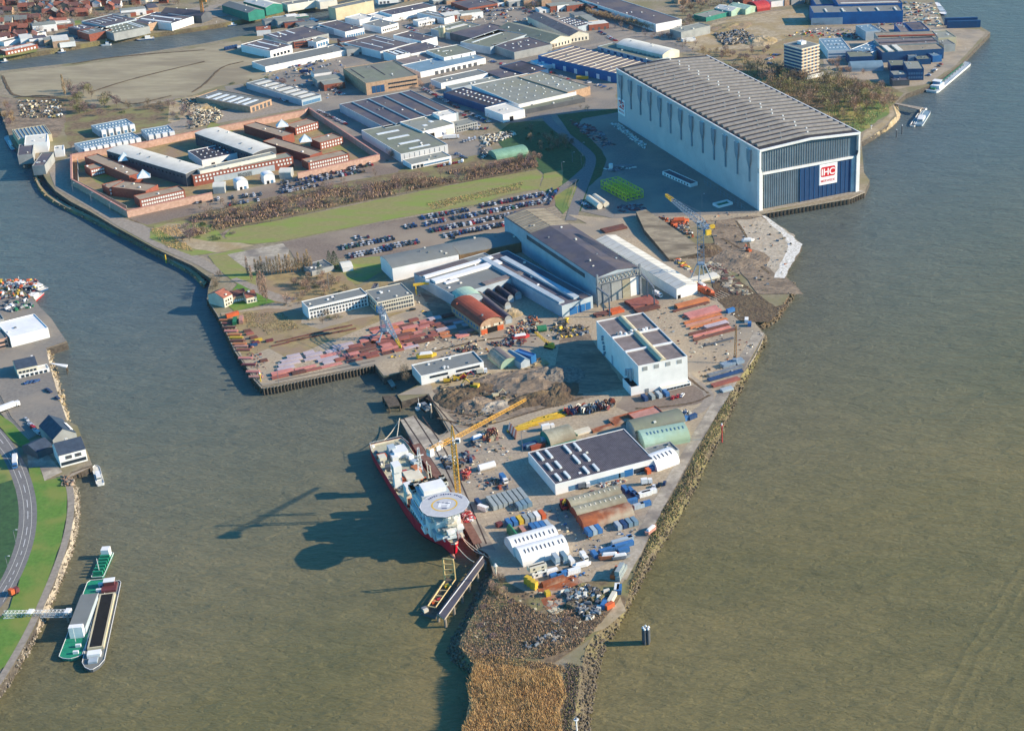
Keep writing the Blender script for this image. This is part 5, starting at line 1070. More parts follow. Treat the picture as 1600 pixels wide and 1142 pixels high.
    for q, k, sz in (("C 310,315", 'red', 3), ("C 300,360", 'orange', 2.6), ("C 300,395", 'orange', 2.4), ("C 395,290", 'plateorange', 4), ("C 370,300", 'yellow', 2), ("C 455,365", 'orange', 2.6), ("C 320,575", 'red', 4), ("C 310,545", 'maroon', 3), ("C 380,230", 'palebluewall', 3), ("C 345,185", 'white', 3), ("C 90,230", 'steel', 2), ("C 175,270", 'darkwall', 3)):
        blk('deck_gear', q, 3.5, sz*1.3, sz, sz*.8, k, .0, rnd.uniform(-.4, .4))
    for i in range(84):
        x = rnd.uniform(2, 76); y = rnd.choice([-1, 1])*rnd.uniform(5, 9.8) if rnd.random() < .7 else rnd.uniform(-9, 9); m = MB(); m.box(0, 0, 0, rnd.uniform(.4, 2), rnd.uniform(.4, 1.5), rnd.uniform(.4, 1.5), rnd.choice(['cream', 'steel', 'white', 'deckbeige', 'greywall', 'timber'])); ob('deck_fitting', m, T, (x, y, -.28), rnd.uniform(0, 1))
    for sg in (-1, 1): blk('boat_deck', "C 400,630" if sg < 0 else "C 560,450", 9, 16, 5, 1, 'palebluewall', 9); 
    blk('lifeboat', "C 322,585", 6, 7, 2.6, 2.6, 'orange', 4.6); blk('lifeboat', "C 780,690", 7, 8, 3, 2.4, 'salmon', 5)
    g = MB()
    for sg in (-3, 3): g.bar((60, 9+sg*.3, 0), (58+sg, 9, 13), .3, 'cream'); 
    for z in (4, 8, 12.5): g.bar((60-z*.15-.2*z, 8.4, z), (60+.1*z, 9.4, z), .22, 'cream')
    ob('deck_mast', g, T)
    g = MB(); g.lattice((76, 0, 19.8), (76, 0, 34), 2.2, .8, 6, .14, 'white'); g.box(76, 0, 29, .4, 5, .4, 'white'); g.box(76, 0, 26, .4, 3.5, .5, 'steel'); ob('radar_mast', g, T)
    g = MB()
    for i in range(26):
        for sg in (-1, 1): pass
    # railings along the stern
    for i in range(12): g.bar((i*.8, -9.2-i*.06, .8), (i*.8, -9.2-i*.06, 1.9), .08, 'white')
    g.bar((0, -9.2, 1.9), (10, -10.8, 1.9), .08, 'white'); g.bar((0, 9.2, 1.9), (0, -9.2, 1.9), .1, 'white'); g.bar((0, 9.2, 1.9), (10, 10.8, 1.9), .08, 'white'); ob('railing', g, T)
    return T
offshore_ship()
def rope(a, b, sag, label, r=.22):
    g = MB(); n = 14; P = []
    for i in range(n+1):
        t = i/n; p = a.lerp(b, t); P.append(Vector((p.x-a.x, p.y-a.y, p.z-a.z-sag*4*t*(1-t))))
    for i in range(n): g.bar(P[i], P[i+1], r, 'rope', 5)
    o = ob('mooring_rope', g, None, a); tag(o, label, 'rope', 'mooring ropes of the red ship')
rope(W(pts("y 575,460")[0], 4.5), W(pts("y 730,610")[0], .3), 1.5, 'mooring rope from the red bow down to the small jetty')
rope(W(pts("y 628,405")[0], 4.5), W(pts("y 815,545")[0], .3), 3, 'mooring rope from the red bow to the quay corner')
rope(W(pts("y 628,405")[0], 4.5), W(pts("F 300,735")[0], .5), 4, 'longest mooring rope, stretching from the red bow to the white barrel tents')
rope(W(pts("x 240,390")[0], 1.5), W(pts("x 445,110")[0], .3), 1.5, 'mooring rope from the red ship stern to the pier head')
rope(W(pts("x 410,340")[0], 1.5), W(pts("x 440,115")[0], .3), .5, 'short thin rope from the ship stern to the pier head')
# ================================================================ CRANES
def tower_crane():
    base = W((718.5, 797), 0); T = empty('tower_crane', 'tall yellow tower crane with long jib standing between ship and yard', 'tower crane', base)
    tip = W((821, 622.5), 47)-base; piv = Vector((0, 0, 43.5)); u = Vector((tip.x, tip.y, 0)).normalized()
    g = MB(); g.lattice((0, 0, 0), (0, 0, 43), 2.3, 2.3, 22, .24, 'craneyellow'); ob('mast', g, T)
    g = MB(); g.lattice(piv+u*1.5+Vector((0, 0, .6)), Vector((tip.x, tip.y, 46.5)), 1.9, 1.1, 26, .17, 'craneyellow', True); ob('jib', g, T)
    cj = piv-u*17; g = MB(); g.lattice(piv-u*1.2+Vector((0, 0, .4)), cj+Vector((0, 0, .4)), 1.8, 1.8, 7, .18, 'craneyellow'); ob('counter_jib', g, T)
    for t, sz in ((15.5, 4.2), (11, 2.6)):
        g = MB(); g.box(0, 0, 0, 2.6, 3.2, sz, 'white'); ob('counterweight', g, T, piv-u*t-Vector((0, 0, sz-1.2)), ang(Vector((0, 0, 0)), u))
    g = MB(); g.lattice(piv, piv+Vector((0, 0, 8)), 2.0, .5, 5, .2, 'craneyellow'); ob('apex', g, T)
    ap = piv+Vector((0, 0, 8)); g = MB(); g.bar(ap, piv+u*24+Vector((0, 0, 1.6)), .09, 'steel'); g.bar(ap, piv+u*46+Vector((0, 0, 2.4)), .09, 'steel'); g.bar(ap, cj+Vector((0, 0, 1)), .09, 'steel'); ob('tie_bar', g, T)
    g = MB(); g.box(0, 0, 0, 2.2, 2.0, 2.4, 'white'); g.box(0, -1.05, .8, 1.8, .1, 1.2, 'glass'); ob('cab', g, T, piv+Vector((2.6, -.8, -1.5)))
    g = MB(); g.box(0, 0, -.3, 6, 6, 1.2, 'concrete'); ob('base', g, T)
tower_crane()
def lattice_crane(basep, pivp, pz, tipp, tz, cwp, cz, label, k='craneblue', leg=True, wdt=4.0, tipk='yellow'):
    base = W(pts(basep)[0], 0); T = empty('lattice_crane', label, 'crane', base)
    tip = W(pts(tipp)[0], tz)-base; u = Vector((tip.x, tip.y, 0)).normalized(); v = Vector((-u.y, u.x, 0)); P = Vector((0, 0, pz))
    hl = pz*.3
    for sx in (-1, 1):
        for sy in (-1, 1):
            g = MB(); g.bar(v*(6*sx)+u*(6*sy), v*(2*sx)+u*(2*sy)+Vector((0, 0, hl)), .45, k, 6); ob('leg', g, T)
            ob('bogie', boxmesh(2.6, 1.6, 1.4, k), T, v*(6*sx)+u*(6*sy))
    g = MB(); g.box(0, 0, hl, 5, 5, 1, k); g.lattice((0, 0, hl+1), P, wdt, wdt*.9, 8, .22, k); ob('tower', g, T)
    g = MB(); m_ = P.lerp(tip, .8); g.lattice(P, m_, wdt*.9, wdt*.45, 11, .2, k); ob('jib', g, T)
    g = MB(); g.lattice(m_, tip, wdt*.45, wdt*.3, 4, .26, tipk); g.box(tip.x, tip.y, tip.z-1, 1.6, 1.6, 1.6, tipk); ob('jib_head', g, T)
    cw = -u*11+Vector((0, 0, cz)); g = MB(); g.lattice(P, cw, wdt*.9, wdt*.7, 4, .2, k); ob('counter_jib', g, T)
    g = MB(); g.box(0, 0, -3.2, 2.2, 4.0, 3.6, tipk if tipk == 'yellow' else k); g.box(2.0, 0, -3.2, 1.8, 4.0, 3.6, 'bluewall'); ob('counterweight', g, T, cw, ang(Vector((0, 0, 0)), u))
    g = MB(); g.box(0, 0, 0, 2.6, 2.6, 2.8, 'white'); g.box(0, -1.35, 1, 2, .1, 1.2, 'glass'); ob('cab', g, T, P+u*2.5-Vector((0, 0, 4)))
    g = MB(); g.bar(P+Vector((0, 0, .5)), P+Vector((0, 0, 7)), .25, k); g.bar(P+Vector((0, 0, 7)), tip, .1, 'steel'); g.bar(P+Vector((0, 0, 7)), cw, .1, 'steel'); ob('stay', g, T)
    return T
lattice_crane("D 455,905", "D 430,330", 46, "D 125,90", 50, "D 555,410", 43, 'tall blue grey lattice crane with yellow jib head above the slipway', wdt=4.6)
lattice_crane("j 1400,640", "j 1400,510", 19, "j 1515,700", 13, "j 1380,500", 19, 'blue grey lattice crane leaning over the red steel stacks', wdt=3.6)
def small_crane(bp, label, tip, tz, k='yellow', body='yellow', hb=3.5):
    base = W(pts(bp)[0]); T = empty('mobile_crane', label, 'crane', base); t = W(pts(tip)[0], tz)-base
    a_ = math.atan2(t.y, t.x)
    g = MB(); g.box(0, 0, .8, 6.5, 3, 1.6, body); g.box(-1.5, 0, 2.4, 3.2, 2.8, 1.6, body); ob('body', g, T, (0, 0, 0), a_)
    for sy in (-1.5, 1.5): g = MB(); g.box(0, sy, 0, 6.8, .8, 1.1, 'tyre'); ob('track', g, T, (0, 0, 0), a_)
    g = MB(); g.box(1.6, .6, 2.4, 1.6, 1.4, 1.7, 'glass'); ob('cab', g, T, (0, 0, 0), a_)
    g = MB(); g.lattice((0, 0, 2.8), t, 1.5, .8, max(5, int(t.length/2)), .16, k); ob('boom', g, T)
small_crane("k 1385,815", 'yellow lattice boom crane at the barge by the yard shadow', "k 1270,690", 9)
small_crane("l 1215,790", 'pale orange tower boom crane by the east quay wall', "l 1222,545", 23, 'craneorange', 'craneblue')
small_crane("F 690,190", 'red crawler crane with raised yellow boom by the quonset huts', "F 700,118", 8, 'yellow', 'red')
small_crane("m 520,300", 'grey little hoist on the dock edge', "m 560,290", 4, 'steel', 'steel')
def gantry():
    a, b = WP("k 350,395 490,375", 0); T = empty('gantry_crane', 'yellow portal gantry crane beside the workshop wall', 'gantry crane', a); d = b-a; u = d.normalized()
    for q in (Vector((0, 0, 0)), d): 
        for s in (-2, 2): g = MB(); g.bar(q+Vector((-u.y, u.x, 0))*s, q+Vector((0, 0, 6.5)), .35, 'yellow', 6); ob('leg', g, T)
    g = MB(); g.box(0, 0, 0, d.length+3, 1.6, 1.5, 'yellow'); ob('beam', g, T, d/2+Vector((0, 0, 6.4)), ang(a, b)); ob('trolley', boxmesh(3, 2.6, 1.4, 'white'), T, d*.7+Vector((0, 0, 7.9)))
gantry()
def excavator(q, label, k='yellow', rz=0.0, sc=1.0):
    T = empty('excavator', label, 'excavator', W(pts(q)[0], .1), rz)
    for sy in (-1.2, 1.2): g = MB(); g.box(0, sy*sc, 0, 4.4*sc, .7*sc, 1.0*sc, 'tyre'); ob('track', g, T)
    g = MB(); g.box(-.4*sc, 0, 1.0*sc, 3.8*sc, 2.6*sc, 1.4*sc, k); ob('body', g, T); g = MB(); g.box(.9*sc, .7*sc, 2.4*sc, 1.4*sc, 1.1*sc, 1.3*sc, 'glass'); ob('cab', g, T)
    g = MB(); g.bar((1.3*sc, -.3, 2*sc), (4.4*sc, -.3, 4.6*sc), .32*sc, k); g.bar((4.4*sc, -.3, 4.6*sc), (6.4*sc, -.3, 1.6*sc), .26*sc, k); ob('boom', g, T)
    g = MB(); g.box(6.3*sc, -.3, .5*sc, 1.1*sc, 1.3*sc, 1.1*sc, 'steel'); ob('bucket', g, T)
excavator("G 255,410", 'yellow excavator among the dark spoil heaps', 'yellow', 2.9, 1.3); excavator("G 462,490", 'pale yellow digger on the sandy track in the dirt lot', 'tan', .5)
excavator("i 1185,852", 'small red digger on the sandy landfill by the river', 'orange', 2.2); excavator("m 690,85", 'left yellow loader parked in front of the white flat office', 'yellow', .3); excavator("m 765,70", 'right yellow loader parked in front of the white flat office', 'yellow', .3)
excavator("m 820,55", 'red loader parked in front of the white flat office', 'red', .3)
# lime green steel jacket frame in the hall's shade
def jacket():
    loc, rz, L, D = frame("i 262,395 345,508 462,480", 0)
    T = empty('steel_jacket_frame', 'lime green tubular steel frame lying in the shade of the big hall', 'steel frame', loc, rz); hx, hy, h = L/2, D/2, 7
    for zz in (0.5, h/2, h):
        g = MB(); n = 7
        for sx in (-1, -.33, .33, 1): g.bar((sx*hx, -hy, zz), (sx*hx, hy, zz), .3, 'limepaint')
        for i in range(n+1):
            y = -hy+D*i/n; g.bar((-hx, y, zz), (hx, y, zz), .24, 'limepaint')
        ob('frame_level', g, T)
    g = MB()
    for i in range(8):
        y = -hy+D*i/7
        for sx in (-1, -.33, .33, 1): g.bar((sx*hx, y, .5), (sx*hx, y, h), .24, 'limepaint')
        if i < 7:
            for sx in (-1, 1): g.bar((sx*hx, y, .5), (sx*hx, y+D/7, h), .2, 'limepaint')
    ob('bracing', g, T)
jacket()
def pipe(q0, q1, r, z, k, name, label, cat='pipe', group=None):
    a, b = W(pts(q0)[0], z), W(pts(q1)[0], z); T = MB(); d = b-a; T.bar((0, 0, r), (d.x, d.y, r), r, k, 14); o = ob(name, T, None, a); tag(o, label, cat, group); return o
pipe("i 88,502", "i 165,560", 2.6, 0, 'cream', 'steel_tank', 'left one of two big cream cylinders at the yard road'); pipe("i 128,492", "i 210,548", 2.6, 0, 'cream', 'steel_tank', 'right one of two big cream cylinders at the yard road')
pipe("k 1290,690", "k 1360,680", 2.2, 0, 'contgreen', 'green_tank', 'dark green cylinder tank behind the yellow crane boom'); pipe("E 590,795", "E 725,758", 2.0, 0, 'white', 'white_tank', 'long white cylinder lying on the pale slab yard')
pipe("i 240,275", "i 400,270", 1.2, 0, 'steel', 'steel_tube', 'long steel tube in the hall shade beside a white tank')
# ================================================================ BOATS
def barge(q0, q1, beam, name, label, cat, hull, deck, fb=1.6, bow=.12, build=None, z=WL):
    """q0 bow, q1 stern at deck level"""
    a, b = W(pts(q0)[0], z+fb), W(pts(q1)[0], z+fb); d = a-b; Lb = math.hypot(d.x, d.y); c = (a+b)/2
    T = empty(name, label, cat, (c.x, c.y, z), ang(b, a)); h = Lb/2; w2 = beam/2
    out = [(-h, -w2*.8), (-h*.95, -w2), (h*(1-2*bow), -w2), (h*(1-bow*.7), -w2*.62), (h, -w2*.12), (h, w2*.12), (h*(1-bow*.7), w2*.62), (h*(1-2*bow), w2), (-h*.95, w2), (-h, w2*.8)]
    m = MB(); n = len(out); lo = [(x*.985, y*.9, -1.5) for x, y in out]; hi = [(x, y, fb) for x, y in out]
    for i in range(n): m.face([lo[i], lo[(i+1) % n], hi[(i+1) % n], hi[i]], hull)
    ob('hull', m, T); m = MB(); m.face([(x*.99, y*.97, fb-.25) for x, y in out], deck)
    ob('deck', m, T)
    g = MB()
    for i in range(n): g.bar((out[i][0], out[i][1], fb), (out[(i+1) % n][0], out[(i+1) % n][1], fb), .14, 'white')
    ob('gunwale', g, T)
    if build: build(T, Lb, beam, fb)
    return T
def b_green(T, L, B, f):
    g = MB(); g.box(-L*.0, 0, f-.2, L*.42, B*.72, 4.2, 'palebluewall'); g.box(0, 0, f+4, L*.42+.4, B*.74, .3, 'roofgrey'); ob('cargo_house', g, T)
    g = MB(); g.box(L*.23, 0, f-.2, 3, B*.6, 6, 'white'); ob('wheelhouse', g, T)
    for x in (-.42, -.34, .36, .44): ob('bollard_gear', boxmesh(1.2, 2.4, 1.4, 'white'), T, (L*x, B*.2, f-.2))
    g = MB(); g.bar((L*.3, 0, f), (L*.3, 0, f+9), .15, 'white'); ob('mast', g, T)
barge("r 275,985", "r 392,672", 10.5, 'work_barge', 'green decked work barge with pale cargo house moored by the gangway', 'barge', 'teal', 'deckgreen', 1.8, .04, b_green)
def b_hold(T, L, B, f):
    g = MB(); g.box(-L*.02, 0, f-.2, L*.62, B*.74, 1.5, 'tan'); ob('coaming', g, T); g = MB(); g.box(-L*.02, 0, f+1.31, L*.6, B*.56, .05, 'darkhole'); ob('hold', g, T)
    g = MB(); g.box(-L*.42, 0, f-.2, L*.1, B*.7, 1.2, 'maroon'); ob('stern_deck', g, T); g = MB(); g.box(-L*.45, 0, f, 3.5, B*.5, 3.2, 'maroon'); g.box(-L*.45, 0, f+3.2, 3.8, B*.55, .3, 'white'); ob('wheelhouse', g, T)
    g = MB(); g.box(L*.35, 0, f-.2, L*.05, B*.6, 2, 'white'); ob('fore_cabin', g, T); ob('hatch', boxmesh(4, 4, 1, 'palebluewall'), T, (L*.41, 0, f-.2))
barge("r 362,1028", "r 440,680", 9.8, 'hopper_barge', 'long hopper barge with open black hold and maroon stern', 'barge', 'darkwall', 'roofgrey', 1.9, .09, b_hold)
def b_dredge(T, L, B, f):
    for i in range(6): ob('ladder_frame', boxmesh(1.2, B*.8, 2.2, 'deckgreen'), T, (-L*.4+L*.13*i, 0, f-.2))
    g = MB(); g.box(L*.38, 0, f-.2, 4, 4, 4.5, 'white'); ob('cab', g, T); g = MB(); g.bar((-L*.3, 0, f), (-L*.3, 0, f+8), .2, 'white'); ob('mast', g, T)
barge("r 428,565", "r 385,662", 6, 'dredge_pontoon', 'narrow green pontoon with white cab ahead of the barges', 'pontoon', 'teal', 'deckgreen', 1.2, .03, b_dredge)
def b_tank(T, L, B, f):
    for i in range(16): ob('tank_lid', boxmesh(1.4, 1.4, .9, 'steel'), T, (-L*.22+L*.62*i/16, 1.6*(-1)**i, f-.2))
    g = MB(); g.bar((-L*.25, 0, f+.7), (L*.4, 0, f+.7), .35, 'contgreen'); g.bar((-L*.25, -1.5, f+.6), (L*.4, -1.5, f+.6), .2, 'steel'); ob('deck_pipe', g, T)
    g = MB(); g.box(-L*.36, 0, f-.2, L*.13, B*.8, 3, 'white'); g.box(-L*.34, 0, f+2.8, L*.06, B*.55, 2.6, 'glassblue'); g.box(-L*.34, 0, f+5.3, L*.07, B*.6, .3, 'white'); ob('wheelhouse', g, T); ob('hatch', boxmesh(3, 5, 1.4, 'contgreen'), T, (-L*.45, 0, f-.2))
barge("e 1240,385", "e 1020,568", 14, 'tanker_barge', 'long white inland tanker moored at the far right quay', 'tanker', 'white', 'palebluewall', 2.2, .06, b_tank)
def b_small(T, L, B, f):
    g = MB(); g.box(-L*.15, 0, f-.2, L*.3, B*.6, 2.4, 'white'); g.box(-L*.15, 0, f+.6, L*.31, B*.5, .7, 'glass'); ob('cabin', g, T); g = MB(); g.bar((-L*.1, 0, f+2), (-L*.1, 0, f+6), .12, 'white'); ob('mast', g, T)
def b_long(T, L, B, f):
    g = MB(); g.box(0, 0, f-.2, L*.6, B*.7, 1.4, 'palebluewall'); ob('hatch', g, T); b_small(T, L*.8, B, f)
barge("B 1235,600", "B 1080,850", 9, 'ferry', 'blue grey patrol boat alongside the far right pontoon', 'boat', 'palebluewall', 'bluegrey', 2, .1, b_small)
barge("B 1200,555", "B 975,875", 5, 'landing_pontoon', 'narrow white landing pontoon at the end of the far gangway', 'pontoon', 'white', 'quayedge', 1.2, .02, lambda T, L, B, f: [ob('rail', boxmesh(L*.9, .15, 1.1, 'white'), T, (0, 2*s, f-.2)) for s in (-1, 1)])
barge("e 1100,90", "e 1042,15", 9, 'river_boat', 'dark hulled river boat at the top of the far quay', 'boat', 'navy', 'white', 2, .1, b_long)
barge("e 1260,312", "e 1215,350", 5, 'launch', 'tiny white launch just ahead of the white tanker', 'boat', 'white', 'white', 1, .2, b_small)
for q0, q1, bm, hk, lab in (("a 1055,305", "a 1195,292", 8, 'navy', 'white decked canal ship beyond the field'), ("a 780,345", "a 862,340", 6, 'white', 'short white boat moored at the canal path'), ("a 310,405", "a 400,400", 6, 'white', 'white canal cruiser near the reeds, upper left'), ("a 440,405", "a 505,395", 6, 'navy', 'dark canal boat right of the white cruiser'),
      ("a 0,478", "a 60,470", 7, 'navy', 'dark canal boat at the left picture edge'), ("b 560,155", "b 895,115", 12, 'teal', 'long grey green freight barge in the canal basin'), ("b 690,200", "b 820,180", 9, 'white', 'white motor ship beside the dark roofed canal hall'), ("b 862,170", "b 975,155", 9, 'navy', 'deep blue vessel beside the beige box warehouse'),
      ("b 150,215", "b 225,198", 5, 'white', 'slim white canal boat left of the workboat'), ("b 262,195", "b 340,185", 8, 'navy', 'white topped workboat at the canal bend'), ("q 115,190", "q 195,120", 9, 'red', 'red bowed tug at the left harbour'), ("q 20,130", "q 110,120", 8, 'orange', 'orange workboat at the left harbour'), ("q 60,60", "q 130,90", 8, 'navy', 'dark tug with white cabin at the left harbour'),
      ("q 5,85", "q 60,95", 7, 'maroon', 'maroon small vessel at the left picture edge harbour'), ("q 140,70", "q 225,105", 7, 'navy', 'outermost dark tug of the left harbour'), ("q 485,1000", "q 512,1095", 4, 'white', 'white motor yacht at the restaurant pier'), ("m 450,290", "m 485,268", 3, 'white', 'small round white dinghy in the narrow dock'), ("f 55,60", "f 120,165", 7, 'navy', 'grey blue cutter moored at the left water offices')):
    barge(q0, q1, bm, 'boat', lab, 'boat', hk, 'roofwhite', 1.4, .14, b_small if 'long' not in lab else b_long)
# sheerleg pontoon with the yellow A-frame
def sheerleg():
    P = [W(p, WL+1.4) for p in pts("o 68,695 160,722 300,505 222,478")]; o = P[0]; T = empty('sheerleg_pontoon', 'dark pontoon carrying a pale yellow A-frame beside the jetty', 'pontoon', (o.x, o.y, WL)); L = [(p.x-o.x, p.y-o.y) for p in P]
    m = MB(); m.prism(L, -1, 1.4, 'darkwall', 'timber'); ob('hull', m, T)
    def q(s, z): p = W(pts(s)[0], z); return Vector((p.x-o.x, p.y-o.y, z-WL))
    g = MB(); f1, f2 = q("o 218,498", -2.5), q("o 282,492", -2.5); t1, t2 = q("o 205,362", 13), q("o 268,370", 13)
    for a_, b_ in ((f1, t1), (f2, t2), (t1, t2)): g.bar(a_, b_, .42, 'paleyellow', 6)
    for t in (.25, .5, .75): g.bar(f1.lerp(t1, t), f2.lerp(t2, t), .28, 'paleyellow')
    ob('a_frame', g, T); g = MB(); e1, e2 = q("o 112,655", -2), q("o 160,665", -2)
    g.bar(f1, e1, .4, 'paleyellow', 6); g.bar(f2, e2, .4, 'paleyellow', 6)
    for t in (.2, .4, .6, .8, 1): g.bar(f1.lerp(e1, t), f2.lerp(e2, t), .26, 'paleyellow')
    ob('boom_frame', g, T)
    for s, k in (("o 100,690", 'cream'), ("o 150,640", 'orange'), ("o 185,625", 'red'), ("o 230,540", 'yellow'), ("o 90,680", 'steel')): p = q(s, WL+1.4); ob('deck_winch', boxmesh(2.4, 1.8, 1.5, k), T, (p.x, p.y, 1.4), .6)
sheerleg()
# ================================================================ JETTIES, DOLPHINS, BEACONS
def jetty(name, label, s, z, th, k, kt, piles, pk='timber', pr=.5, zp=-8, extra=None):
    P = WP(s, z); o = P[0]; T = empty(name, label, 'jetty', (o.x, o.y, 0)); L = [(p.x-o.x, p.y-o.y) for p in P]
    m = MB(); m.prism(L, z-th, z, k, kt); ob('deck', m, T)
    for i in range(len(L)):
        a, b = Vector(L[i]+(0,)), Vector(L[(i+1) % len(L)]+(0,)); n = max(1, int((b-a).length/piles))
        for j in range(n):
            p = a.lerp(b, j/n); c = Vector((sum(q[0] for q in L)/len(L), sum(q[1] for q in L)/len(L), 0)); p = p+(c-p).normalized()*.6
            g = MB(); g.cyl(0, 0, zp, pr, z-th-zp+.2, pk, 8); ob('pile', g, T, p)
    if extra: extra(T, o)
    return T
jetty('finger_jetty', 'narrow dark decked jetty on concrete legs beside the yellow A-frame', "o 440,345 170,702 215,735 468,378", 0, .9, 'concrete', 'roofdark', 9, 'concrete', .7)
a_, b_ = WP("o 452,352 183,705", .05); g = MB(); d_ = b_-a_; g.bar((0, 0, .25), (d_.x, d_.y, .25), .22, 'white'); tag(ob('pipe_line', g, None, a_), 'white pipe running along the dark finger jetty', 'pipe')
jetty('timber_jetty', 'heavy timber fender structure at the dock mouth', "m 185,190 290,190 325,262 235,275", -.6, .8, 'timber', 'timber', 5)
jetty('small_landing', 'small steel landing stage below the steel yard', "k 108,1045 150,1040 190,1100 160,1115", -2.5, .5, 'steel', 'concrete', 7)
jetty('restaurant_pier', 'light pile pier below the riverside restaurant', "t 340,1010 740,810 780,850 380,1040", -.8, .6, 'timber', 'quayedge', 5, 'timber', .35)
jetty('gangway_pier', 'long grey footbridge from the tree bank to the far pontoon', "B 650,480 700,470 1160,550 1110,590", .3, .9, 'quayedge', 'quayedge', 24, 'timber', .6)
jetty('service_pier', 'short white gangway with pink platform on the left bank', "q 255,482 268,480 345,488 340,502", 0, .5, 'white', 'white', 9, 'timber', .35)
def gang():
    a, b = W(pts("r 15,818")[0], 1.0), W(pts("r 285,812")[0], -1.5); T = empty('access_bridge', 'white lattice footbridge from the dyke to the green barge', 'footbridge', a); d = b-a
    g = MB(); g.lattice((0, 0, 1), d+Vector((0, 0, 1)), 2.6, 2.6, 18, .14, 'white'); g.box(d.x/2, d.y/2, d.z/2-.5, d.length, 2, .2, 'greywall', ang(a, b)); ob('span', g, T)
    for t in (.4, .95): 
        g = MB(); p = d*t; g.box(p.x, p.y, -8-a.z, 1.2, 3, 8+p.z+1, 'concrete'); g.box(p.x, p.y, p.z+2.3, 2.5, 4, .4, 'white'); ob('support', g, T)
gang()
# quay fender piles: quay front of the steel yard
def fenders(s, n, label, z0=-7, ln=7.0):
    P = WP(s, 0); o = P[0]; T = empty('quay_piles', label, 'quay piles', (o.x, o.y, 0)); tot = sum((P[i+1]-P[i]).length for i in range(len(P)-1)); k = 0
    for i in range(len(P)-1):
        d = P[i+1]-P[i]; m = max(1, round(n*d.length/tot)); nr = Vector((d.y, -d.x, 0)).normalized()*.7
        for j in range(m): p = P[i].lerp(P[i+1], (j+.5)/m)+nr-o; g = CACHE.get(('pile', ln)) or CACHE.setdefault(('pile', ln), (lambda q: (q.cyl(0, 0, 0, .42, ln, 'timber', 7), q.mesh('pile'))[1])(MB())); ob('pile', g, T, (p.x, p.y, z0))
        g = MB(); g.box(0, 0, -.7, d.length, .5, .7, 'quayedge'); c = (P[i]+P[i+1])/2+nr*.35-o; ob('edge_beam', g, T, (c.x, c.y, .12), ang(P[i], P[i+1]))
fenders("z 409,606 430,603 584,570.5", 34, 'timber piles and edge beam along the front of the steel yard quay')
fenders("z 324,466 340,491 354,519 368,549 386,573 398,593 409,605", 36, 'timber piles along the left side of the steel yard quay')
fenders("z 647.6,649 646.6,696.8 684.8,751 725,819 748,858", 40, 'timber piles along the quay behind the red ship')
fenders("z 1195,523 1188,540 1180,556 1171,570", 12, 'timber piles at the east quay corner', -5, 5)
fenders("z 1188,334 1328,310 1351,300", 30, 'piles under the sill of the big hall', -6, 5.6)
def dolphin(q, label, n=4, r=.7, hh=8.5, cap='white', sp=1.4, k='darkwall', z=WL):
    p = W(pts(q)[0], z); T = empty('mooring_dolphin', label, 'mooring post', (p.x, p.y, 0))
    for i in range(n): a0 = 2*pi*i/n+.5; g = MB(); g.cyl(sp*cos(a0), sp*sin(a0), z-2, r, hh+2, k, 9); g.cyl(sp*cos(a0), sp*sin(a0), z+hh, r, .8, cap, 9, r*.4); ob('pile', g, T)
    if n > 1: g = MB(); g.cyl(0, 0, z+hh-1.8, sp*1.2, .7, k, 12); g.bar((0, 0, z+hh), (0, 0, z+hh+2), .15, 'white'); ob('cap_ring', g, T)
dolphin("z 1010,1004", 'cluster of black mooring piles with white caps in the right river', 5)
dolphin("B 690,1085", 'left of two slim white capped posts near the tree bank', 1, .55, 7, 'white', 0); dolphin("B 790,1025", 'right of two slim white capped posts near the tree bank', 1, .55, 8, 'white', 0)
dolphin("z 260,411", 'yellow topped post at the breakwater tip', 1, .5, 6, 'yellow', 0, 'yellow'); dolphin("x 852,105", 'white mooring post standing in the narrow dock', 1, .7, 9, 'white', 0, 'quayedge')
def beacon(q, label, k, hh, z=0):
    p = W(pts(q)[0], z); T = empty('light_beacon', label, 'beacon', p); g = MB(); g.cyl(0, 0, -1, .45, hh+1, k, 8, .3); ob('post', g, T); g = MB(); g.cyl(0, 0, hh, 1.1, .25, k, 10); g.cyl(0, 0, hh+.25, .45, 1.2, 'white' if k != 'white' else 'steel', 8); ob('lantern', g, T)
beacon("n 1530,440", 'red harbour beacon on the east river bank', 'red', 10, -1); beacon("p 1045,965", 'white light beacon beside the dark reed slope', 'white', 6, -1); beacon("F 92,830", 'white hooked post on the shaded headland shore', 'cream', 8)
beacon("B 240,935", 'white marker post on the grass by the tree bank', 'white', 3); beacon("j 435,975", 'blue round sign on yellow post at the steel quay corner', 'yellow', 5)
def lamp(q, label, hh=10):
    p = W(pts(q)[0], 0); T = empty('street_lamp', label, 'street lamp', p); g = MB(); g.bar((0, 0, 0), (0, 0, hh), .14, 'steel', 6); ob('post', g, T); g = MB(); g.bar((0, 0, hh), (1.6, 0, hh+.3), .1, 'steel'); g.box(1.8, 0, hh+.15, 1, .4, .2, 'white'); ob('lamp_head', g, T)
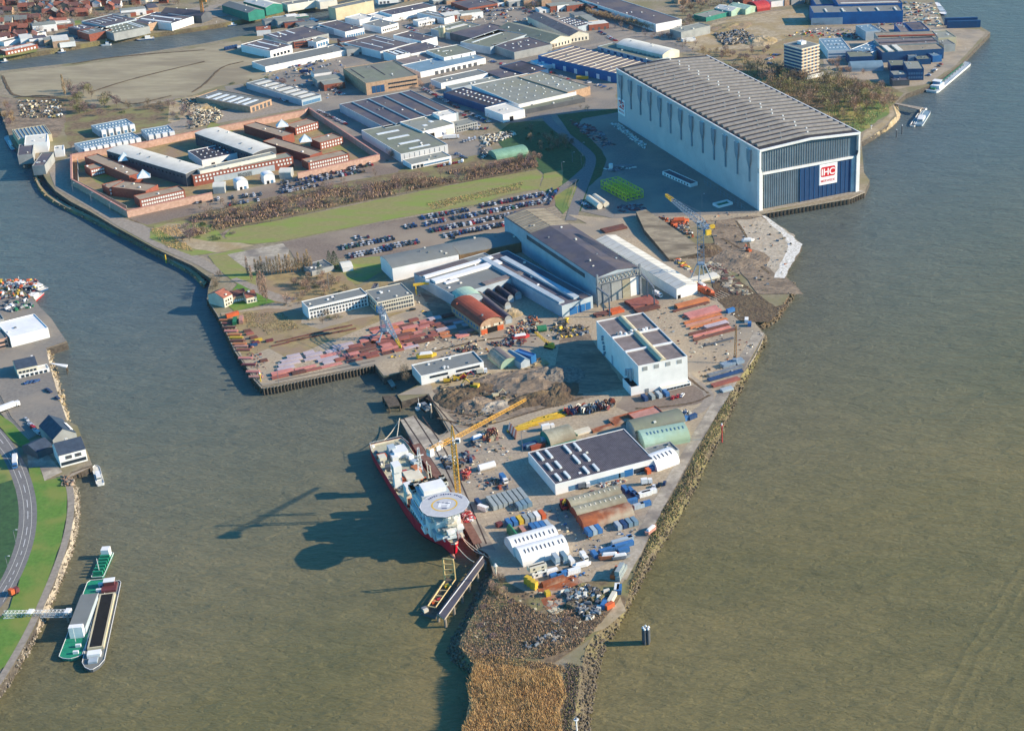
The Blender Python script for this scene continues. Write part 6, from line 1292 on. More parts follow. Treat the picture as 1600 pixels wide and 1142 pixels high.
for q, l in (("f 570,510", 'first lamp on the path outside the prison wall'), ("f 712,585", 'second lamp on the path outside the prison wall'), ("f 858,660", 'third lamp on the path outside the prison wall'), ("j 575,990", 'tall white mast on the steel yard quay'), ("G 718,1030", 'yellow light mast beside the solar roof workshop'),
             ("h 632,765", 'tall floodlight mast in the middle of the car park'), ("A 890,640", 'lamp at the road junction in the hall shade'), ("A 790,735", 'lamp by the green slope in the hall shade'), ("r 65,535", 'upper lamp beside the left bank road'), ("r 35,640", 'lower lamp beside the left bank road'),
             ("j 968,280", 'tall thin pole in the rough garden behind the office'), ("D 463,235", 'mast behind the blue grey lattice crane'), ("c 245,610", 'lamp at the corner of the beige office block'), ("c 810,1000", 'white lamp mast at the warehouse car lot'), ("A 985,545", 'white lamp on the shaded bend'), ("A 975,670", 'white lamp below the shaded bend')):
    lamp(q, l, 14 if 'tall' in l or 'mast' in l else 9)
# ================================================================ VEHICLES
def carmesh(k, van=False):
    key = ('car', k, van)
    if key in CACHE: return CACHE[key]
    m = MB(); P = 'car_'+k; L, B = (4.4, 1.8) if not van else (5.4, 2.0); h1 = .62 if not van else .75
    m.box(0, 0, .28, L, B, h1, P, 0, (.97, .94))
    if van: m.box(-.35, 0, .28+h1, L*.84, B*.93, 1.1, P, 0, (.93, .86)); m.box(1.7, 0, 1.1, .9, B*.85, .7, 'glass', 0, (.6, .9))
    else: m.box(-.25, 0, .28+h1, L*.60, B*.88, .5, 'glass', 0, (.72, .82)); m.box(-.3, 0, .28+h1+.5, L*.42, B*.72, .05, P)
    for sx in (-1, 1):
        for sy in (-1, 1): m.bar((sx*L*.31, sy*B*.5-.1*sy, .32), (sx*L*.31, sy*B*.5+.02*sy, .32), .32, 'tyre', 8)
    CACHE[key] = m.mesh('parked_car'); return CACHE[key]
CN = dict(white='white', silver='silver', grey='grey', black='black', darkblue='dark blue', blue='blue', red='red', maroon='maroon', yellow='yellow', green='green')
CW = ['black']*6+['darkblue']*5+['grey']*4+['silver']*4+['white']*2+['blue']*2+['red', 'maroon', 'green']
rc = random.Random(21); MASSQ = []
def carrow(s, where, dens=.92, ang_off=80, pal=CW, grp='cars parked in marked rows', gap=2.65, name='parked_car'):
    P = WP(s); a, b = P[0], P[1]; d = b-a; n = int(d.length/gap); th = ang(a, b); k = 0
    for i in range(n):
        if rc.random() > dens: continue
        p = a.lerp(b, (i+.5)/n); c = rc.choice(pal); k += 1; van = rc.random() < .05; MASSQ.append((p, d.normalized(), th+radians(ang_off), grp))
        o = ob(name, carmesh(c, van), None, (p.x+rc.uniform(-.15, .15), p.y+rc.uniform(-.4, .4), .42), th+radians(ang_off+rc.uniform(-2, 2)) + (pi if rc.random() < .3 else 0))
        nth = ORD[k-1] if k <= 49 else 'later'
        tag(o, '%s %s, %s from left in %s' % (CN[c], 'van' if van else 'car', nth, where), 'van' if van else 'car', grp)
G1 = 'cars in the big staff car park'
carrow("h 300,712 665,645", 'the back left row of the staff car park', .95, grp=G1)
carrow("h 750,620 1262,522", 'the back right row of the staff car park', .95, grp=G1)
carrow("h 310,765 365,752", 'the short stub row of the staff car park', 1, grp=G1)
carrow("h 385,745 745,678", 'the second left row of the staff car park', .95, grp=G1)
carrow("h 765,672 1235,585", 'the second right row of the staff car park', .95, grp=G1)
carrow("h 365,812 790,728", 'the third left row of the staff car park', .95, grp=G1)
carrow("h 805,722 1050,678", 'the third right row of the staff car park', .95, grp=G1)
carrow("h 470,852 1060,738", 'the front row of the staff car park', .95, grp=G1)
carrow("h 500,866 640,842", 'the loose row along the white shed', .5, grp=G1)
carrow("h 1275,600 1350,480", 'the right end column of the car park', .7, 10, grp=G1)
carrow("h 170,785 265,765", 'the loose pair beside the staff car park', .6, grp=G1)
G2 = 'cars in the small left car park'
carrow("g 1160,945 1580,868", 'the rear row of the small car park', .95, grp=G2); carrow("h 0,878 215,850", 'the rear row end of the small car park', .6, grp=G2)
carrow("g 1225,1010 1560,945", 'the front row of the small car park', .97, grp=G2); carrow("h 0,945 285,892", 'the front row end of the small car park', .95, grp=G2)
carrow("g 1250,880 1380,850", 'the loose cars above the small left car park', .3, grp=G2)
G3 = 'cars parked outside the prison'
carrow("g 680,440 1410,290", 'the back row outside the prison wall', .8, grp=G3); carrow("g 700,475 1345,340", 'the middle row outside the prison wall', .75, grp=G3); carrow("g 690,510 1010,445", 'the front row outside the prison wall', .6, grp=G3)
carrow("g 0,592 550,525", 'the upper row left of the prison gate', .55, grp=G3); carrow("g 280,605 560,562", 'the lower row left of the prison gate', .6, grp=G3)
G4 = 'cars and vans on the northern estate'
LT = ['white', 'silver', 'grey', 'white', 'black', 'yellow', 'blue']
carrow("b 800,555 1050,470", 'the car lot by the long white shed', .8, 70, LT, G4); carrow("b 860,560 1100,500", 'the second line by the long white shed', .7, 70, LT, G4)
carrow("c 300,690 590,850", 'the line along the four bay hall', .85, 70, ['white', 'red', 'maroon', 'silver', 'black'], G4); carrow("c 640,872 830,960", 'the line along the warehouse road', .8, 70, LT, G4)
carrow("c 430,80 560,120", 'the full lot behind the top halls', .8, 70, LT, G4); carrow("c 720,100 1000,80", 'the lot below the orange brick hall', .8, 70, LT, G4); carrow("b 970,860 1200,970", 'the line along the dark perimeter road', .7, 30, ['white', 'silver', 'red', 'grey'], G4)
carrow("h 610,115 760,75", 'the line of cream vans at the pallet yard', .8, 60, ['white', 'silver'], G4); carrow("h 410,305 620,265", 'the red line at the office annex', .9, 60, ['red', 'red', 'white'], G4); carrow("h 560,205 640,245", 'the dark line at the office annex bend', .9, 60, ['blue', 'silver', 'grey'], G4)
carrow("c 1110,905 1000,930", 'the group before the bright white box warehouse', .7, 60, LT, G4); carrow("b 580,690 720,660", 'the shaded yard between two striped sheds', .7, 40, CW, G4)
G5 = 'vehicles scattered over the shipyard'
carrow("n 980,815 1105,775", 'the small park by the river road', .95, 50, ['black', 'white', 'silver', 'darkblue'], G5); carrow("k 40,560 360,518", 'the line in front of the square brick office', .4, 10, ['grey', 'maroon', 'white', 'black'], G5, 6)
carrow("n 1130,120 1240,90", 'the line near the paint hall road', .7, 40, ['blue', 'white', 'red', 'darkblue'], G5); carrow("q 130,770 200,850", 'the left bank boat parking', .7, 10, ['white', 'red', 'blue', 'silver'], G5)
carrow("q 240,618 300,668", 'the left bank quay parking', .3, 10, ['darkblue'], G5); carrow("q 130,590 200,575", 'the blue cars by the villa', .9, 20, ['blue'], G5); carrow("e 10,345 80,350", 'the park left of the office tower', .9, 60, LT, G5); carrow("u 160,640 340,690", 'the park at the tower foot', .6, 60, CW, G5)
carrow("A 975,1030 1060,1085", 'the yard road group by the cream cylinders', .9, 60, ['darkblue', 'white', 'black'], G5)
def carmass(label, seed=3):
    """the rows parked nose to nose behind the counted ones, and cars too small to tell apart: one object"""
    rn = random.Random(seed); m = MB()
    def add(p, th, k):
        c, s = cos(th), sin(th)
        m.box(p.x, p.y, .6, 4.4, 1.8, .65, 'car_'+k, th, (.97, .94)); m.box(p.x-.2*c, p.y-.2*s, 1.25, 2.7, 1.6, .5, 'glass', th, (.72, .82)); m.box(p.x-.25*c, p.y-.25*s, 1.75, 1.8, 1.3, .05, 'car_'+k, th)
    for p, d, th, g in MASSQ:
        if g in (G1, G2) and rn.random() < .93: n = Vector((-d.y, d.x, 0)); add(p+n*4.9, th, rn.choice(['black', 'darkblue', 'grey', 'silver', 'white', 'silver', 'darkblue', 'red', 'blue', 'white']))
        elif g in (G3,) and rn.random() < .6: n = Vector((-d.y, d.x, 0)); add(p+n*4.9, th, rn.choice(['black', 'silver', 'white', 'grey', 'darkblue']))
    for s, den in MASSROWS:
        P = WP(s)
        for i in range(len(P)-1):
            a, b = P[i], P[i+1]; n = int((b-a).length/3.0)
            for j in range(n):
                if rn.random() < den: add(a.lerp(b, (j+.5)/n)+Vector((rn.uniform(-.5, .5), rn.uniform(-.7, .7), 0)), ang(a, b)+radians(75), rn.choice(['white', 'white', 'silver', 'grey', 'darkblue', 'red', 'black', 'blue', 'silver']))
    tag(ob('parked_cars', m), label, 'cars', None, 'stuff')
MASSROWS = [("c 440,60 560,100", .9), ("c 460,110 620,140", .8), ("c 700,85 880,60", .9), ("c 740,125 960,120", .8), ("c 560,150 640,170", .6), ("b 760,530 1080,450", .7), ("b 860,590 930,570", .7), ("b 580,700 640,690", .6), ("b 640,740 760,800", .6), ("b 1040,600 1130,680", .6), ("b 1060,680 1180,740", .7),
 ("c 170,210 260,250", .7), ("c 0,500 160,560", .6), ("c 620,790 660,720", .5), ("c 590,880 760,1000", .8), ("c 660,1010 850,1000", .7), ("c 900,940 1080,900", .5), ("d 0,280 200,180", .5), ("d 150,230 320,330", .6), ("d 20,160 160,110", .7), ("d 0,120 60,150", .6), ("d 900,130 1200,110", .5), ("d 1480,470 1589,430", .7), ("c 1290,100 1450,80", .6), ("c 1080,70 1200,130", .5),
 ("b 420,110 540,120", .5), ("b 880,350 960,380", .6), ("b 1210,330 1290,420", .5), ("b 1340,330 1400,440", .4), ("c 820,480 1000,520", .4), ("c 1290,560 1589,700", .4), ("d 0,620 300,700", .4), ("a 560,310 660,300", .7), ("a 900,290 1180,250", .6), ("a 60,380 280,330", .5), ("a 330,310 420,350", .5), ("g 690,510 900,470", .6), ("g 900,400 1300,320", .4), ("e 380,240 560,220", .5), ("e 620,160 1000,150", .6), ("e 1000,480 1090,400", .4), ("e 860,90 1000,70", .7)]
def lorry(q, label, rz, cab='white', box='white', L=9.0):
    T = empty('lorry', label, 'lorry', W(pts(q)[0], .35), rz); g = MB(); g.box(-1.3, 0, 1.0, L, 2.5, 2.7, box); ob('box_body', g, T); g = MB(); g.box(L/2+.3, 0, .6, 2.1, 2.4, 2.5, cab); g.box(L/2+1.36, 0, 1.8, .06, 2.1, .9, 'glass'); ob('cab', g, T)
    for x in (-L*.4, -L*.25, L/2): 
        for s in (-1, 1): g = MB(); g.bar((x, s*1.0, .5), (x, s*1.3, .5), .5, 'tyre', 10); ob('wheel', g, T)
lorry("q 80,995", 'white box lorry with blue cab driving on the left dyke road', radians(-68), 'blue' if 0 else 'contblue', 'white', 10)
lorry("q 45,715", 'white trailer parked on the left grey quay', radians(50), 'white', 'white', 11); lorry("E 1175,440", 'white truck beside the yellow pipe stacks', radians(25), 'white', 'white', 5)
lorry("k 860,1010", 'white van by the right corner of the jetty office', radians(15), 'white', 'cream', 4); lorry("F 872,650", 'white van parked by the stacked site cabins', radians(-60), 'white', 'white', 3.6); lorry("E 800,880", 'blue lorry on the slab yard', radians(-60), 'white', 'contblue', 5)
lorry("h 520,85", 'long white lorry at the warehouse corner', radians(15), 'white', 'white', 12); lorry("h 445,62", 'blue lorry next to the long white lorry', radians(15), 'white', 'contblue', 6); lorry("l 705,350", 'white capsule shaped trailer near the tent hall', radians(-45), 'white', 'white', 5)
lorry("n 945,775", 'white van by the river road car park', radians(15), 'white', 'white', 3.5); lorry("n 460,805", 'white crane truck at the workshop front', radians(15), 'white', 'steel', 4); lorry("b 880,570", 'dark blue lorry in the northern car lot', radians(5), 'contnavy', 'contnavy', 9); lorry("g 630,880", 'white lorry in front of the grey striped hall', radians(10), 'white', 'white', 7) if 0 else None
ob_ = lorry("r 58,730", 'small red service vehicle on the dyke road above the gangway', radians(60), 'maroon', 'orange', 2)
# ================================================================ CONTAINERS AND SITE CABINS
RZ = ang(*WP("n 235,778 1000,580", 7))
def contmesh(k, L):
    key = ('cont', k, L)
    if key in CACHE: return CACHE[key]
    m = MB(); m.box(0, 0, 0, L-.1, 2.34, 2.55, k); n = int(L/.8)
    for i in range(n):
        x = -L/2+.4+(L-.8)*i/(n-1)
        for s in (-1, 1): m.box(x, s*1.19, .15, .3, .06, 2.3, k)
    for sx in (-1, 1):
        for sy in (-1, 1): m.box(sx*(L/2-.08), sy*1.16, 0, .16, .16, 2.6, k)
    CACHE[key] = m.mesh('body'); return CACHE[key]
CT = dict(contblue='blue', contgrey='grey', contnavy='dark blue', contgreen='green', white='white', orange='orange', rustred='rust red', yellow='yellow', palebluewall='pale blue', roofblack='black', maroon='maroon', salmon='pink', cream='cream', rust='rusty', bluegrey='blue grey', plateorange='orange')
def cont(q, k, label, L=6.1, rz=0, z=0, name='container', cat='container', grp='steel containers standing around the yard', scale=1.0, win=False):
    p = W(pts(q)[0], z); T = empty(name, label, cat, (p.x, p.y, z+.32), RZ+radians(rz), grp); ob('body', contmesh(k, L), T)
    ob('door', boxmesh(.08, 2.1, 2.3, 'steel' if k in ('white', 'contgrey') else k), T, (L/2, 0, .12))
    if win:
        for x in (-L*.25, L*.25): ob('window', boxmesh(1.1, .1, .9, 'glass'), T, (x, -1.24, 1))
    return T
def crow(s, ks, where, L=6.1, rz=90, z=0, n=None, **kw):
    P = pts(s); n = n or len(ks)
    for i in range(n):
        t = i/(n-1) if n > 1 else 0; x = P[0][0]+(P[-1][0]-P[0][0])*t; y = P[0][1]+(P[-1][1]-P[0][1])*t; k = ks[i % len(ks)]
        cont('z %f,%f' % (x, y), k, '%s %s, %s from left in %s' % (CT[k], kw.get('what', 'container'), ORD[i], where), L, rz, z, **{a: b for a, b in kw.items() if a != 'what'})
crow("E 700,1085 960,1010", ['contgrey'], 'the row of seven long grey cabins', 12.2, 90, n=7, name='site_cabin', cat='site cabin', what='long site cabin', grp='row of grey site cabins')
crow("E 930,1110 1010,1080", ['bluegrey'], 'the short row by the long cabins', 6.1, 90, n=3, name='site_cabin', cat='site cabin', what='short site cabin', grp='row of grey site cabins')
crow("F 200,345 500,270", ['contblue', 'contblue', 'yellow', 'contgrey', 'contgrey', 'white', 'orange'], 'the coloured row above the white tents', 6.1, 90)
crow("F 410,385 545,360", ['contblue', 'contblue', 'contblue', 'palebluewall'], 'the blue row right above the white tents', 6.1, 90, z=0)
cont("F 322,410", 'salmon', 'pink container between the green tunnel tent and the blue row', 6.1, 90); cont("F 115,360", 'maroon', 'maroon container at the ship quay edge', 3.1, 10)
cont("E 585,1080", 'contnavy', 'dark blue container left of the long grey cabins', 6.1, 90); cont("E 625,1125", 'white', 'white site cabin by the quay rails', 6.1, -60)
crow("F 910,425 1000,400", ['palebluewall', 'contblue', 'contblue'], 'the lower tier below the rusty quonset hut', 6.1, 90)
crow("F 910,425 1000,400", ['contblue', 'palebluewall', 'contblue'], 'the upper tier below the rusty quonset hut', 6.1, 90, z=2.6)
crow("F 1175,370 1320,330", ['palebluewall', 'contnavy', 'bluegrey', 'bluegrey'], 'the open topped row beside the rusty quonset hut', 6.1, 90)
cont("F 1215,505", 'palebluewall', 'long pale blue container, upper of the blue barge pile', 12.2, 0); cont("F 1215,545", 'contblue', 'long blue container in the middle of the blue pile', 12.2, 0); cont("F 1080,590", 'contblue', 'blue container at the left end of the blue pile', 9, 0); cont("F 1225,590", 'contblue', 'bright blue open skip in front of the blue pile', 6.1, 0)
cont("F 965,625", 'contblue', 'single blue container beside the parked white van', 5, 90); cont("F 1280,480", 'contblue', 'small blue container at the right end of the blue pile', 3.1, 90)
for i, (q, k) in enumerate((("F 1240,45", 'contblue'), ("F 1290,60", 'contblue'), ("F 1330,95", 'contnavy'), ("F 1360,195", 'palebluewall'), ("F 1420,175", 'contblue'), ("F 1300,150", 'contblue'))):
    cont(q, k, '%s container, %s in the blue cluster right of the quonset huts' % (CT[k], ORD[i]), 6.1, 90 if i < 3 else 0)
cont("F 1400,90", 'white', 'white canopy container in the blue cluster', 9, 0); cont("F 1450,70", 'white', 'second white canopy container near the river road', 9, 0)
crow("F 620,815 680,800", ['contblue', 'contblue'], 'the line behind the rusty steel piece', 6.1, 0, name='container'); cont("F 780,775", 'white', 'pale grey container ending the line behind the rusty steel piece', 7, 0); cont("F 585,780", 'white', 'white container behind the blue line of containers', 6.1, 0)
for i, (q, z, k, lz) in enumerate((("F 480,800", 0, 'white', 8), ("F 470,770", 2.6, 'white', 8), ("F 445,735", 5.2, 'cream', 9), ("F 460,745", 5.2, 'cream', 9), ("F 620,680", 0, 'white', 6.1), ("F 620,655", 2.6, 'palebluewall', 6.1), ("F 690,665", 0, 'white', 6.1), ("F 690,640", 2.6, 'bluegrey', 6.1), ("F 755,680", 0, 'white', 6.1))):
    cont(q, k, '%s stacked site cabin, %s of the cabins in front of the white tents' % (CT[k], ORD[i]), lz, 0 if i < 4 else 90, z, 'site_cabin', 'site cabin', 'site cabins before the white tents', win=True)
for i in range(3): cont("F %d,%d" % (370+i*28, 870+i*22), 'yellow', 'yellow steel frame, %s from the left at the scrub edge' % ORD[i], 3.1, -60, 0, 'yellow_crate', 'steel crate', 'yellow frames at the scrub edge'); cont("F %d,%d" % (372+i*28, 845+i*22), 'yellow', 'yellow steel frame, %s from the left in the upper tier' % ORD[i], 3.1, -60, 2.6, 'yellow_crate', 'steel crate', 'yellow frames at the scrub edge')
cont("F 447,895", 'plateorange', 'orange end plate container beside the yellow frames', 3, 90); cont("F 600,868", 'rust', 'long rusty steel beam box below the blue containers', 12.2, 4); cont("F 548,975", 'yellow', 'small yellow skip on the brown mud', 2.6, 90)
cont("F 1205,790", 'contgrey', 'long grey container lying on the river bank edge', 12.2, 48); cont("F 1150,790", 'orange', 'rust and orange container beside the long grey one', 9, 48, z=0); cont("F 1190,760", 'contgrey', 'second tier grey container at the river bank edge', 9, 48, z=2.6)
cont("F 1185,940", 'contblue', 'blue container on the headland bank', 6.1, 62); cont("F 1165,930", 'white', 'white container on the headland bank', 6.1, 62); cont("F 1120,1020", 'cream', 'cream container on the headland beside the scrap', 9, 48); cont("F 1098,1085", 'orange', 'bright orange container at the tip of the container line', 5, 20); cont("F 1050,1075", 'contblue', 'blue container half in shade by the scrap heap', 5, 48)
crow("l 620,1030 760,1000", ['contnavy', 'contgrey', 'palebluewall', 'contblue'], 'the row below the tall paint hall', 6.1, 90)
crow("n 1235,290 1300,270", ['contblue', 'contnavy'], 'the pair right of the mint barrel shed', 6.1, 15); cont("n 955,690", 'orange', 'bright orange container at the workshop corner', 4, 90); cont("n 995,665", 'contblue', 'blue container at the workshop corner', 5, 0)
cont("m 1330,590", 'contnavy', 'dark blue container by the quonset hut gable', 9, 5); cont("m 1340,600", 'bluegrey', 'grey blue container left of the teal gable', 6.1, 5); cont("m 1390,600", 'rustred', 'rust red container below the teal gable', 9, 5); cont("m 1440,550", 'palebluewall', 'pale blue container close to the teal gable', 4, 90)
cont("l 1185,455", 'contblue', 'bright blue tank container at the slipway top', 6.1, 10); cont("l 1290,520", 'white', 'white upper container near the slipway edge', 5, 60); cont("l 1310,545", 'contblue', 'blue container next to the white one near the slipway edge', 4, 60)
cont("j 235,520", 'contgreen', 'green container at the left quay strip', 9, 75); cont("j 285,510", 'salmon', 'pink container next to the green one at the left quay', 9, 75); cont("j 215,470", 'orange', 'orange container at the top of the left quay strip', 9, 15)
cont("i 930,690", 'yellow', 'yellow ballast box below the lattice crane', 5, 0, z=0); cont("i 905,690", 'contblue', 'blue ballast box next to the yellow one', 4, 0)
crow("b 265,390 345,372", ['contnavy'], 'the dark blue row on the pale field', 6.1, 90, n=5); cont("b 375,378", 'white', 'white container at the end of the dark blue row', 6.1, 0)
cont("c 1410,525", 'white', 'white container at the blue walled hall', 6.1, 20); cont("c 1450,545", 'orange', 'orange container at the blue walled hall', 5, 20); cont("c 1540,615", 'yellow', 'yellow marked white trailer by the blue walled hall', 12.2, -30)
crow("m 640,590 735,560", ['white', 'white'], 'the pair of white cabins on the ship quay', 6.1, 60, name='site_cabin', cat='site cabin', what='tall cabin', grp='cabins on the ship quay')
# ================================================================ STEEL STOCK ON THE LEFT YARD
QA, QB = WP("z 430,604 584,569"); QU = (QB-QA).normalized(); QV = Vector((-QU.y, QU.x, 0)); QR = ang(QA, QB)
def stack(u, v, L, Wd, H, k, label, grp, name='plate_stack', cat='steel stack', origin=QA, U=None, V=None, R=None, n=None, gap=.15):
    U = U or QU; V = V or QV; R = QR if R is None else R
    p = origin+U*u+V*v; m = MB(); rn = random.Random(int(u*13+v*7)); nl = max(1, int(H/.45)); n = n or max(2, int(Wd/1.1))
    for l in range(nl):
        for i in range(n): m.box(rn.uniform(-.25, .25), -Wd/2+Wd*(i+.5)/n, l*H/nl, L*rn.uniform(.93, 1), Wd/n-gap, H/nl-.06, k)
    o = ob(name, m, None, (p.x, p.y, .36), R); tag(o, label, cat, grp); return o
rs = random.Random(77); row = 0
for v in range(11, 52, 5):
    row += 1; u = -2+v*.62+rs.uniform(-2, 2); i = 0
    while u < 150:
        L = rs.choice([7, 9, 11, 14]); i += 1
        uu = u-(v-11)*.55; pal = ['platepale', 'platepale', 'platepink'] if uu < 42 and 13 < v < 44 else ['platepink', 'platered', 'platepink', 'platered', 'plateorange', 'platebrown', 'platepink'] if uu < 86 else ['plateorange', 'platered', 'platebrown', 'platepink', 'platepale']
        ok = rs.random() < (.93 if 6 < uu < 90 and v < 44 else .75) and not (v > 40 and uu < 52)
        if ok:
            k = rs.choice(pal); nm = dict(platepale='pale grey', platepink='pink primer', platered='dark red', plateorange='orange', platebrown='brown')[k]
            stack(u, v, L, rs.choice([3.2, 4.2, 4.2]), rs.choice([.5, .9, 1.3]), k, '%s plate stack, %s from left in the %s row from the quay' % (nm, ORD[min(i-1, 29)], ORD[row-1]), 'steel plate stacks on the left yard')
        u += L+rs.uniform(.4, 1.2)
for i, q in enumerate(("j 590,690", "j 700,660", "j 800,640", "j 900,620", "j 1010,600", "j 1110,582", "j 620,660", "j 740,632", "j 860,604", "j 980,575", "j 1080,556")):
    p = W(pts(q)[0]); stack((p-QA).dot(QU), (p-QA).dot(QV), 12, 1.2, .7, 'platebrown', 'line of low brown keel blocks, %s of the rows on the empty strip' % ORD[i], 'keel block lines', 'block_line', 'keel blocks', n=1)
lz = WP("j 150,510 330,740"); LR = ang(lz[0], W(pts("j 260,480")[0])) 
for i, (q, k) in enumerate((("j 165,505", 'plateorange'), ("j 185,530", 'platered'), ("j 190,562", 'platebrown'), ("j 205,590", 'platepink'), ("j 230,618", 'plateorange'), ("j 245,640", 'yellow'), ("j 250,665", 'platebrown'), ("j 270,690", 'plateorange'), ("j 285,708", 'salmon'), ("j 300,735", 'platered'), ("j 315,800", 'platepink'), ("j 340,850", 'maroon'), ("j 375,905", 'platepink'), ("j 395,945", 'salmon'))):
    p = W(pts(q)[0]); stack((p-QA).dot(QU), (p-QA).dot(QV), 9, 2.6, .9, k, 'steel section bundle on the left quay edge, %s counted from the top' % ORD[i], 'steel sections along the left quay edge', 'section_bundle', 'steel bundle', R=QR-radians(28), n=3)
for i, (q, k) in enumerate((("j 330,590", 'platebrown'), ("j 350,610", 'platered'), ("j 380,640", 'platebrown'), ("j 395,680", 'maroon'), ("j 415,660", 'yellow'), ("j 500,665", 'maroon'), ("j 455,820", 'platebrown'), ("j 380,700", 'contnavy'))):
    p = W(pts(q)[0]); stack((p-QA).dot(QU), (p-QA).dot(QV), 5, 2.6, 1.3, k, 'small steel heap, %s of the short line beside the rough grass' % ORD[i], 'steel heaps beside the rough grass', 'steel_heap', 'steel stack', n=2)
# east yard stock
EA, EB = WP("l 880,500 1110,440"); EU = (EB-EA).normalized(); EV = Vector((-EU.y, EU.x, 0)); ER = ang(EA, EB)
def est(q, L, Wd, H, k, label, n=None, R=0, grp='steel stock on the east yard', name='steel_bundle'):
    p = W(pts(q)[0]); stack(0, 0, L, Wd, H, k, label, grp, name, 'steel stack', p, EU, EV, ER+radians(R), n)
for q, L, Wd, H, k, lab, n in (("l 1000,465", 26, 9, 1.6, 'platepink', 'largest pink plate pile of the east yard', 3), ("l 1000,502", 30, 2.4, 1.2, 'plateorange', 'long orange girder below the pink plates', 1), ("l 1010,520", 30, 2, 1.2, 'salmon', 'long pink girder bundle on the east yard', 2), ("l 1040,535", 30, 2, 1.2, 'plateorange', 'second long orange girder on the east yard', 1),
      ("l 1090,545", 18, 5, 1.3, 'platepale', 'grey box sections beside the orange girders', 3), ("l 1040,575", 32, 2.2, 1.3, 'platebrown', 'long brown girder in the middle of the east yard', 2), ("l 1060,590", 30, 2.2, 1.2, 'platepink', 'faded pink girder near the brown one', 2), ("l 1080,608", 34, 2.4, 1.2, 'platebrown', 'lower brown girder of the east yard', 2), ("l 1110,655", 22, 2, .8, 'darkwall', 'single dark girder lying apart on the east yard', 1),
      ("l 930,405", 26, 5, 2.2, 'plateorange', 'rack of brown and yellow cradles by the tent hall', 9), ("l 925,425", 30, 2, 1, 'platebrown', 'brown beam behind the cradle rack', 1), ("l 600,400", 20, 14, 2, 'platered', 'red steel section pile before the assembly hall', 5), ("l 635,440", 18, 6, 1.6, 'platebrown', 'dark red section pile by the paint hall corner', 4), ("l 430,455", 10, 7, 1.8, 'orange', 'bright orange steel pieces beside the hall track', 3), ("l 350,470", 14, 6, 1.2, 'platebrown', 'brown scrap steel by the blue door shed', 4),
      ("l 1195,800", 16, 5, 2.2, 'craneblue', 'blue grey crane sections by the east quay', 4), ("l 1150,850", 26, 3, 1.6, 'steel', 'grey lattice sections on the east quay road', 3), ("l 1150,878", 26, 3, 1.4, 'contnavy', 'dark blue steel bundle on the east quay road', 3), ("l 1150,922", 20, 4, 1.4, 'platered', 'red steel bundle on the east quay road', 4), ("l 1160,970", 8, 4, 1.4, 'palebluewall', 'pale blue crates on the east quay road', 3),
      ("l 1010,240", 22, 8, 2, 'roofwhite', 'pale girders beside the lattice crane', 4), ("i 260,700", 20, 8, 1.5, 'platebrown', 'brown steel stock behind the tent hall', 5), ("n 760,285", 16, 9, 1.4, 'rust', 'rusty frames behind the solar workshop', 4), ("n 620,345", 18, 4, 1, 'rust', 'brown racks along the solar workshop back', 3), ("n 450,375", 10, 6, 1, 'cream', 'cream timber pile beside the quonset hut', 5)):
    est(q, L, Wd, H, k, lab, n)
for i, (x, y) in enumerate([(620+rs.uniform(0, 500), 850-.36*0) for _ in range(0)]): pass
for i in range(26):
    t = i/26; x = 640+t*470+rs.uniform(-12, 12); y = 790-t*150+rs.uniform(-8, 38); est("G %f,%f" % (x, y), rs.choice([9, 13, 17]), rs.uniform(.8, 2), rs.uniform(.5, 1.4), 'yellow', 'yellow pipe bundle, %s in the yellow stack along the dirt road' % ORD[i], rs.choice([1, 2]), rs.uniform(-12, 12), 'yellow pipes along the dirt road', 'pipe_bundle')
for i in range(6): est("G %f,%f" % (590+i*12, 800+i*14), 10, 1, 1.5, 'platebrown' if i % 2 else 'steel', 'dark frame at the left end of the yellow pipes, %s one' % ORD[i], 1, 60, 'dark frames left of the yellow pipes', 'trestle')
# reels, drums and machinery heap
def drum(q, r, wd, k, label, rz, grp):
    p = W(pts(q)[0], 0); T = empty('cable_reel', label, 'cable reel', (p.x, p.y, r+.36), rz, grp)
    for s in (-1, 1): g = MB(); g.bar((s*wd/2, 0, 0), (s*(wd/2+.15), 0, 0), r, k, 14); ob('flange', g, T)
    g = MB(); g.bar((-wd/2, 0, 0), (wd/2, 0, 0), r*.6, 'timber', 12); ob('core', g, T)
for i in range(46):
    t = i/46; x = 1125+t*480; y = 665-t*95+rs.uniform(-38, 38); k = rs.choice(['roofblack', 'darkwall', 'red', 'steel', 'palebluewall', 'rustred', 'roofwhite', 'contnavy', 'maroon'])
    drum("G %f,%f" % (x, y), rs.uniform(1.0, 2.0), rs.uniform(1, 2), k, 'cable reel in the mixed heap beside the dirt road, %s from the left' % ORD[min(29, int(i*30/46))], rs.uniform(0, 3), 'reels and drums beside the dirt road')
for i in range(26):
    x = 330+rs.uniform(0, 150); y = 830+rs.uniform(0, 100); drum("G %f,%f" % (x, y), rs.uniform(.8, 1.4), 1.2, rs.choice(['salmon', 'cream', 'rust', 'maroon', 'tan']), 'brown drum in the cluster behind the tower crane cab, %s one' % ORD[i], rs.uniform(0, 3), 'brown drums behind the tower crane')
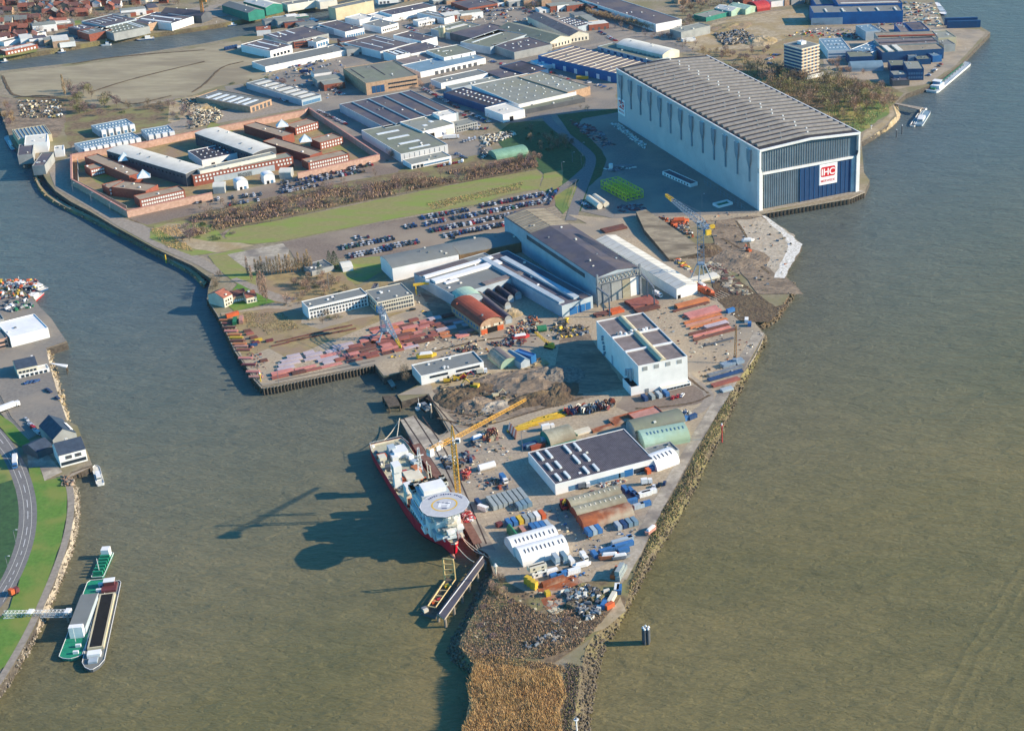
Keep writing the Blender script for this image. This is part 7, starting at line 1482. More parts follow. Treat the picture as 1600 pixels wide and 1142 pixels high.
# loose gear heaps (uncountable scrap)
def heap(s, n, ks, label, smin=.6, smax=3, flat=.5, name='scrap_heap', seed=1, hz=1.5, cat='scrap'):
    P = pts(s); xs = [p[0] for p in P]; ys = [p[1] for p in P]; rn = random.Random(seed); m = MB(); c = 0
    while c < n:
        x, y = rn.uniform(min(xs), max(xs)), rn.uniform(min(ys), max(ys)); ins = False; j = len(P)-1
        for i in range(len(P)):
            if ((P[i][1] > y) != (P[j][1] > y)) and x < (P[j][0]-P[i][0])*(y-P[i][1])/(P[j][1]-P[i][1])+P[i][0]: ins = not ins
            j = i
        if not ins: continue
        c += 1; p = W((x, y), 0); L = rn.uniform(smin, smax); m.box(p.x, p.y, rn.uniform(.2, hz*.6), L, L*rn.uniform(.15, .7), L*flat*rn.uniform(.3, 1), rn.choice(ks), rn.uniform(0, 3.1), (rn.uniform(.4, 1), rn.uniform(.4, 1)))
    tag(ob(name, m), label, cat, None, 'stuff')
heap("o 930,570 1080,530 1250,590 1190,700 1100,750 1000,680", 330, ['rock', 'roofwhite', 'darkwall', 'timber', 'steel', 'bluegrey', 'bankstone'], 'tangled grey and white scrap heap on the headland', seed=1, smin=.8, smax=4)
heap("o 860,630 935,630 930,760 870,760", 60, ['concrete', 'tan'], 'row of pale timber mats crossing the brown scrub', .8, 5, .1, seed=2, hz=.4)
heap("o 690,900 780,860 860,830 960,800 940,870 820,890 720,930", 110, ['rock', 'concrete', 'timber', 'steel'], 'line of rubble and planks above the sandy path', seed=3)
heap("k 1040,680 1250,560 1330,620 1240,700 1120,760", 240, ['rust', 'tan', 'darkwall', 'timber', 'plateorange', 'steel', 'maroon'], 'mixed brown steel and gear before the tunnel sheds', .5, 3, seed=4)
heap("k 900,790 1170,730 1210,780 1000,810", 120, ['maroon', 'steel', 'rust', 'darkwall', 'contnavy', 'timber'], 'line of dark red and grey gear on the yard road', .5, 3, seed=5)
heap("l 20,540 60,480 260,560 250,600 30,640", 110, ['timber', 'steel', 'concrete', 'darkwall', 'timber', 'yellow'], 'loose frames and gear by the shaded yard edge', .6, 4, seed=6)
heap("k 670,830 780,780 860,830 700,850", 110, ['rust', 'timber', 'maroon', 'darkwall', 'tan'], 'brown steel odds and ends behind the jetty office', .5, 3, seed=7)
heap("i 920,670 1020,700 900,900 760,760 800,700", 0, ['rust'], 'x', seed=8) if 0 else None
heap("i 880,940 960,900 1110,1060 1200,1142 1060,1142", 180, ['timber', 'tan', 'concrete', 'rock', 'platebrown'], 'slipway timbers and beams beside the lattice crane', 1, 7, .12, seed=9, hz=.6)
heap("i 560,610 760,640 810,760 700,700", 120, ['orange', 'timber', 'steel', 'roofwhite', 'rustred', 'darkwall'], 'orange and grey gear along the slipway edge', .6, 4, seed=10)
heap("i 590,840 740,960 820,1010 700,900", 70, ['yellow', 'steel', 'roofwhite', 'orange', 'timber'], 'steel profiles between the tent hall and slipway', 1, 6, .2, seed=11)
heap("i 20,40 80,10 270,110 240,140 480,60 350,20", 10, ['steel'], 'thin steel in the hall shade', seed=12) if 0 else None
heap("A 1250,270 1330,270 1600,480 1580,520", 330, ['roofwhite', 'white', 'greywall'], 'long line of white bags and boxes along the foot of the big hall', .8, 2.6, seed=13)
heap("A 850,230 1100,300 1300,480 1200,500 1000,370", 170, ['maroon', 'steel', 'platebrown', 'darkwall', 'salmon'], 'rows of dark steel stock in the shade of the big hall', 1, 6, .15, seed=14, hz=.6)
heap("i 280,540 450,520 480,560 300,580", 70, ['maroon', 'darkwall', 'steel'], 'dark blocks in rows by the shaded yard road', 2, 5, .15, seed=15, hz=.5)
heap("b 0,900 120,760 240,900 200,950 0,1000", 420, ['rock', 'rock', 'tan', 'concrete', 'cream'], 'pale rubble heaps beside the grey striped hall', 1, 4, seed=16)
heap("a 1400,780 1589,760 1589,960 1480,940", 320, ['rock', 'rock', 'tan', 'concrete', 'timber'], 'cream rubble spread left of the grey striped hall', 1, 4, seed=17)
heap("A 0,400 300,340 350,380 60,490", 300, ['roofwhite', 'tan', 'cream', 'darkwall', 'timber'], 'pallets and pale timber in the pallet yard', 1, 3.5, seed=18)
heap("A 0,480 40,500 90,560 0,640", 60, ['roofwhite', 'darkwall', 'timber'], 'grey pallets at the left of the mint nissen hut', 1, 3, seed=19)
heap("d 1070,270 1300,230 1420,330 1150,360", 420, ['rock', 'darkwall', 'concrete', 'steel', 'rock'], 'grey rubble and blocks on the sandy wasteland', 1, 5, seed=20)
heap("F 900,55 1140,25 1040,80", 40, ['steel', 'darkwall', 'maroon'], 'small pile of grey beams below the solar workshop', .5, 3, seed=21)
heap("n 560,790 790,730 780,770 600,810", 70, ['rustred', 'steel', 'roofwhite', 'tan'], 'trolleys and gear along the workshop front', .5, 2.4, seed=22)
heap("E 440,800 520,780 500,870 450,870", 60, ['salmon', 'red', 'rustred'], 'pinkish red machine parts near the tower crane mast', .8, 3, seed=23, hz=3)
heap("E 440,640 540,640 530,720 470,720", 50, ['contnavy', 'steel', 'darkwall', 'maroon'], 'dark blue frames behind the tower crane mast', .8, 4, seed=24)
heap("E 250,670 420,680 480,760 330,780", 90, ['steel', 'timber', 'roofwhite', 'darkwall', 'rust'], 'grey frames and blocks along the quay rails', .8, 4, seed=25)
heap("E 600,880 860,860 860,950 620,950", 30, ['rustred', 'contnavy', 'darkwall', 'steel', 'timber'], 'small red and blue gear group on the slab yard', .6, 3, seed=26)
heap("y 640,190 740,250 720,300 640,290", 60, ['red', 'white', 'salmon'], 'red and white gear on the quay beside the ship bow', .6, 3, seed=27)
heap("n 1150,200 1280,215 1290,250 1200,260", 60, ['roofwhite', 'contnavy', 'steel', 'tan'], 'pale gear behind the blue container pair', .6, 3, seed=28)
heap("t 340,1000 500,1000 560,1142 340,1142", 90, ['rock', 'concrete', 'rust'], 'loose stones under the riverside restaurant pier', .6, 2.5, seed=29)
heap("A 1180,700 1500,660 1480,700 1240,740", 40, ['steel', 'roofwhite', 'darkwall'], 'grey steelwork lying in the hall shade', 1, 6, .2, seed=30)
heap("a 140,780 480,790 480,920 160,920", 240, ['rock', 'tan', 'darkwall', 'timber', 'roofwhite', 'bankstone'], 'cluttered brown boat yard at the far left', 1, 4, seed=31)
heap("q 0,60 200,60 160,150 0,160", 120, ['orange', 'yellow', 'white', 'steel', 'darkwall', 'maroon'], 'colourful gear on the left harbour quay', .8, 4, seed=32, hz=2.5)
heap("q 20,170 170,160 170,210 0,230", 60, ['white', 'darkwall', 'contgreen', 'steel'], 'parked machines above the white left bank warehouse', .8, 4, seed=33)
# white tank, small house parts, orange boats
o = ob('white_tank', (lambda g: (g.cyl(0, 0, 0, 1.8, 4.5, 'white', 14), g)[1])(MB()), None, W(pts("i 240,282")[0], .3)); tag(o, 'upright white tank beside the long steel tube', 'tank')
def lifeboat(q, label, k, rz=-55, s=1.0):
    p = W(pts(q)[0], .4); T = empty('lifeboat', label, 'lifeboat', p, radians(rz)); m = MB(); P = [(-5, 0), (-4.2, 1.3), (2.5, 1.5), (5, 0), (2.5, -1.5), (-4.2, -1.3)]
    m.prism([(x*s, y*s) for x, y in P][::-1], .4, 2.0*s, k); ob('hull', m, T); m = MB(); m.box(-.3, 0, 2*s, 6.5*s, 2*s, .9*s, k if k == 'orange' else 'white', 0, (.8, .6)); ob('canopy', m, T)
lifeboat("l 1010,325", 'left orange lifeboat under the lattice crane', 'orange', s=1.4); lifeboat("l 1045,335", 'right orange lifeboat under the lattice crane', 'orange', s=1.4); lifeboat("l 1000,290", 'red lifeboat hull behind the two orange ones', 'red', s=1.1)
lifeboat("i 710,652", 'orange hull pieces on the slipway shoulder', 'orange', 10, 1.5); lifeboat("i 1180,780", 'white launch hull lying on the landfill', 'white', 10, 1.0)
lifeboat("F 850,715", 'white workboat on the slabs near the site cabins', 'white', 25, 1.0); lifeboat("F 1105,640", 'orange boat on trestles near the blue containers', 'plateorange', 10, 1.2); lifeboat("F 1200,640", 'grey rigid boat beside the orange trestle boat', 'steel', 15, 1.0)
lifeboat("F 1470,400", 'pink red boat lying at the river road edge', 'salmon', 60, 1.0); lifeboat("m 925,522", 'blue and white boat behind the tower crane', 'contblue', 40, .9); lifeboat("k 1160,740", 'bright red boat hull on the yard road', 'red', 20, 1.2); lifeboat("k 430,885", 'long yellow steel hull piece behind the jetty office', 'yellow', 15, 1.3)
pool = W(pts("v 80,830")[0], 0)
def trough():
    loc, rz, L, D = frame("v 0,830 20,868 158,832", 0); T = empty('green_basin', 'white rimmed basin with green floor in the hall shade', 'basin', loc, rz); g = MB()
    for x, y, sx, sy in ((0, -D/2, L, .8), (0, D/2, L, .8), (-L/2, 0, .8, D), (L/2, 0, .8, D)): g.box(x, y, .2, sx, sy, 1.8, 'white')
    ob('rim', g, T); g = MB(); g.box(0, 0, .3, L-1, D-1, .3, 'contgreen'); ob('floor', g, T)
trough()
bld("i 645,285 785,385 835,372", 3.2, 'low dark roofed shed with white window wall at the foot of the big hall', name='site_office', cat='office', wall='white', roof='roofdark', vents=1, win=[('l', 9, 1, .9, 1, 1.6, 1.2, .05, .95, 'glass')])
def fence(s, hh, label, k='steel', gapp=6):
    P = WP(s, 0); o = P[0]; T = empty('fence', label, 'fence', (o.x, o.y, 0)); pm = CACHE.get(('fp', hh, k)) or CACHE.setdefault(('fp', hh, k), (lambda m: (m.box(0, 0, 0, .22, .22, hh, k), m.mesh('post'))[1])(MB()))
    for i in range(len(P)-1):
        d = P[i+1]-P[i]; n = min(30, max(1, int(d.length/gapp))); g = MB()
        for z in (.4, hh*.5, hh-.15): g.bar(P[i]-o+Vector((0, 0, z)), P[i+1]-o+Vector((0, 0, z)), .07, k, 4)
        ob('rail', g, T)
        for j in range(n): p = P[i].lerp(P[i+1], j/n)-o; ob('post', pm, T, (p.x, p.y, 0))
fence("i 880,385 1160,575", 5, 'pale blue mesh screen beside the big hall', 'bluegrey'); fence("A 850,1075 930,830 780,880", 2.5, 'light fence round the green triangle', 'quayedge'); fence("h 0,740 600,640 1250,500", 2, 'long fence between grass strip and staff car park', 'quayedge', 8)
fence("g 300,780 610,730 1200,600 1589,520", 1.6, 'dark fence along the top of the grass strip', 'timber', 9); fence("h 0,545 520,440 1180,325", 1.6, 'dark fence along the right half of the grass strip', 'timber', 9)
fence("q 0,640 60,760 150,860", 1.2, 'low wall between the left quay and the lawn', 'quayedge', 5)
# slipway ramp, raised slab with stepped side and ground ways
def slipway():
    P = [W(p, z) for p, z in zip(pts("i 412,575 480,560 600,640 830,800 880,850 640,900 470,700"), (5, 5, 4.2, 2.6, 1.6, 2.2, 4))]; o = P[0].copy(); o.z = 0; T = empty('slipway', 'broad sloping concrete slipway slab running down beside the white tent hall', 'slipway', o)
    m = MB(); top = [p-o for p in P]; m.face(top, 'ramp'); n = len(top)
    for i in range(n): a, b = top[i], top[(i+1) % n]; m.face([(a.x, a.y, -.2), (b.x, b.y, -.2), b, a], 'quaywall')
    ob('slab', m, T)
    A0, A1 = W(pts("i 880,900")[0], 1.2), W(pts("l 1470,440")[0], -4.2); B0 = W(pts("l 1100,290")[0], .8); 
    for grp_, (s0, s1, nn) in enumerate((("l 1060,140", "l 1470,430", 5), ("l 1085,330", "l 1400,480", 6))):
        a, b = W(pts(s0)[0], 1.0), W(pts(s1)[0], -3.8); d = b-a; nr = Vector((-d.y, d.x, 0)).normalized()
        for i in range(nn): g = MB(); f = (i-nn/2)*2.6; g.bar(a-o+nr*f, b-o+nr*f, .35, 'concrete'); ob('ground_way', g, T)
        for i in range(14): p = a.lerp(b, (i+.5)/14)-o; g = MB(); g.bar(p+nr*(-nn*1.3), p+nr*(nn*1.1), .25, 'timber'); ob('sleeper', g, T)
slipway()
def pit(s, label, k='darkhole'): pass
carmass('second lines of cars and distant parked cars too small to tell apart')
# small loose yard clutter
heap("E 480,560 800,500 860,700 620,1000 460,900", 90, ['steel', 'timber', 'darkwall', 'roofwhite', 'rust', 'tan'], 'small loose gear scattered over the pale slab yard', .4, 2, seed=41, hz=.8, name='yard_clutter')
heap("F 0,0 360,40 700,480 860,660 560,820 700,1000 880,900 1000,600 1350,420 1400,330 1040,360 700,100 400,240 200,260", 260, ['steel', 'timber', 'darkwall', 'roofwhite', 'rust', 'contblue', 'tan'], 'small loose gear around the containers and tents', .3, 1.8, seed=42, hz=.8, name='yard_clutter')
heap("k 350,380 640,700 860,700 1060,720 1250,640 1500,640 1500,700 1000,860 700,900 200,900 60,860 400,760", 240, ['steel', 'timber', 'darkwall', 'roofwhite', 'rust', 'maroon', 'yellow', 'tan'], 'small loose gear along the central yard road', .3, 2.2, seed=43, hz=.9, name='yard_clutter')
heap("l 600,400 850,380 1180,420 1400,600 1240,820 1100,960 1000,900 900,720 740,560", 200, ['steel', 'timber', 'darkwall', 'roofwhite', 'rust', 'maroon'], 'small loose gear on the east yard', .3, 2, seed=44, hz=.8, name='yard_clutter')
heap("i 700,560 1180,600 1290,620 1520,800 1420,1000 1300,1142 1150,1100 900,860 800,700", 170, ['steel', 'timber', 'timber', 'rock', 'concrete', 'rust'], 'debris spread over the river landfill', .3, 2.4, seed=45, hz=.8, name='yard_clutter')
heap("j 140,440 500,820 420,980 340,840 200,560", 90, ['steel', 'timber', 'maroon', 'rust', 'salmon'], 'small steel pieces on the left quay strip', .4, 2, seed=46, hz=.8, name='yard_clutter')
heap("G -100,400 0,330 400,260 900,120 1000,260 1100,350 1280,480 700,600 300,820 100,760", 420, ['rock', 'timber', 'sand', 'mud', 'bankstone'], 'lumps and ruts of the brown dirt lot', .5, 3, seed=47, hz=.6, name='rubble', cat='rubble')
heap("o 480,560 900,580 1000,700 1150,780 900,900 560,950 400,850", 300, ['rock', 'timber', 'timber', 'scrub', 'bankstone', 'tan'], 'driftwood and stones strewn over the headland scrub', .4, 2.6, .25, seed=48, hz=.7, name='debris', cat='debris')
heap("b 500,440 1200,480 1180,740 900,800 640,760", 130, ['steel', 'roofwhite', 'darkwall', 'contblue', 'rust'], 'yard clutter between the northern sheds', .6, 3.5, seed=49, hz=1.5, name='yard_clutter')
heap("c 400,0 1000,0 1589,200 1589,320 1000,180 440,180", 200, ['steel', 'roofwhite', 'darkwall', 'rust', 'roofwhite'], 'yard clutter in the top row of the estate', .8, 5, seed=50, hz=2, name='yard_clutter')
heap("e 860,20 1030,20 1090,170 1000,165 860,150", 160, ['steel', 'palegreen', 'roofwhite', 'rust', 'tan'], 'stacks of goods on the light quay yard', 1, 7, .2, seed=51, hz=1.5, name='yard_clutter')
heap("e 270,180 620,190 620,250 380,240 100,230", 120, ['steel', 'roofwhite', 'red', 'darkwall', 'yellow'], 'goods and skips before the long blue shed', .8, 4, seed=52, hz=1.5, name='yard_clutter')
# ================================================================ VEGETATION AND HOUSES
TREES = {}
def crownmesh(kind, seed):
    rn = random.Random(seed); cm = MB(); tm = MB()
    if kind.startswith('bare') or kind.startswith('poplar'):
        H = 11 if kind.startswith('bare') else 20; R = 4.2 if kind.startswith('bare') else 2.1; k = kind.split('_')[1]
        tm.cyl(0, 0, -.3, .32, H*.55, 'bark', 6, .12); limbs = []
        for i in range(9):
            a = rn.uniform(0, 6.3); z0 = H*rn.uniform(.18, .5); e = Vector((cos(a)*R*.65, sin(a)*R*.65, min(H*.95, z0+H*rn.uniform(.25, .45)))); tm.bar((0, 0, z0), e, .1, 'bark', 4); limbs.append((Vector((0, 0, z0)), e))
        limbs.append((Vector((0, 0, H*.3)), Vector((0, 0, H))))
        for i in range(360):
            if kind.startswith('poplar'):
                z = rn.uniform(.08, 1)*H; rr = R*(1-abs(z/H-.45)*1.1)*rn.random()**.5; a = rn.uniform(0, 6.3); p = Vector((cos(a)*rr, sin(a)*rr, z)); d = Vector((cos(a)*.25, sin(a)*.25, 1))*rn.uniform(.8, 1.8)
            else:
                while True:
                    q = Vector((rn.uniform(-1, 1), rn.uniform(-1, 1), rn.uniform(-1, 1)))
                    if q.length < 1 and pnoise(q*2.2+Vector((seed, 0, 0))) > -.28: break
                p = Vector((q.x*R, q.y*R, H*.6+q.z*H*.4)); d = (Vector((q.x, q.y, .9))+Vector((rn.uniform(-.6, .6), rn.uniform(-.6, .6), 0)))*rn.uniform(.5, 1.3)
            s = Vector((rn.uniform(-1, 1), rn.uniform(-1, 1), rn.uniform(-.4, .4))).normalized()*rn.uniform(.1, .26)
            cm.face([p-s, p+s, p+d+s*.3, p+d-s*.3], k)
    elif kind == 'conifer':
        H, R = 14, 4.5; tm.cyl(0, 0, -.3, .4, 5, 'bark', 6, .3)
        for i in range(900):
            z = rn.random()**1.3; rr = R*(1-z)**.7*rn.uniform(.5, 1.05); a = rn.uniform(0, 6.3); p = Vector((cos(a)*rr, sin(a)*rr, 1.2+z*(H-1.2))); s1 = Vector((rn.uniform(-1, 1), rn.uniform(-1, 1), rn.uniform(-1, .3)))*.55; s2 = Vector((rn.uniform(-1, 1), rn.uniform(-1, 1), rn.uniform(-1, 1)))*.5
            cm.face([p, p+s1, p+s2], 'conifer')
    else:                                                   # bush_<mat>
        k = kind.split('_')[1]; tm.cyl(0, 0, -.3, .12, 1.4, 'bark', 5, .06)
        for i in range(190):
            q = Vector((rn.uniform(-1, 1), rn.uniform(-1, 1), rn.random())); 
            if q.length > 1: q.normalize()
            p = Vector((q.x*2.6, q.y*2.6, q.z*2.6)); s1 = Vector((rn.uniform(-1, 1), rn.uniform(-1, 1), rn.uniform(-.3, 1)))*.55; s2 = Vector((rn.uniform(-1, 1), rn.uniform(-1, 1), rn.uniform(-.3, 1)))*.5; cm.face([p, p+s1, p+s2], k)
    return tm.mesh('trunk'), cm.mesh('crown')
def tree(q, kind, label, sc=1.0, grp=None, name=None, world=None, z=0):
    rn = random.Random(hash_(q)); v = rn.randrange(3); key = (kind, v)
    if key not in TREES: TREES[key] = crownmesh(kind, v*17+len(kind))
    p = world if world is not None else W(pts(q)[0], z); nm = name or ('bush' if kind.startswith('bush') else 'conifer_tree' if kind == 'conifer' else 'poplar_tree' if kind.startswith('poplar') else 'bare_tree')
    T = empty(nm, label, 'bush' if nm == 'bush' else 'tree', p, rn.uniform(0, 6.3), grp); T.scale = (sc*rn.uniform(.85, 1.15),)*2+(sc*rn.uniform(.85, 1.15),)
    ob('trunk', TREES[key][0], T); ob('crown', TREES[key][1], T)
def hash_(s):
    h = 7
    for c in str(s): h = (h*31+ord(c)) % 1000003
    return h
def treemass(L, kinds, label, smin, smax, seed):
    rn = random.Random(seed); m = MB()
    for x, y in L:
        k = rn.choice(kinds); v = rn.randrange(3)
        if (k, v) not in TREES: TREES[(k, v)] = crownmesh(k, v*17+len(k))
        p = W((x, y)); s = rn.uniform(smin, smax); a = rn.uniform(0, 6.3); c, n = cos(a)*s, sin(a)*s
        for me in TREES[(k, v)]:
            b = len(m.v); mi = m.mi(me.materials[0].name); st = 1 if me.name.startswith('trunk') else 2
            for q in me.vertices: m.v.append((p.x+q.co.x*c-q.co.y*n, p.y+q.co.x*n+q.co.y*c, q.co.z*s))
            for f in list(me.polygons)[::st]: m.f.append(tuple(b+i for i in f.vertices)); m.m.append(mi)
    tag(ob('woodland', m), label, 'woodland', None, 'stuff')
def scatter(s, n, kinds, where, smin=.7, smax=1.2, seed=1, grp=None, mass=False):
    """n trees or bushes inside a traced area; counted from left to right for their labels"""
    P = pts(s); xs = [p[0] for p in P]; ys = [p[1] for p in P]; rn = random.Random(seed); L = []
    while len(L) < n:
        x, y = rn.uniform(min(xs), max(xs)), rn.uniform(min(ys), max(ys)); ins = False; j = len(P)-1
        for i in range(len(P)):
            if ((P[i][1] > y) != (P[j][1] > y)) and x < (P[j][0]-P[i][0])*(y-P[i][1])/(P[j][1]-P[i][1])+P[i][0]: ins = not ins
            j = i
        if ins: L.append((x, y))
    L.sort()
    if mass: return treemass(L, kinds, where, smin, smax, seed)
    for i, (x, y) in enumerate(L):
        k = rn.choice(kinds); c = dict(twig='brown grey', twigpurple='purple brown', twigpink='pinkish', twigtan='tan', twigolive='olive', leafgreen='dark green').get(k.split('_')[-1], 'dark green')
        tree('z %.1f,%.1f' % (x, y), k, '%s %s among %s' % (c, 'bush' if k.startswith('bush') else 'leafless tree' if k != 'conifer' else 'conifer', where), rn.uniform(smin, smax), grp or where)
def thicket(s, n, ks, label, hmin=1, hmax=3, seed=1, name='thicket', cat='scrub', wd=.5, jit=0, clump=None):
    """undergrowth nobody could count: many twig blades in one mesh"""
    P = pts(s); xs = [p[0] for p in P]; ys = [p[1] for p in P]; rn = random.Random(seed); m = MB(); c = 0
    while c < n:
        x, y = rn.uniform(min(xs), max(xs)), rn.uniform(min(ys), max(ys)); ins = False; j = len(P)-1
        for i in range(len(P)):
            if ((P[i][1] > y) != (P[j][1] > y)) and x < (P[j][0]-P[i][0])*(y-P[i][1])/(P[j][1]-P[i][1])+P[i][0]: ins = not ins
            j = i
        if not ins: continue
        p = W((x, y), 0)
        if clump is not None and pnoise(p*clump) < rn.uniform(-.35, .15): continue
        c += 1; h = rn.uniform(hmin, hmax)*(1+.5*pnoise(p*.08)); a = rn.uniform(0, 6.3); s_ = Vector((cos(a), sin(a), 0))*wd*rn.uniform(.5, 1); t = Vector((rn.uniform(-.4, .4), rn.uniform(-.4, .4), 0))*h
        z0 = Vector((0, 0, rn.uniform(0, .4)*h)); m.face([p-s_+z0, p+s_+z0, p+t+s_*.25+Vector((0, 0, h)), p+t-s_*.25+Vector((0, 0, h))], rn.choice(ks))
    tag(ob(name, m), label, cat, None, 'stuff')
# reed bed and headland scrub
thicket("z 742,1040 770,1046 800,1041 830,1050 862,1045 878,1058 886,1090 874,1110 879,1142 868,1195 712,1195 722,1142 738,1110 730,1075", 26000, ['reed', 'reed', 'twigtan', 'reed'], 'golden brown reed bed at the bottom of the picture', 1.4, 3.0, 2, 'reeds', 'reeds', .16)
thicket("z 765,915 790,930 850,960 900,950 950,960 925,990 905,1010 850,1030 800,1030 745,1030 722,1008 728,990 742,962", 15000, ['twig', 'twigtan', 'twigpink', 'twig'], 'brown tangled scrub covering the headland', .4, 1.5, 3, wd=.3)
thicket("z 885,1035 908,1040 902,1100 893,1142 885,1190 872,1190 880,1100", 3000, ['twig', 'twigpurple', 'twigolive'], 'dark low brush between reeds and rubble slope', .4, 1.4, 4, wd=.3)
thicket("z 716,1010 745,1020 800,1030 880,1040 885,1052 745,1044", 3200, ['twigtan', 'twig', 'reed'], 'tan grass fringe behind the reed bed', .5, 1.6, 5, wd=.25)
thicket("z 1142,612 1150,622 1110,700 1060,800 1020,860 985,930 978,925 1000,880 1036,798 1045,786 1104,680", 5200, ['twigolive', 'twigtan', 'twig', 'leafgreen'], 'olive weeds along the top of the east river bank', .3, 1.2, 6, wd=.35)
scatter("o 540,480 610,500 640,590 560,600 480,560", 7, ['bare_twigpink', 'bare_twig'], 'the shaded shrubs at the top of the headland', .35, .6, 7)
scatter("o 400,600 900,620 1000,800 600,900 400,860", 16, ['bush_twig', 'bush_twigpurple'], 'the brown headland scrub', .5, .9, 8)
# hedge belt outside the prison
thicket("g 0,690 300,640 620,580 1000,490 1589,400 1589,520 1200,590 700,690 300,770 0,850", 9000, ['twigpurple', 'twig', 'twigtan', 'twigpink'], 'purple brown undergrowth of the tree belt south of the prison', .6, 2.6, 9, wd=.45, clump=.05)
thicket("h 0,420 400,360 900,270 1170,220 1200,310 800,380 400,450 0,530", 7000, ['twigpurple', 'twigtan', 'twigpink', 'twig'], 'reddish brown undergrowth of the tree belt beyond the staff car park', .6, 2.4, 10, wd=.45, clump=.05)
scatter("g 100,690 620,600 700,690 150,770", 24, ['bare_twigpurple', 'bush_twigpurple', 'bush_leafgreen', 'bare_twig'], 'the scrub belt at the prison side, left part', .45, .8, 11)
scatter("g 560,590 1589,400 1589,510 700,680", 52, ['bare_twigpurple', 'bare_twig', 'bare_twigpurple', 'bush_leafgreen'], 'tangled winter trees of the scrub belt south of the prison', .4, .8, 12, mass=True)
scatter("h 0,430 900,300 1150,240 1180,300 600,420 0,530", 46, ['bare_twigpurple', 'bare_twigpink', 'bare_twig', 'bare_twigtan'], 'tangled winter trees of the belt beyond the car park', .4, .75, 13, mass=True)
scatter("f 1400,760 1589,700 1589,930 1500,900 1400,860", 10, ['bush_twigpurple', 'bush_leafgreen', 'bare_twigpurple'], 'the dark bushes at the sandy bend', .6, 1, 14); scatter("g 0,700 280,740 360,830 200,880 0,860", 18, ['bush_leafgreen', 'bush_twigpurple', 'bush_twigtan'], 'the bushes on the sandy slope', .6, 1.1, 15)
thicket("f 1160,790 1400,750 1430,880 1500,960 1300,930", 1600, ['reed', 'twigtan'], 'straw coloured grass on the sandy bend', .4, 1.2, 16, wd=.3)
thicket("h 320,590 700,510 1080,420 1060,480 700,560 380,640", 2500, ['twigtan', 'reed', 'twig'], 'tawny weeds within the long grass strip', .3, 1.0, 17, wd=.35)
scatter("h 20,180 130,270 100,300 0,250", 4, ['bare_twigpink', 'bush_leafgreen'], 'the trees at the corner of the pale grey hall', .5, .8, 18); scatter("b 700,620 850,760 780,800 650,690", 10, ['bare_twigpurple', 'bush_leafgreen'], 'the shaded trees between the striped sheds', .5, .8, 19)
# prison north side / boat yard
for q, k, l, s in (("a 505,745", 'poplar_twigtan', 'tall tan poplar standing alone at the edge of the pale field', .95),): tree(q, k, l, s)
scatter("a 530,700 900,740 1000,850 950,920 700,960 560,900", 34, ['bare_twigpurple', 'bare_twig', 'bare_twigolive', 'bush_leafgreen'], 'the grove behind the blue roofed units', .6, 1.05, 20)
scatter("a 1000,830 1240,800 1300,900 1100,880", 8, ['bare_twig', 'bush_leafgreen'], 'the trees at the foot of the pale field', .5, .8, 21); scatter("a 1240,800 1380,830 1589,1000 1400,1000", 10, ['bush_leafgreen', 'bare_twigpurple'], 'the dark hedge left of the rubble', .5, .8, 22)
scatter("a 20,830 120,850 110,1000 60,1040", 12, ['bare_twigpurple', 'bare_twigtan'], 'the brown thicket on the far left shore', .5, .8, 23); scatter("b 240,650 620,600 640,640 420,680", 10, ['bush_leafgreen'], 'the green hedge behind the grey striped hall', .6, 1, 24)
scatter("b 560,520 1200,410 1200,440 600,560", 14, ['bush_leafgreen', 'bush_twigolive'], 'the shrubs below the very long white shed', .5, .8, 25); scatter("b 900,640 1100,560 1200,700 1000,740", 5, ['bare_twigpink', 'bush_leafgreen'], 'the yard trees near the striped shed', .5, .7, 26)
# poplar row and garden by the old offices
for i in range(19): x = 400+i*24; tree('j %d,%d' % (x, 150-abs(i-4)*2 if i < 9 else 140-(i-8)*3), 'poplar_twigtan', 'slim leafless poplar, %s from the left in the row beside the empty plot' % ORD[i], .52+.1*(i % 3), 'poplar row beside the empty plot')
for i, (q, s) in enumerate((("j 335,150", .7), ("j 365,195", .6), ("j 430,300", .85), ("j 480,350", .95), ("j 455,330", .9))): tree(q, 'poplar_twigpink', 'pinkish poplar, %s of the group right of the red roofed houses' % ORD[i], s, 'poplars beside the red roofed houses')
tree("j 1015,100", 'conifer', 'broad dark conifer rising over the grey pavilion', 1.15); tree("j 970,60", 'conifer', 'smaller dark conifer left of the broad one', .7); tree("j 890,140", 'conifer', 'shaded conifer in front of the pavilion', .7); tree("j 790,110", 'conifer', 'dark conifer left of the pavilion', .7)
scatter("j 640,180 900,160 1100,230 1130,300 820,320 700,250", 36, ['bare_twig', 'bare_twigpink', 'bush_twigpurple', 'bush_leafgreen'], 'the rough garden behind the old brick offices', .4, .75, 27)
scatter("j 590,380 770,300 780,380 640,410", 8, ['bush_twig', 'bare_twigpink'], 'the shrubs left of the old brick office', .4, .7, 28); scatter("j 780,480 1110,450 1100,520 800,550", 12, ['bush_leafgreen', 'bush_twigolive', 'bare_twig'], 'the shrubs in front of the old brick office', .4, .6, 29)
thicket("j 300,440 600,440 740,560 500,620 420,560 330,560", 2600, ['twigtan', 'twig', 'twigolive'], 'rough yellow weeds beside the left quay strip', .2, .9, 30, wd=.3)
scatter("m 350,40 430,60 420,110 360,100", 3, ['bare_twig'], 'the bare trees left of the white jetty office', .5, .7, 31); scatter("f 20,1000 120,1080 60,1142 0,1100", 2, ['bush_leafgreen'], 'the lone shrubs by the moat', .5, .6, 32) if 0 else None
scatter("j 0,150 140,130 120,250 40,300", 8, ['bare_twig', 'bush_leafgreen'], 'the trees left of the cream house', .4, .7, 33)
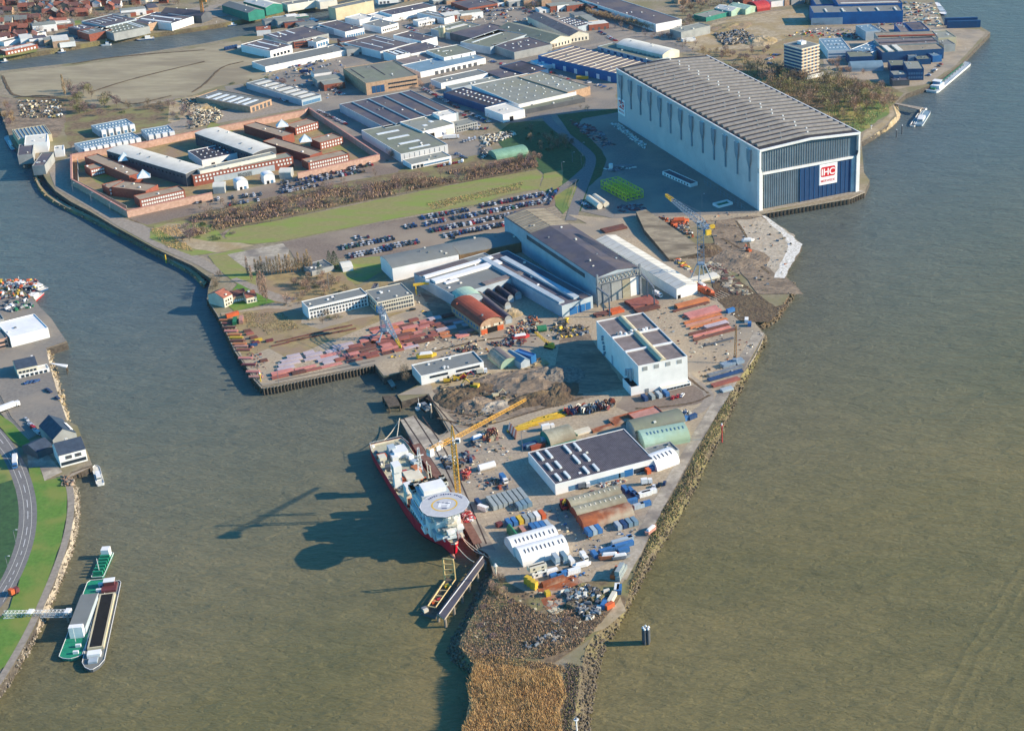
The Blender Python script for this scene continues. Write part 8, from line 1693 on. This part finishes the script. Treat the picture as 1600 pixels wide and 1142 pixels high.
# woods beyond the hall
thicket("z 1130,98 1230,120 1300,122 1380,132 1405,150 1390,170 1338,210 1200,150", 5000, ['twigpink', 'twigolive', 'twigtan', 'twigtan'], 'dense undergrowth of the riverside wood behind the big hall', .4, 1.6, 34, wd=.5)
scatter("z 1130,92 1230,118 1300,124 1350,140 1320,190 1240,165 1180,125", 150, ['bare_twigtan', 'bare_twigolive', 'bare_twigpink', 'bare_twig', 'bush_leafgreen'], 'leafless riverside wood behind the big hall', .8, 1.4, 35, mass=True)
scatter("z 1320,135 1392,142 1398,162 1375,180 1345,200 1335,180", 34, ['bare_twigpink', 'bare_twig', 'bare_twigpink', 'bare_twigolive'], 'the pinkish trees by the river footbridge', .7, 1.1, 36)
scatter("z 1075,85 1130,80 1160,95 1100,95", 10, ['bare_twigtan', 'bare_twigpurple'], 'the trees at the hall back corner', .5, .8, 37)
# tree lines top
for i in range(34): t = i/34; tree('z %.1f,%.1f' % (918+t*110, 22+t*27+((i*7) % 3)), 'bare_twigtan', 'tan leafless tree, %s from the left in the line before the huge dark warehouse' % ORD[min(i, 29)], .7, 'tree line before the huge dark warehouse')
scatter("d 560,200 900,150 1000,260 800,320 640,260", 24, ['bare_twigpurple', 'bare_twig', 'bush_leafgreen'], 'the scrub around the grey steel box shed', .5, .8, 38); scatter("d 800,0 950,0 950,120 830,140", 16, ['bare_twig', 'bare_twigpink'], 'the trees right of the huge dark warehouse', .6, .9, 39)
scatter("d 1150,400 1500,380 1450,470 1200,480", 12, ['bare_twigpurple', 'bush_leafgreen'], 'the dark bushes between wasteland and tower', .5, .8, 40); scatter("c 1000,0 1250,0 1200,90 1050,80", 22, ['bare_twig', 'bare_twigpurple', 'bush_leafgreen'], 'the grove in the top centre', .6, .9, 41)
scatter("A 470,540 600,640 560,700 0,790 0,690 300,640", 24, ['bare_twigpink', 'bare_twigpurple', 'bush_twigtan'], 'the brush below the mint nissen hut', .4, .7, 42); scatter("A 400,290 900,400 900,520 560,540 440,440", 34, ['bush_leafgreen', 'bare_twig'], 'the dark copse in the shade of the big hall', .5, .9, 43)
scatter("c 150,560 420,575 600,520 780,500 770,520 420,600", 8, ['bush_leafgreen'], 'the green shrubs at the loading bay building', .4, .6, 44); scatter("c 250,650 420,720 330,720", 4, ['bare_twigpink'], 'the pink trees by the beige block', .5, .7, 45)
scatter("e 380,400 560,420 600,470 420,460", 10, ['bare_twigpink'], 'the pinkish scrub right of the tower annex', .5, .8, 46)
# ================================================================ TOWN ACROSS THE CANAL
HM = {}
def house(p, rz, wall, roof, lab, grp, L=11, D=8, h=5.2, rise=3.4):
    T = empty('house', lab, 'house', p, rz, grp); key = (wall, L, D)
    if key not in HM:
        m = MB(); m.prism([(-L/2, -D/2), (L/2, -D/2), (L/2, D/2), (-L/2, D/2)], -.3, h, wall)
        for s in (-1, 1): m.face([(s*L/2, -D/2, h), (s*L/2, D/2, h), (s*L/2, 0, h+rise)], wall)
        HM[key] = m.mesh('wall')
    ob('wall', HM[key], T); key = (roof, L, D, 'r')
    if key not in HM:
        m = MB(); e = .5
        for s in (-1, 1): m.face([(-L/2-e, s*(D/2+e), h-.3), (L/2+e, s*(D/2+e), h-.3), (L/2+e, 0, h+rise+.15), (-L/2-e, 0, h+rise+.15)], roof)
        HM[key] = m.mesh('roof')
    r = ob('roof', HM[key], T); ob('chimney', boxmesh(.9, .7, 1.6, 'brick'), r, (L*.3, .6, h+rise-1))
    for x in (-.3, 0, .3): ob('window', boxmesh(1.4, .12, 1.4, 'glass'), T, (x*L, -D/2-.04, 3))
rh = random.Random(99); cnt = 0
for r_, (x0, y0, x1, y1) in enumerate(((-10, -6, 300, -16), (-6, 8, 290, -6), (0, 22, 260, 3), (-4, 38, 175, 16), (0, 52, 105, 40), (0, 66, 62, 58))):
    n = int((x1-x0)/(10 if r_ < 4 else 14)); 
    for i in range(n):
        t = (i+.5)/n; x = x0+(x1-x0)*t+rh.uniform(-3, 3); y = y0+(y1-y0)*t+rh.uniform(-3, 3)
        if rh.random() < .12: continue
        rf = rh.choice(['redroof', 'rooftile', 'rooftile', 'redroof', 'roofgrey']); wl = rh.choice(['white', 'brick', 'cream', 'tanbrick', 'brick']); cnt += 1
        house(W((x, y)), radians(rh.choice([8, 12, -75, 100, 15])), wl, rf, '%s house with %s roof, %s from left in the %s street beyond canal' % (dict(white='white', brick='brick', cream='cream', tanbrick='pale brick')[wl], dict(redroof='red', rooftile='dark tiled', roofgrey='grey')[rf], ORD[i], ORD[5-r_]), 'houses beyond the canal', rh.choice([10, 13]), 9)
scatter("z -5,-8 290,-14 280,10 180,22 110,45 60,66 0,70", 260, ['bare_twigpurple', 'bare_twig', 'bush_leafgreen', 'bare_twigpink'], 'winter trees filling the gardens of the town beyond the canal', .45, .85, 50, mass=True)
scatter("z 300,-8 420,-14 400,8 330,20 305,10", 14, ['bare_twig', 'bush_leafgreen'], 'the trees beside the green canal sheds', .5, .8, 51)
for s_, h_, lab, kw in [
 ("a 650,230 690,270 870,232", 8, 'dark roofed canal works with brick gable and skylights', dict(wall='brick', roof='roofgrey', sk=strips(3, 'skylight', .1, .9, .5, .9, .12))),
 ("a 560,205 640,240 760,212", 8, 'left dark bay of the canal works', dict(wall='darkwall', roof='roofdark', sk=strips(2, 'skylight', .1, .9, .5, .9, .15))),
 ("a 640,165 820,208 1060,150", 9, 'rear hall of the canal works with five white skylights', dict(wall='palebluewall', roof='roofdark', sk=strips(5, 'skylight', .05, .95, .4, .8, .12))),
 ("a 800,200 880,262 1160,205", 8, 'long grey walled canal hall with small roof domes', dict(wall='greywall', roof='roofolive', dome=(6, 3, 1.4, .05, .1, .7, .9), sk=[(.8, .1, .83, .9, 'skylight'), (.88, .1, .91, .9, 'skylight')])),
 ("a 1060,150 1150,190 1220,172", 8, 'dark roofed end hall beside the canal road', dict(wall='tanbrick', roof='roofdark')),
 ("a 1190,100 1330,185 1500,130", 8, 'blue grey hall with two long white roof lights at the canal', dict(wall='white', roof='roofdark', sk=[(.1, .1, .2, .9, 'skylight'), (.55, .1, .65, .9, 'skylight')])),
 ("a 0,265 0,300 140,262", 5, 'long white terrace block with pale roof at the left', dict(D=14, wall='white', roof='roofwhite')),
 ("a 30,330 355,250", 5, 'second white terrace block beside the green garden', dict(D=10, wall='white', roof='rooflight')),
 ("a 40,400 290,345", 5, 'row of brick terrace houses close to the canal', dict(D=12, wall='brick', roof='roofwhite', win=[('f', 9, 1, 1, 1, 2, 2, .05, .95, 'skylight')])),
 ("a 1420,40 1560,130 1640,100", 8, 'navy roofed shed behind the orange canal crane', dict(wall='darkwall', roof='roofdark', rt='gable', ax='y', rise=4)),
 ("b 350,20 435,105 560,80", 9, 'dark green shed with grey ribbed roof at the canal basin', dict(wall='teal', roof='roofgrey', rt='gable', ax='y', rise=3)),
 ("b 470,0 570,62 700,35", 9, 'pale roofed green shed at the canal basin', dict(wall='teal', roof='roofwhite', rt='gable', ax='y', rise=3)),
 ("b 740,40 985,0", 8, 'long low cream shed at the top of the canal basin', dict(D=16, wall='roofwhite', roof='roofgrey')), ("b 990,20 1125,0", 8, 'cream shed right of the long low one', dict(D=14, wall='roofwhite', roof='roofwhite')),
 ("b 500,240 610,232", 6, 'small red and white house on the canal bank', dict(D=9, wall='white', roof='redroof', rt='gable', rise=3, name='house'))]:
    kw = dict(kw); kw.setdefault('name', 'warehouse'); bld(s_, h_, lab, group='buildings beyond the canal', **kw)
def postcrane():
    p = W(pts("b 92,170")[0]); T = empty('dockside_crane', 'orange dockside crane by the canal in the upper left', 'crane', p); g = MB(); g.lattice((0, 0, 0), (0, 0, 26), 3, 2, 9, .35, 'craneorange'); ob('tower', g, T)
    g = MB(); g.lattice((4, 0, 25), (-40, 20, 27), 2, 1, 12, .3, 'craneorange'); ob('jib', g, T); ob('counterweight', boxmesh(4, 3, 3, 'craneorange'), T, (5, -2, 23))
postcrane()
mat('rubblegrey', '#8d8577', '#5a544c', .5, .95, bump='n', bs=.4, bstr=1)
# small sheds and offices lining the estate streets
rm = random.Random(31)
for s_, n, wh in (("c -20,20 400,-25", 8, 'along the very top of the estate'), ("c 430,20 640,5", 5, 'left of the orange brick hall'), ("c 900,40 1240,30", 7, 'in the top grove street'), ("c 420,165 690,140", 5, 'behind the skylight strip hall'), ("b 620,180 980,225", 5, 'at the canal side car park'), ("c 1260,90 1500,70", 5, 'behind the market hall'), ("d 20,40 260,130", 5, 'left of the long tree line'),
    ("d 820,20 1000,-10", 4, 'right of the huge dark warehouse'), ("b 1190,330 1300,420", 3, 'beside the very long white shed'), ("b 1000,590 1110,700", 4, 'in the yard by the beige block'), ("d 0,140 180,230", 5, 'beside the market hall car park'), ("a 330,240 560,190", 6, 'behind the canal works'), ("a 920,140 1200,80", 6, 'behind the canal halls'), ("a 180,330 540,350", 7, 'along the canal garden street'), ("d 1290,20 1560,0", 6, 'at the far top beyond the red shelter'), ("e 0,30 260,10", 6, 'on the far wasteland road')):
    a, b = WP(s_)
    for i in range(n):
        p = a.lerp(b, (i+rm.uniform(.2, .8))/n); T = empty('shed', 'small %s shed, %s from left %s' % (wl := rm.choice(['white', 'grey', 'tan', 'brick']), ORD[i], wh), 'shed', p, RZ+radians(rm.choice([0, 0, 90])+rm.uniform(-3, 3)), 'small sheds along the estate streets')
        L, D, h = rm.uniform(14, 30), rm.uniform(10, 18), rm.uniform(4, 8); k = dict(white='white', grey='greywall', tan='tanbrick', brick='brick')[wl]
        m = MB(); m.box(0, 0, -.3, L, D, h, k); ob('wall', m, T); m = MB(); m.box(0, 0, h-.29, L-.5, D-.5, .2, rm.choice(['roofgrey', 'roofdark', 'rooflight', 'roofwhite'])); ob('roof', m, T)
        for x in (-.3, 0, .3): ob('door', boxmesh(2.6, .12, 2.8, 'darkwall'), T, (x*L, -D/2-.05, 0))
# spoil heaps in the dirt lot: displaced mounds
def mound(q, rx, ry, h, k, label, seed=1, rz=0):
    n = 22; m = MB(); rows = []
    for i in range(n+1):
        r = []
        for j in range(n+1):
            u, v = i/n*2-1, j/n*2-1; d = math.sqrt(u*u+v*v); f = max(0, 1-d)**.8; nn = pnoise(Vector((u*2.4+seed, v*2.4, seed*3)))+.5*pnoise(Vector((u*6+seed, v*6, 1)))
            r.append((u*rx, v*ry, h*.55*f*(1+.8*nn)-.25+(.25 if d < .97 else 0)))
        rows.append(r)
    for i in range(n):
        for j in range(n):
            m.face([rows[i][j], rows[i+1][j], rows[i+1][j+1]], k); m.face([rows[i][j], rows[i+1][j+1], rows[i][j+1]], k)
    p = W(pts(q)[0], .3); o = ob('spoil_heap', m, None, p, radians(rz)); tag(o, label, 'spoil heap', 'spoil heaps in the yard'); o['label'] = label
for q, rx, ry, h, k, l in (("G 800,350", 26, 20, 6, 'dirt', 'largest ridged sand heap of the dirt lot'), ("G 1020,300", 20, 16, 7, 'rubblegrey', 'pale grey rubble heap at the shadow edge'), ("G 1050,450", 20, 13, 5, 'mud', 'dark brown heap below the rubble heap'), ("G 840,510", 20, 9, 6, 'mud', 'dark heap at the tip of the tower crane jib'),
       ("G 250,570", 12, 12, 4, 'dirt', 'small heap near the dark pits'), ("G 120,520", 14, 12, 4, 'mud', 'black heap left of the small one'), ("G 30,480", 12, 10, 4, 'mud', 'low black heap by the narrow dock'), ("G 450,590", 12, 8, 3, 'concrete', 'stony heap under the crane jib'), ("G 480,320", 18, 9, 2.5, 'dirt', 'flat sandy heap behind the yellow excavator'), ("G 250,410", 16, 7, 3, 'mud', 'dark flat heap under the yellow excavator'),
       ("i 880,840", 14, 14, 5, 'mud', 'dark spoil bank beside the lattice crane'), ("i 1130,900", 22, 22, 3, 'dirt', 'broad rutted heap on the landfill'), ("d 1430,320", 22, 18, 8, 'sand', 'steep sand heap on the wasteland behind the hall'), ("d 1200,210", 30, 18, 3, 'heath', 'flat grassy heap on the wasteland'),
       ("b 130,830", 18, 14, 4, 'sand', 'pale heap in the rubble yard'), ("a 1540,850", 22, 14, 4, 'sand', 'second pale heap in the rubble yard'), ("k 560,660", 20, 6, 2, 'dirt', 'long low earth bank by the workshop shadow'), ("k 1080,540", 10, 9, 3, 'sand', 'light heap behind the short tunnel sheds')):
    mound(q, rx, ry, h, k, l, len(l), len(l)*7 % 90)
print('duplicate labels:', [(k, len(v)) for k, v in LABELS.items() if len(v) > 1][:40], 'objects', len(bpy.data.objects))
bad = [k for k in LABELS if not 4 <= len(k.split()) <= 16]; print('label length:', bad[:20])

scatter("a 300,560 480,540 520,480 300,470", 0, ['bare_twig'], 'x', mass=True) if 0 else None
scatter("c 0,180 120,150 400,190 500,210 420,250 200,230", 30, ['bare_twig', 'bush_leafgreen', 'bare_twigpurple'], 'mixed small trees along the streets of the top estate', .35, .6, 61, mass=True)
scatter("b 600,190 1000,200 1050,330 700,230", 26, ['bare_twig', 'bush_leafgreen'], 'mixed small trees round the canal side halls', .35, .6, 62, mass=True)
scatter("c 1300,330 1589,500 1589,560 1250,420", 30, ['bare_twig', 'bush_leafgreen', 'bare_twigpink'], 'mixed small trees before the blue walled hall', .35, .6, 63, mass=True)
scatter("d 150,230 420,260 800,380 1100,440 900,330 420,210", 40, ['bare_twig', 'bush_leafgreen', 'bare_twigpurple'], 'mixed small trees round the cream sports hall', .4, .7, 64, mass=True)
scatter("d 900,0 1300,0 1280,40 1100,60 930,110", 40, ['bare_twig', 'bare_twigpurple', 'bush_leafgreen'], 'mixed trees round the far top sheds', .5, .8, 65, mass=True)
scatter("c 1240,640 1589,900 1589,830 1500,760 1300,600", 16, ['bare_twig', 'bush_leafgreen', 'bare_twigpink'], 'mixed small trees by the broad distribution hall', .35, .6, 66, mass=True)
scatter("g 0,600 600,560 1500,300 1589,330 700,600 100,680", 40, ['bare_twig', 'bare_twigpink'], 'thin winter trees in the prison car park verge', .3, .5, 67, mass=True)
# ================================================================ AIR
def haze():
    m = bpy.data.materials.new('haze'); m.use_nodes = True; N = m.node_tree; N.nodes.remove(N.nodes['Principled BSDF'])
    v = N.nodes.new('ShaderNodeVolumePrincipled'); v.inputs['Color'].default_value = (.72, .86, 1, 1); v.inputs['Density'].default_value = 1.1e-5; v.inputs['Anisotropy'].default_value = 0
    N.links.new(v.outputs[0], N.nodes['Material Output'].inputs['Volume']); MATS['haze'] = m
    g = MB(); g.box(0, 1500, -9, 5200, 5600, 480, 'haze'); o = ob('haze', g); tag(o, 'thin blue haze in the air over river and town', 'haze', None, 'stuff')
haze()
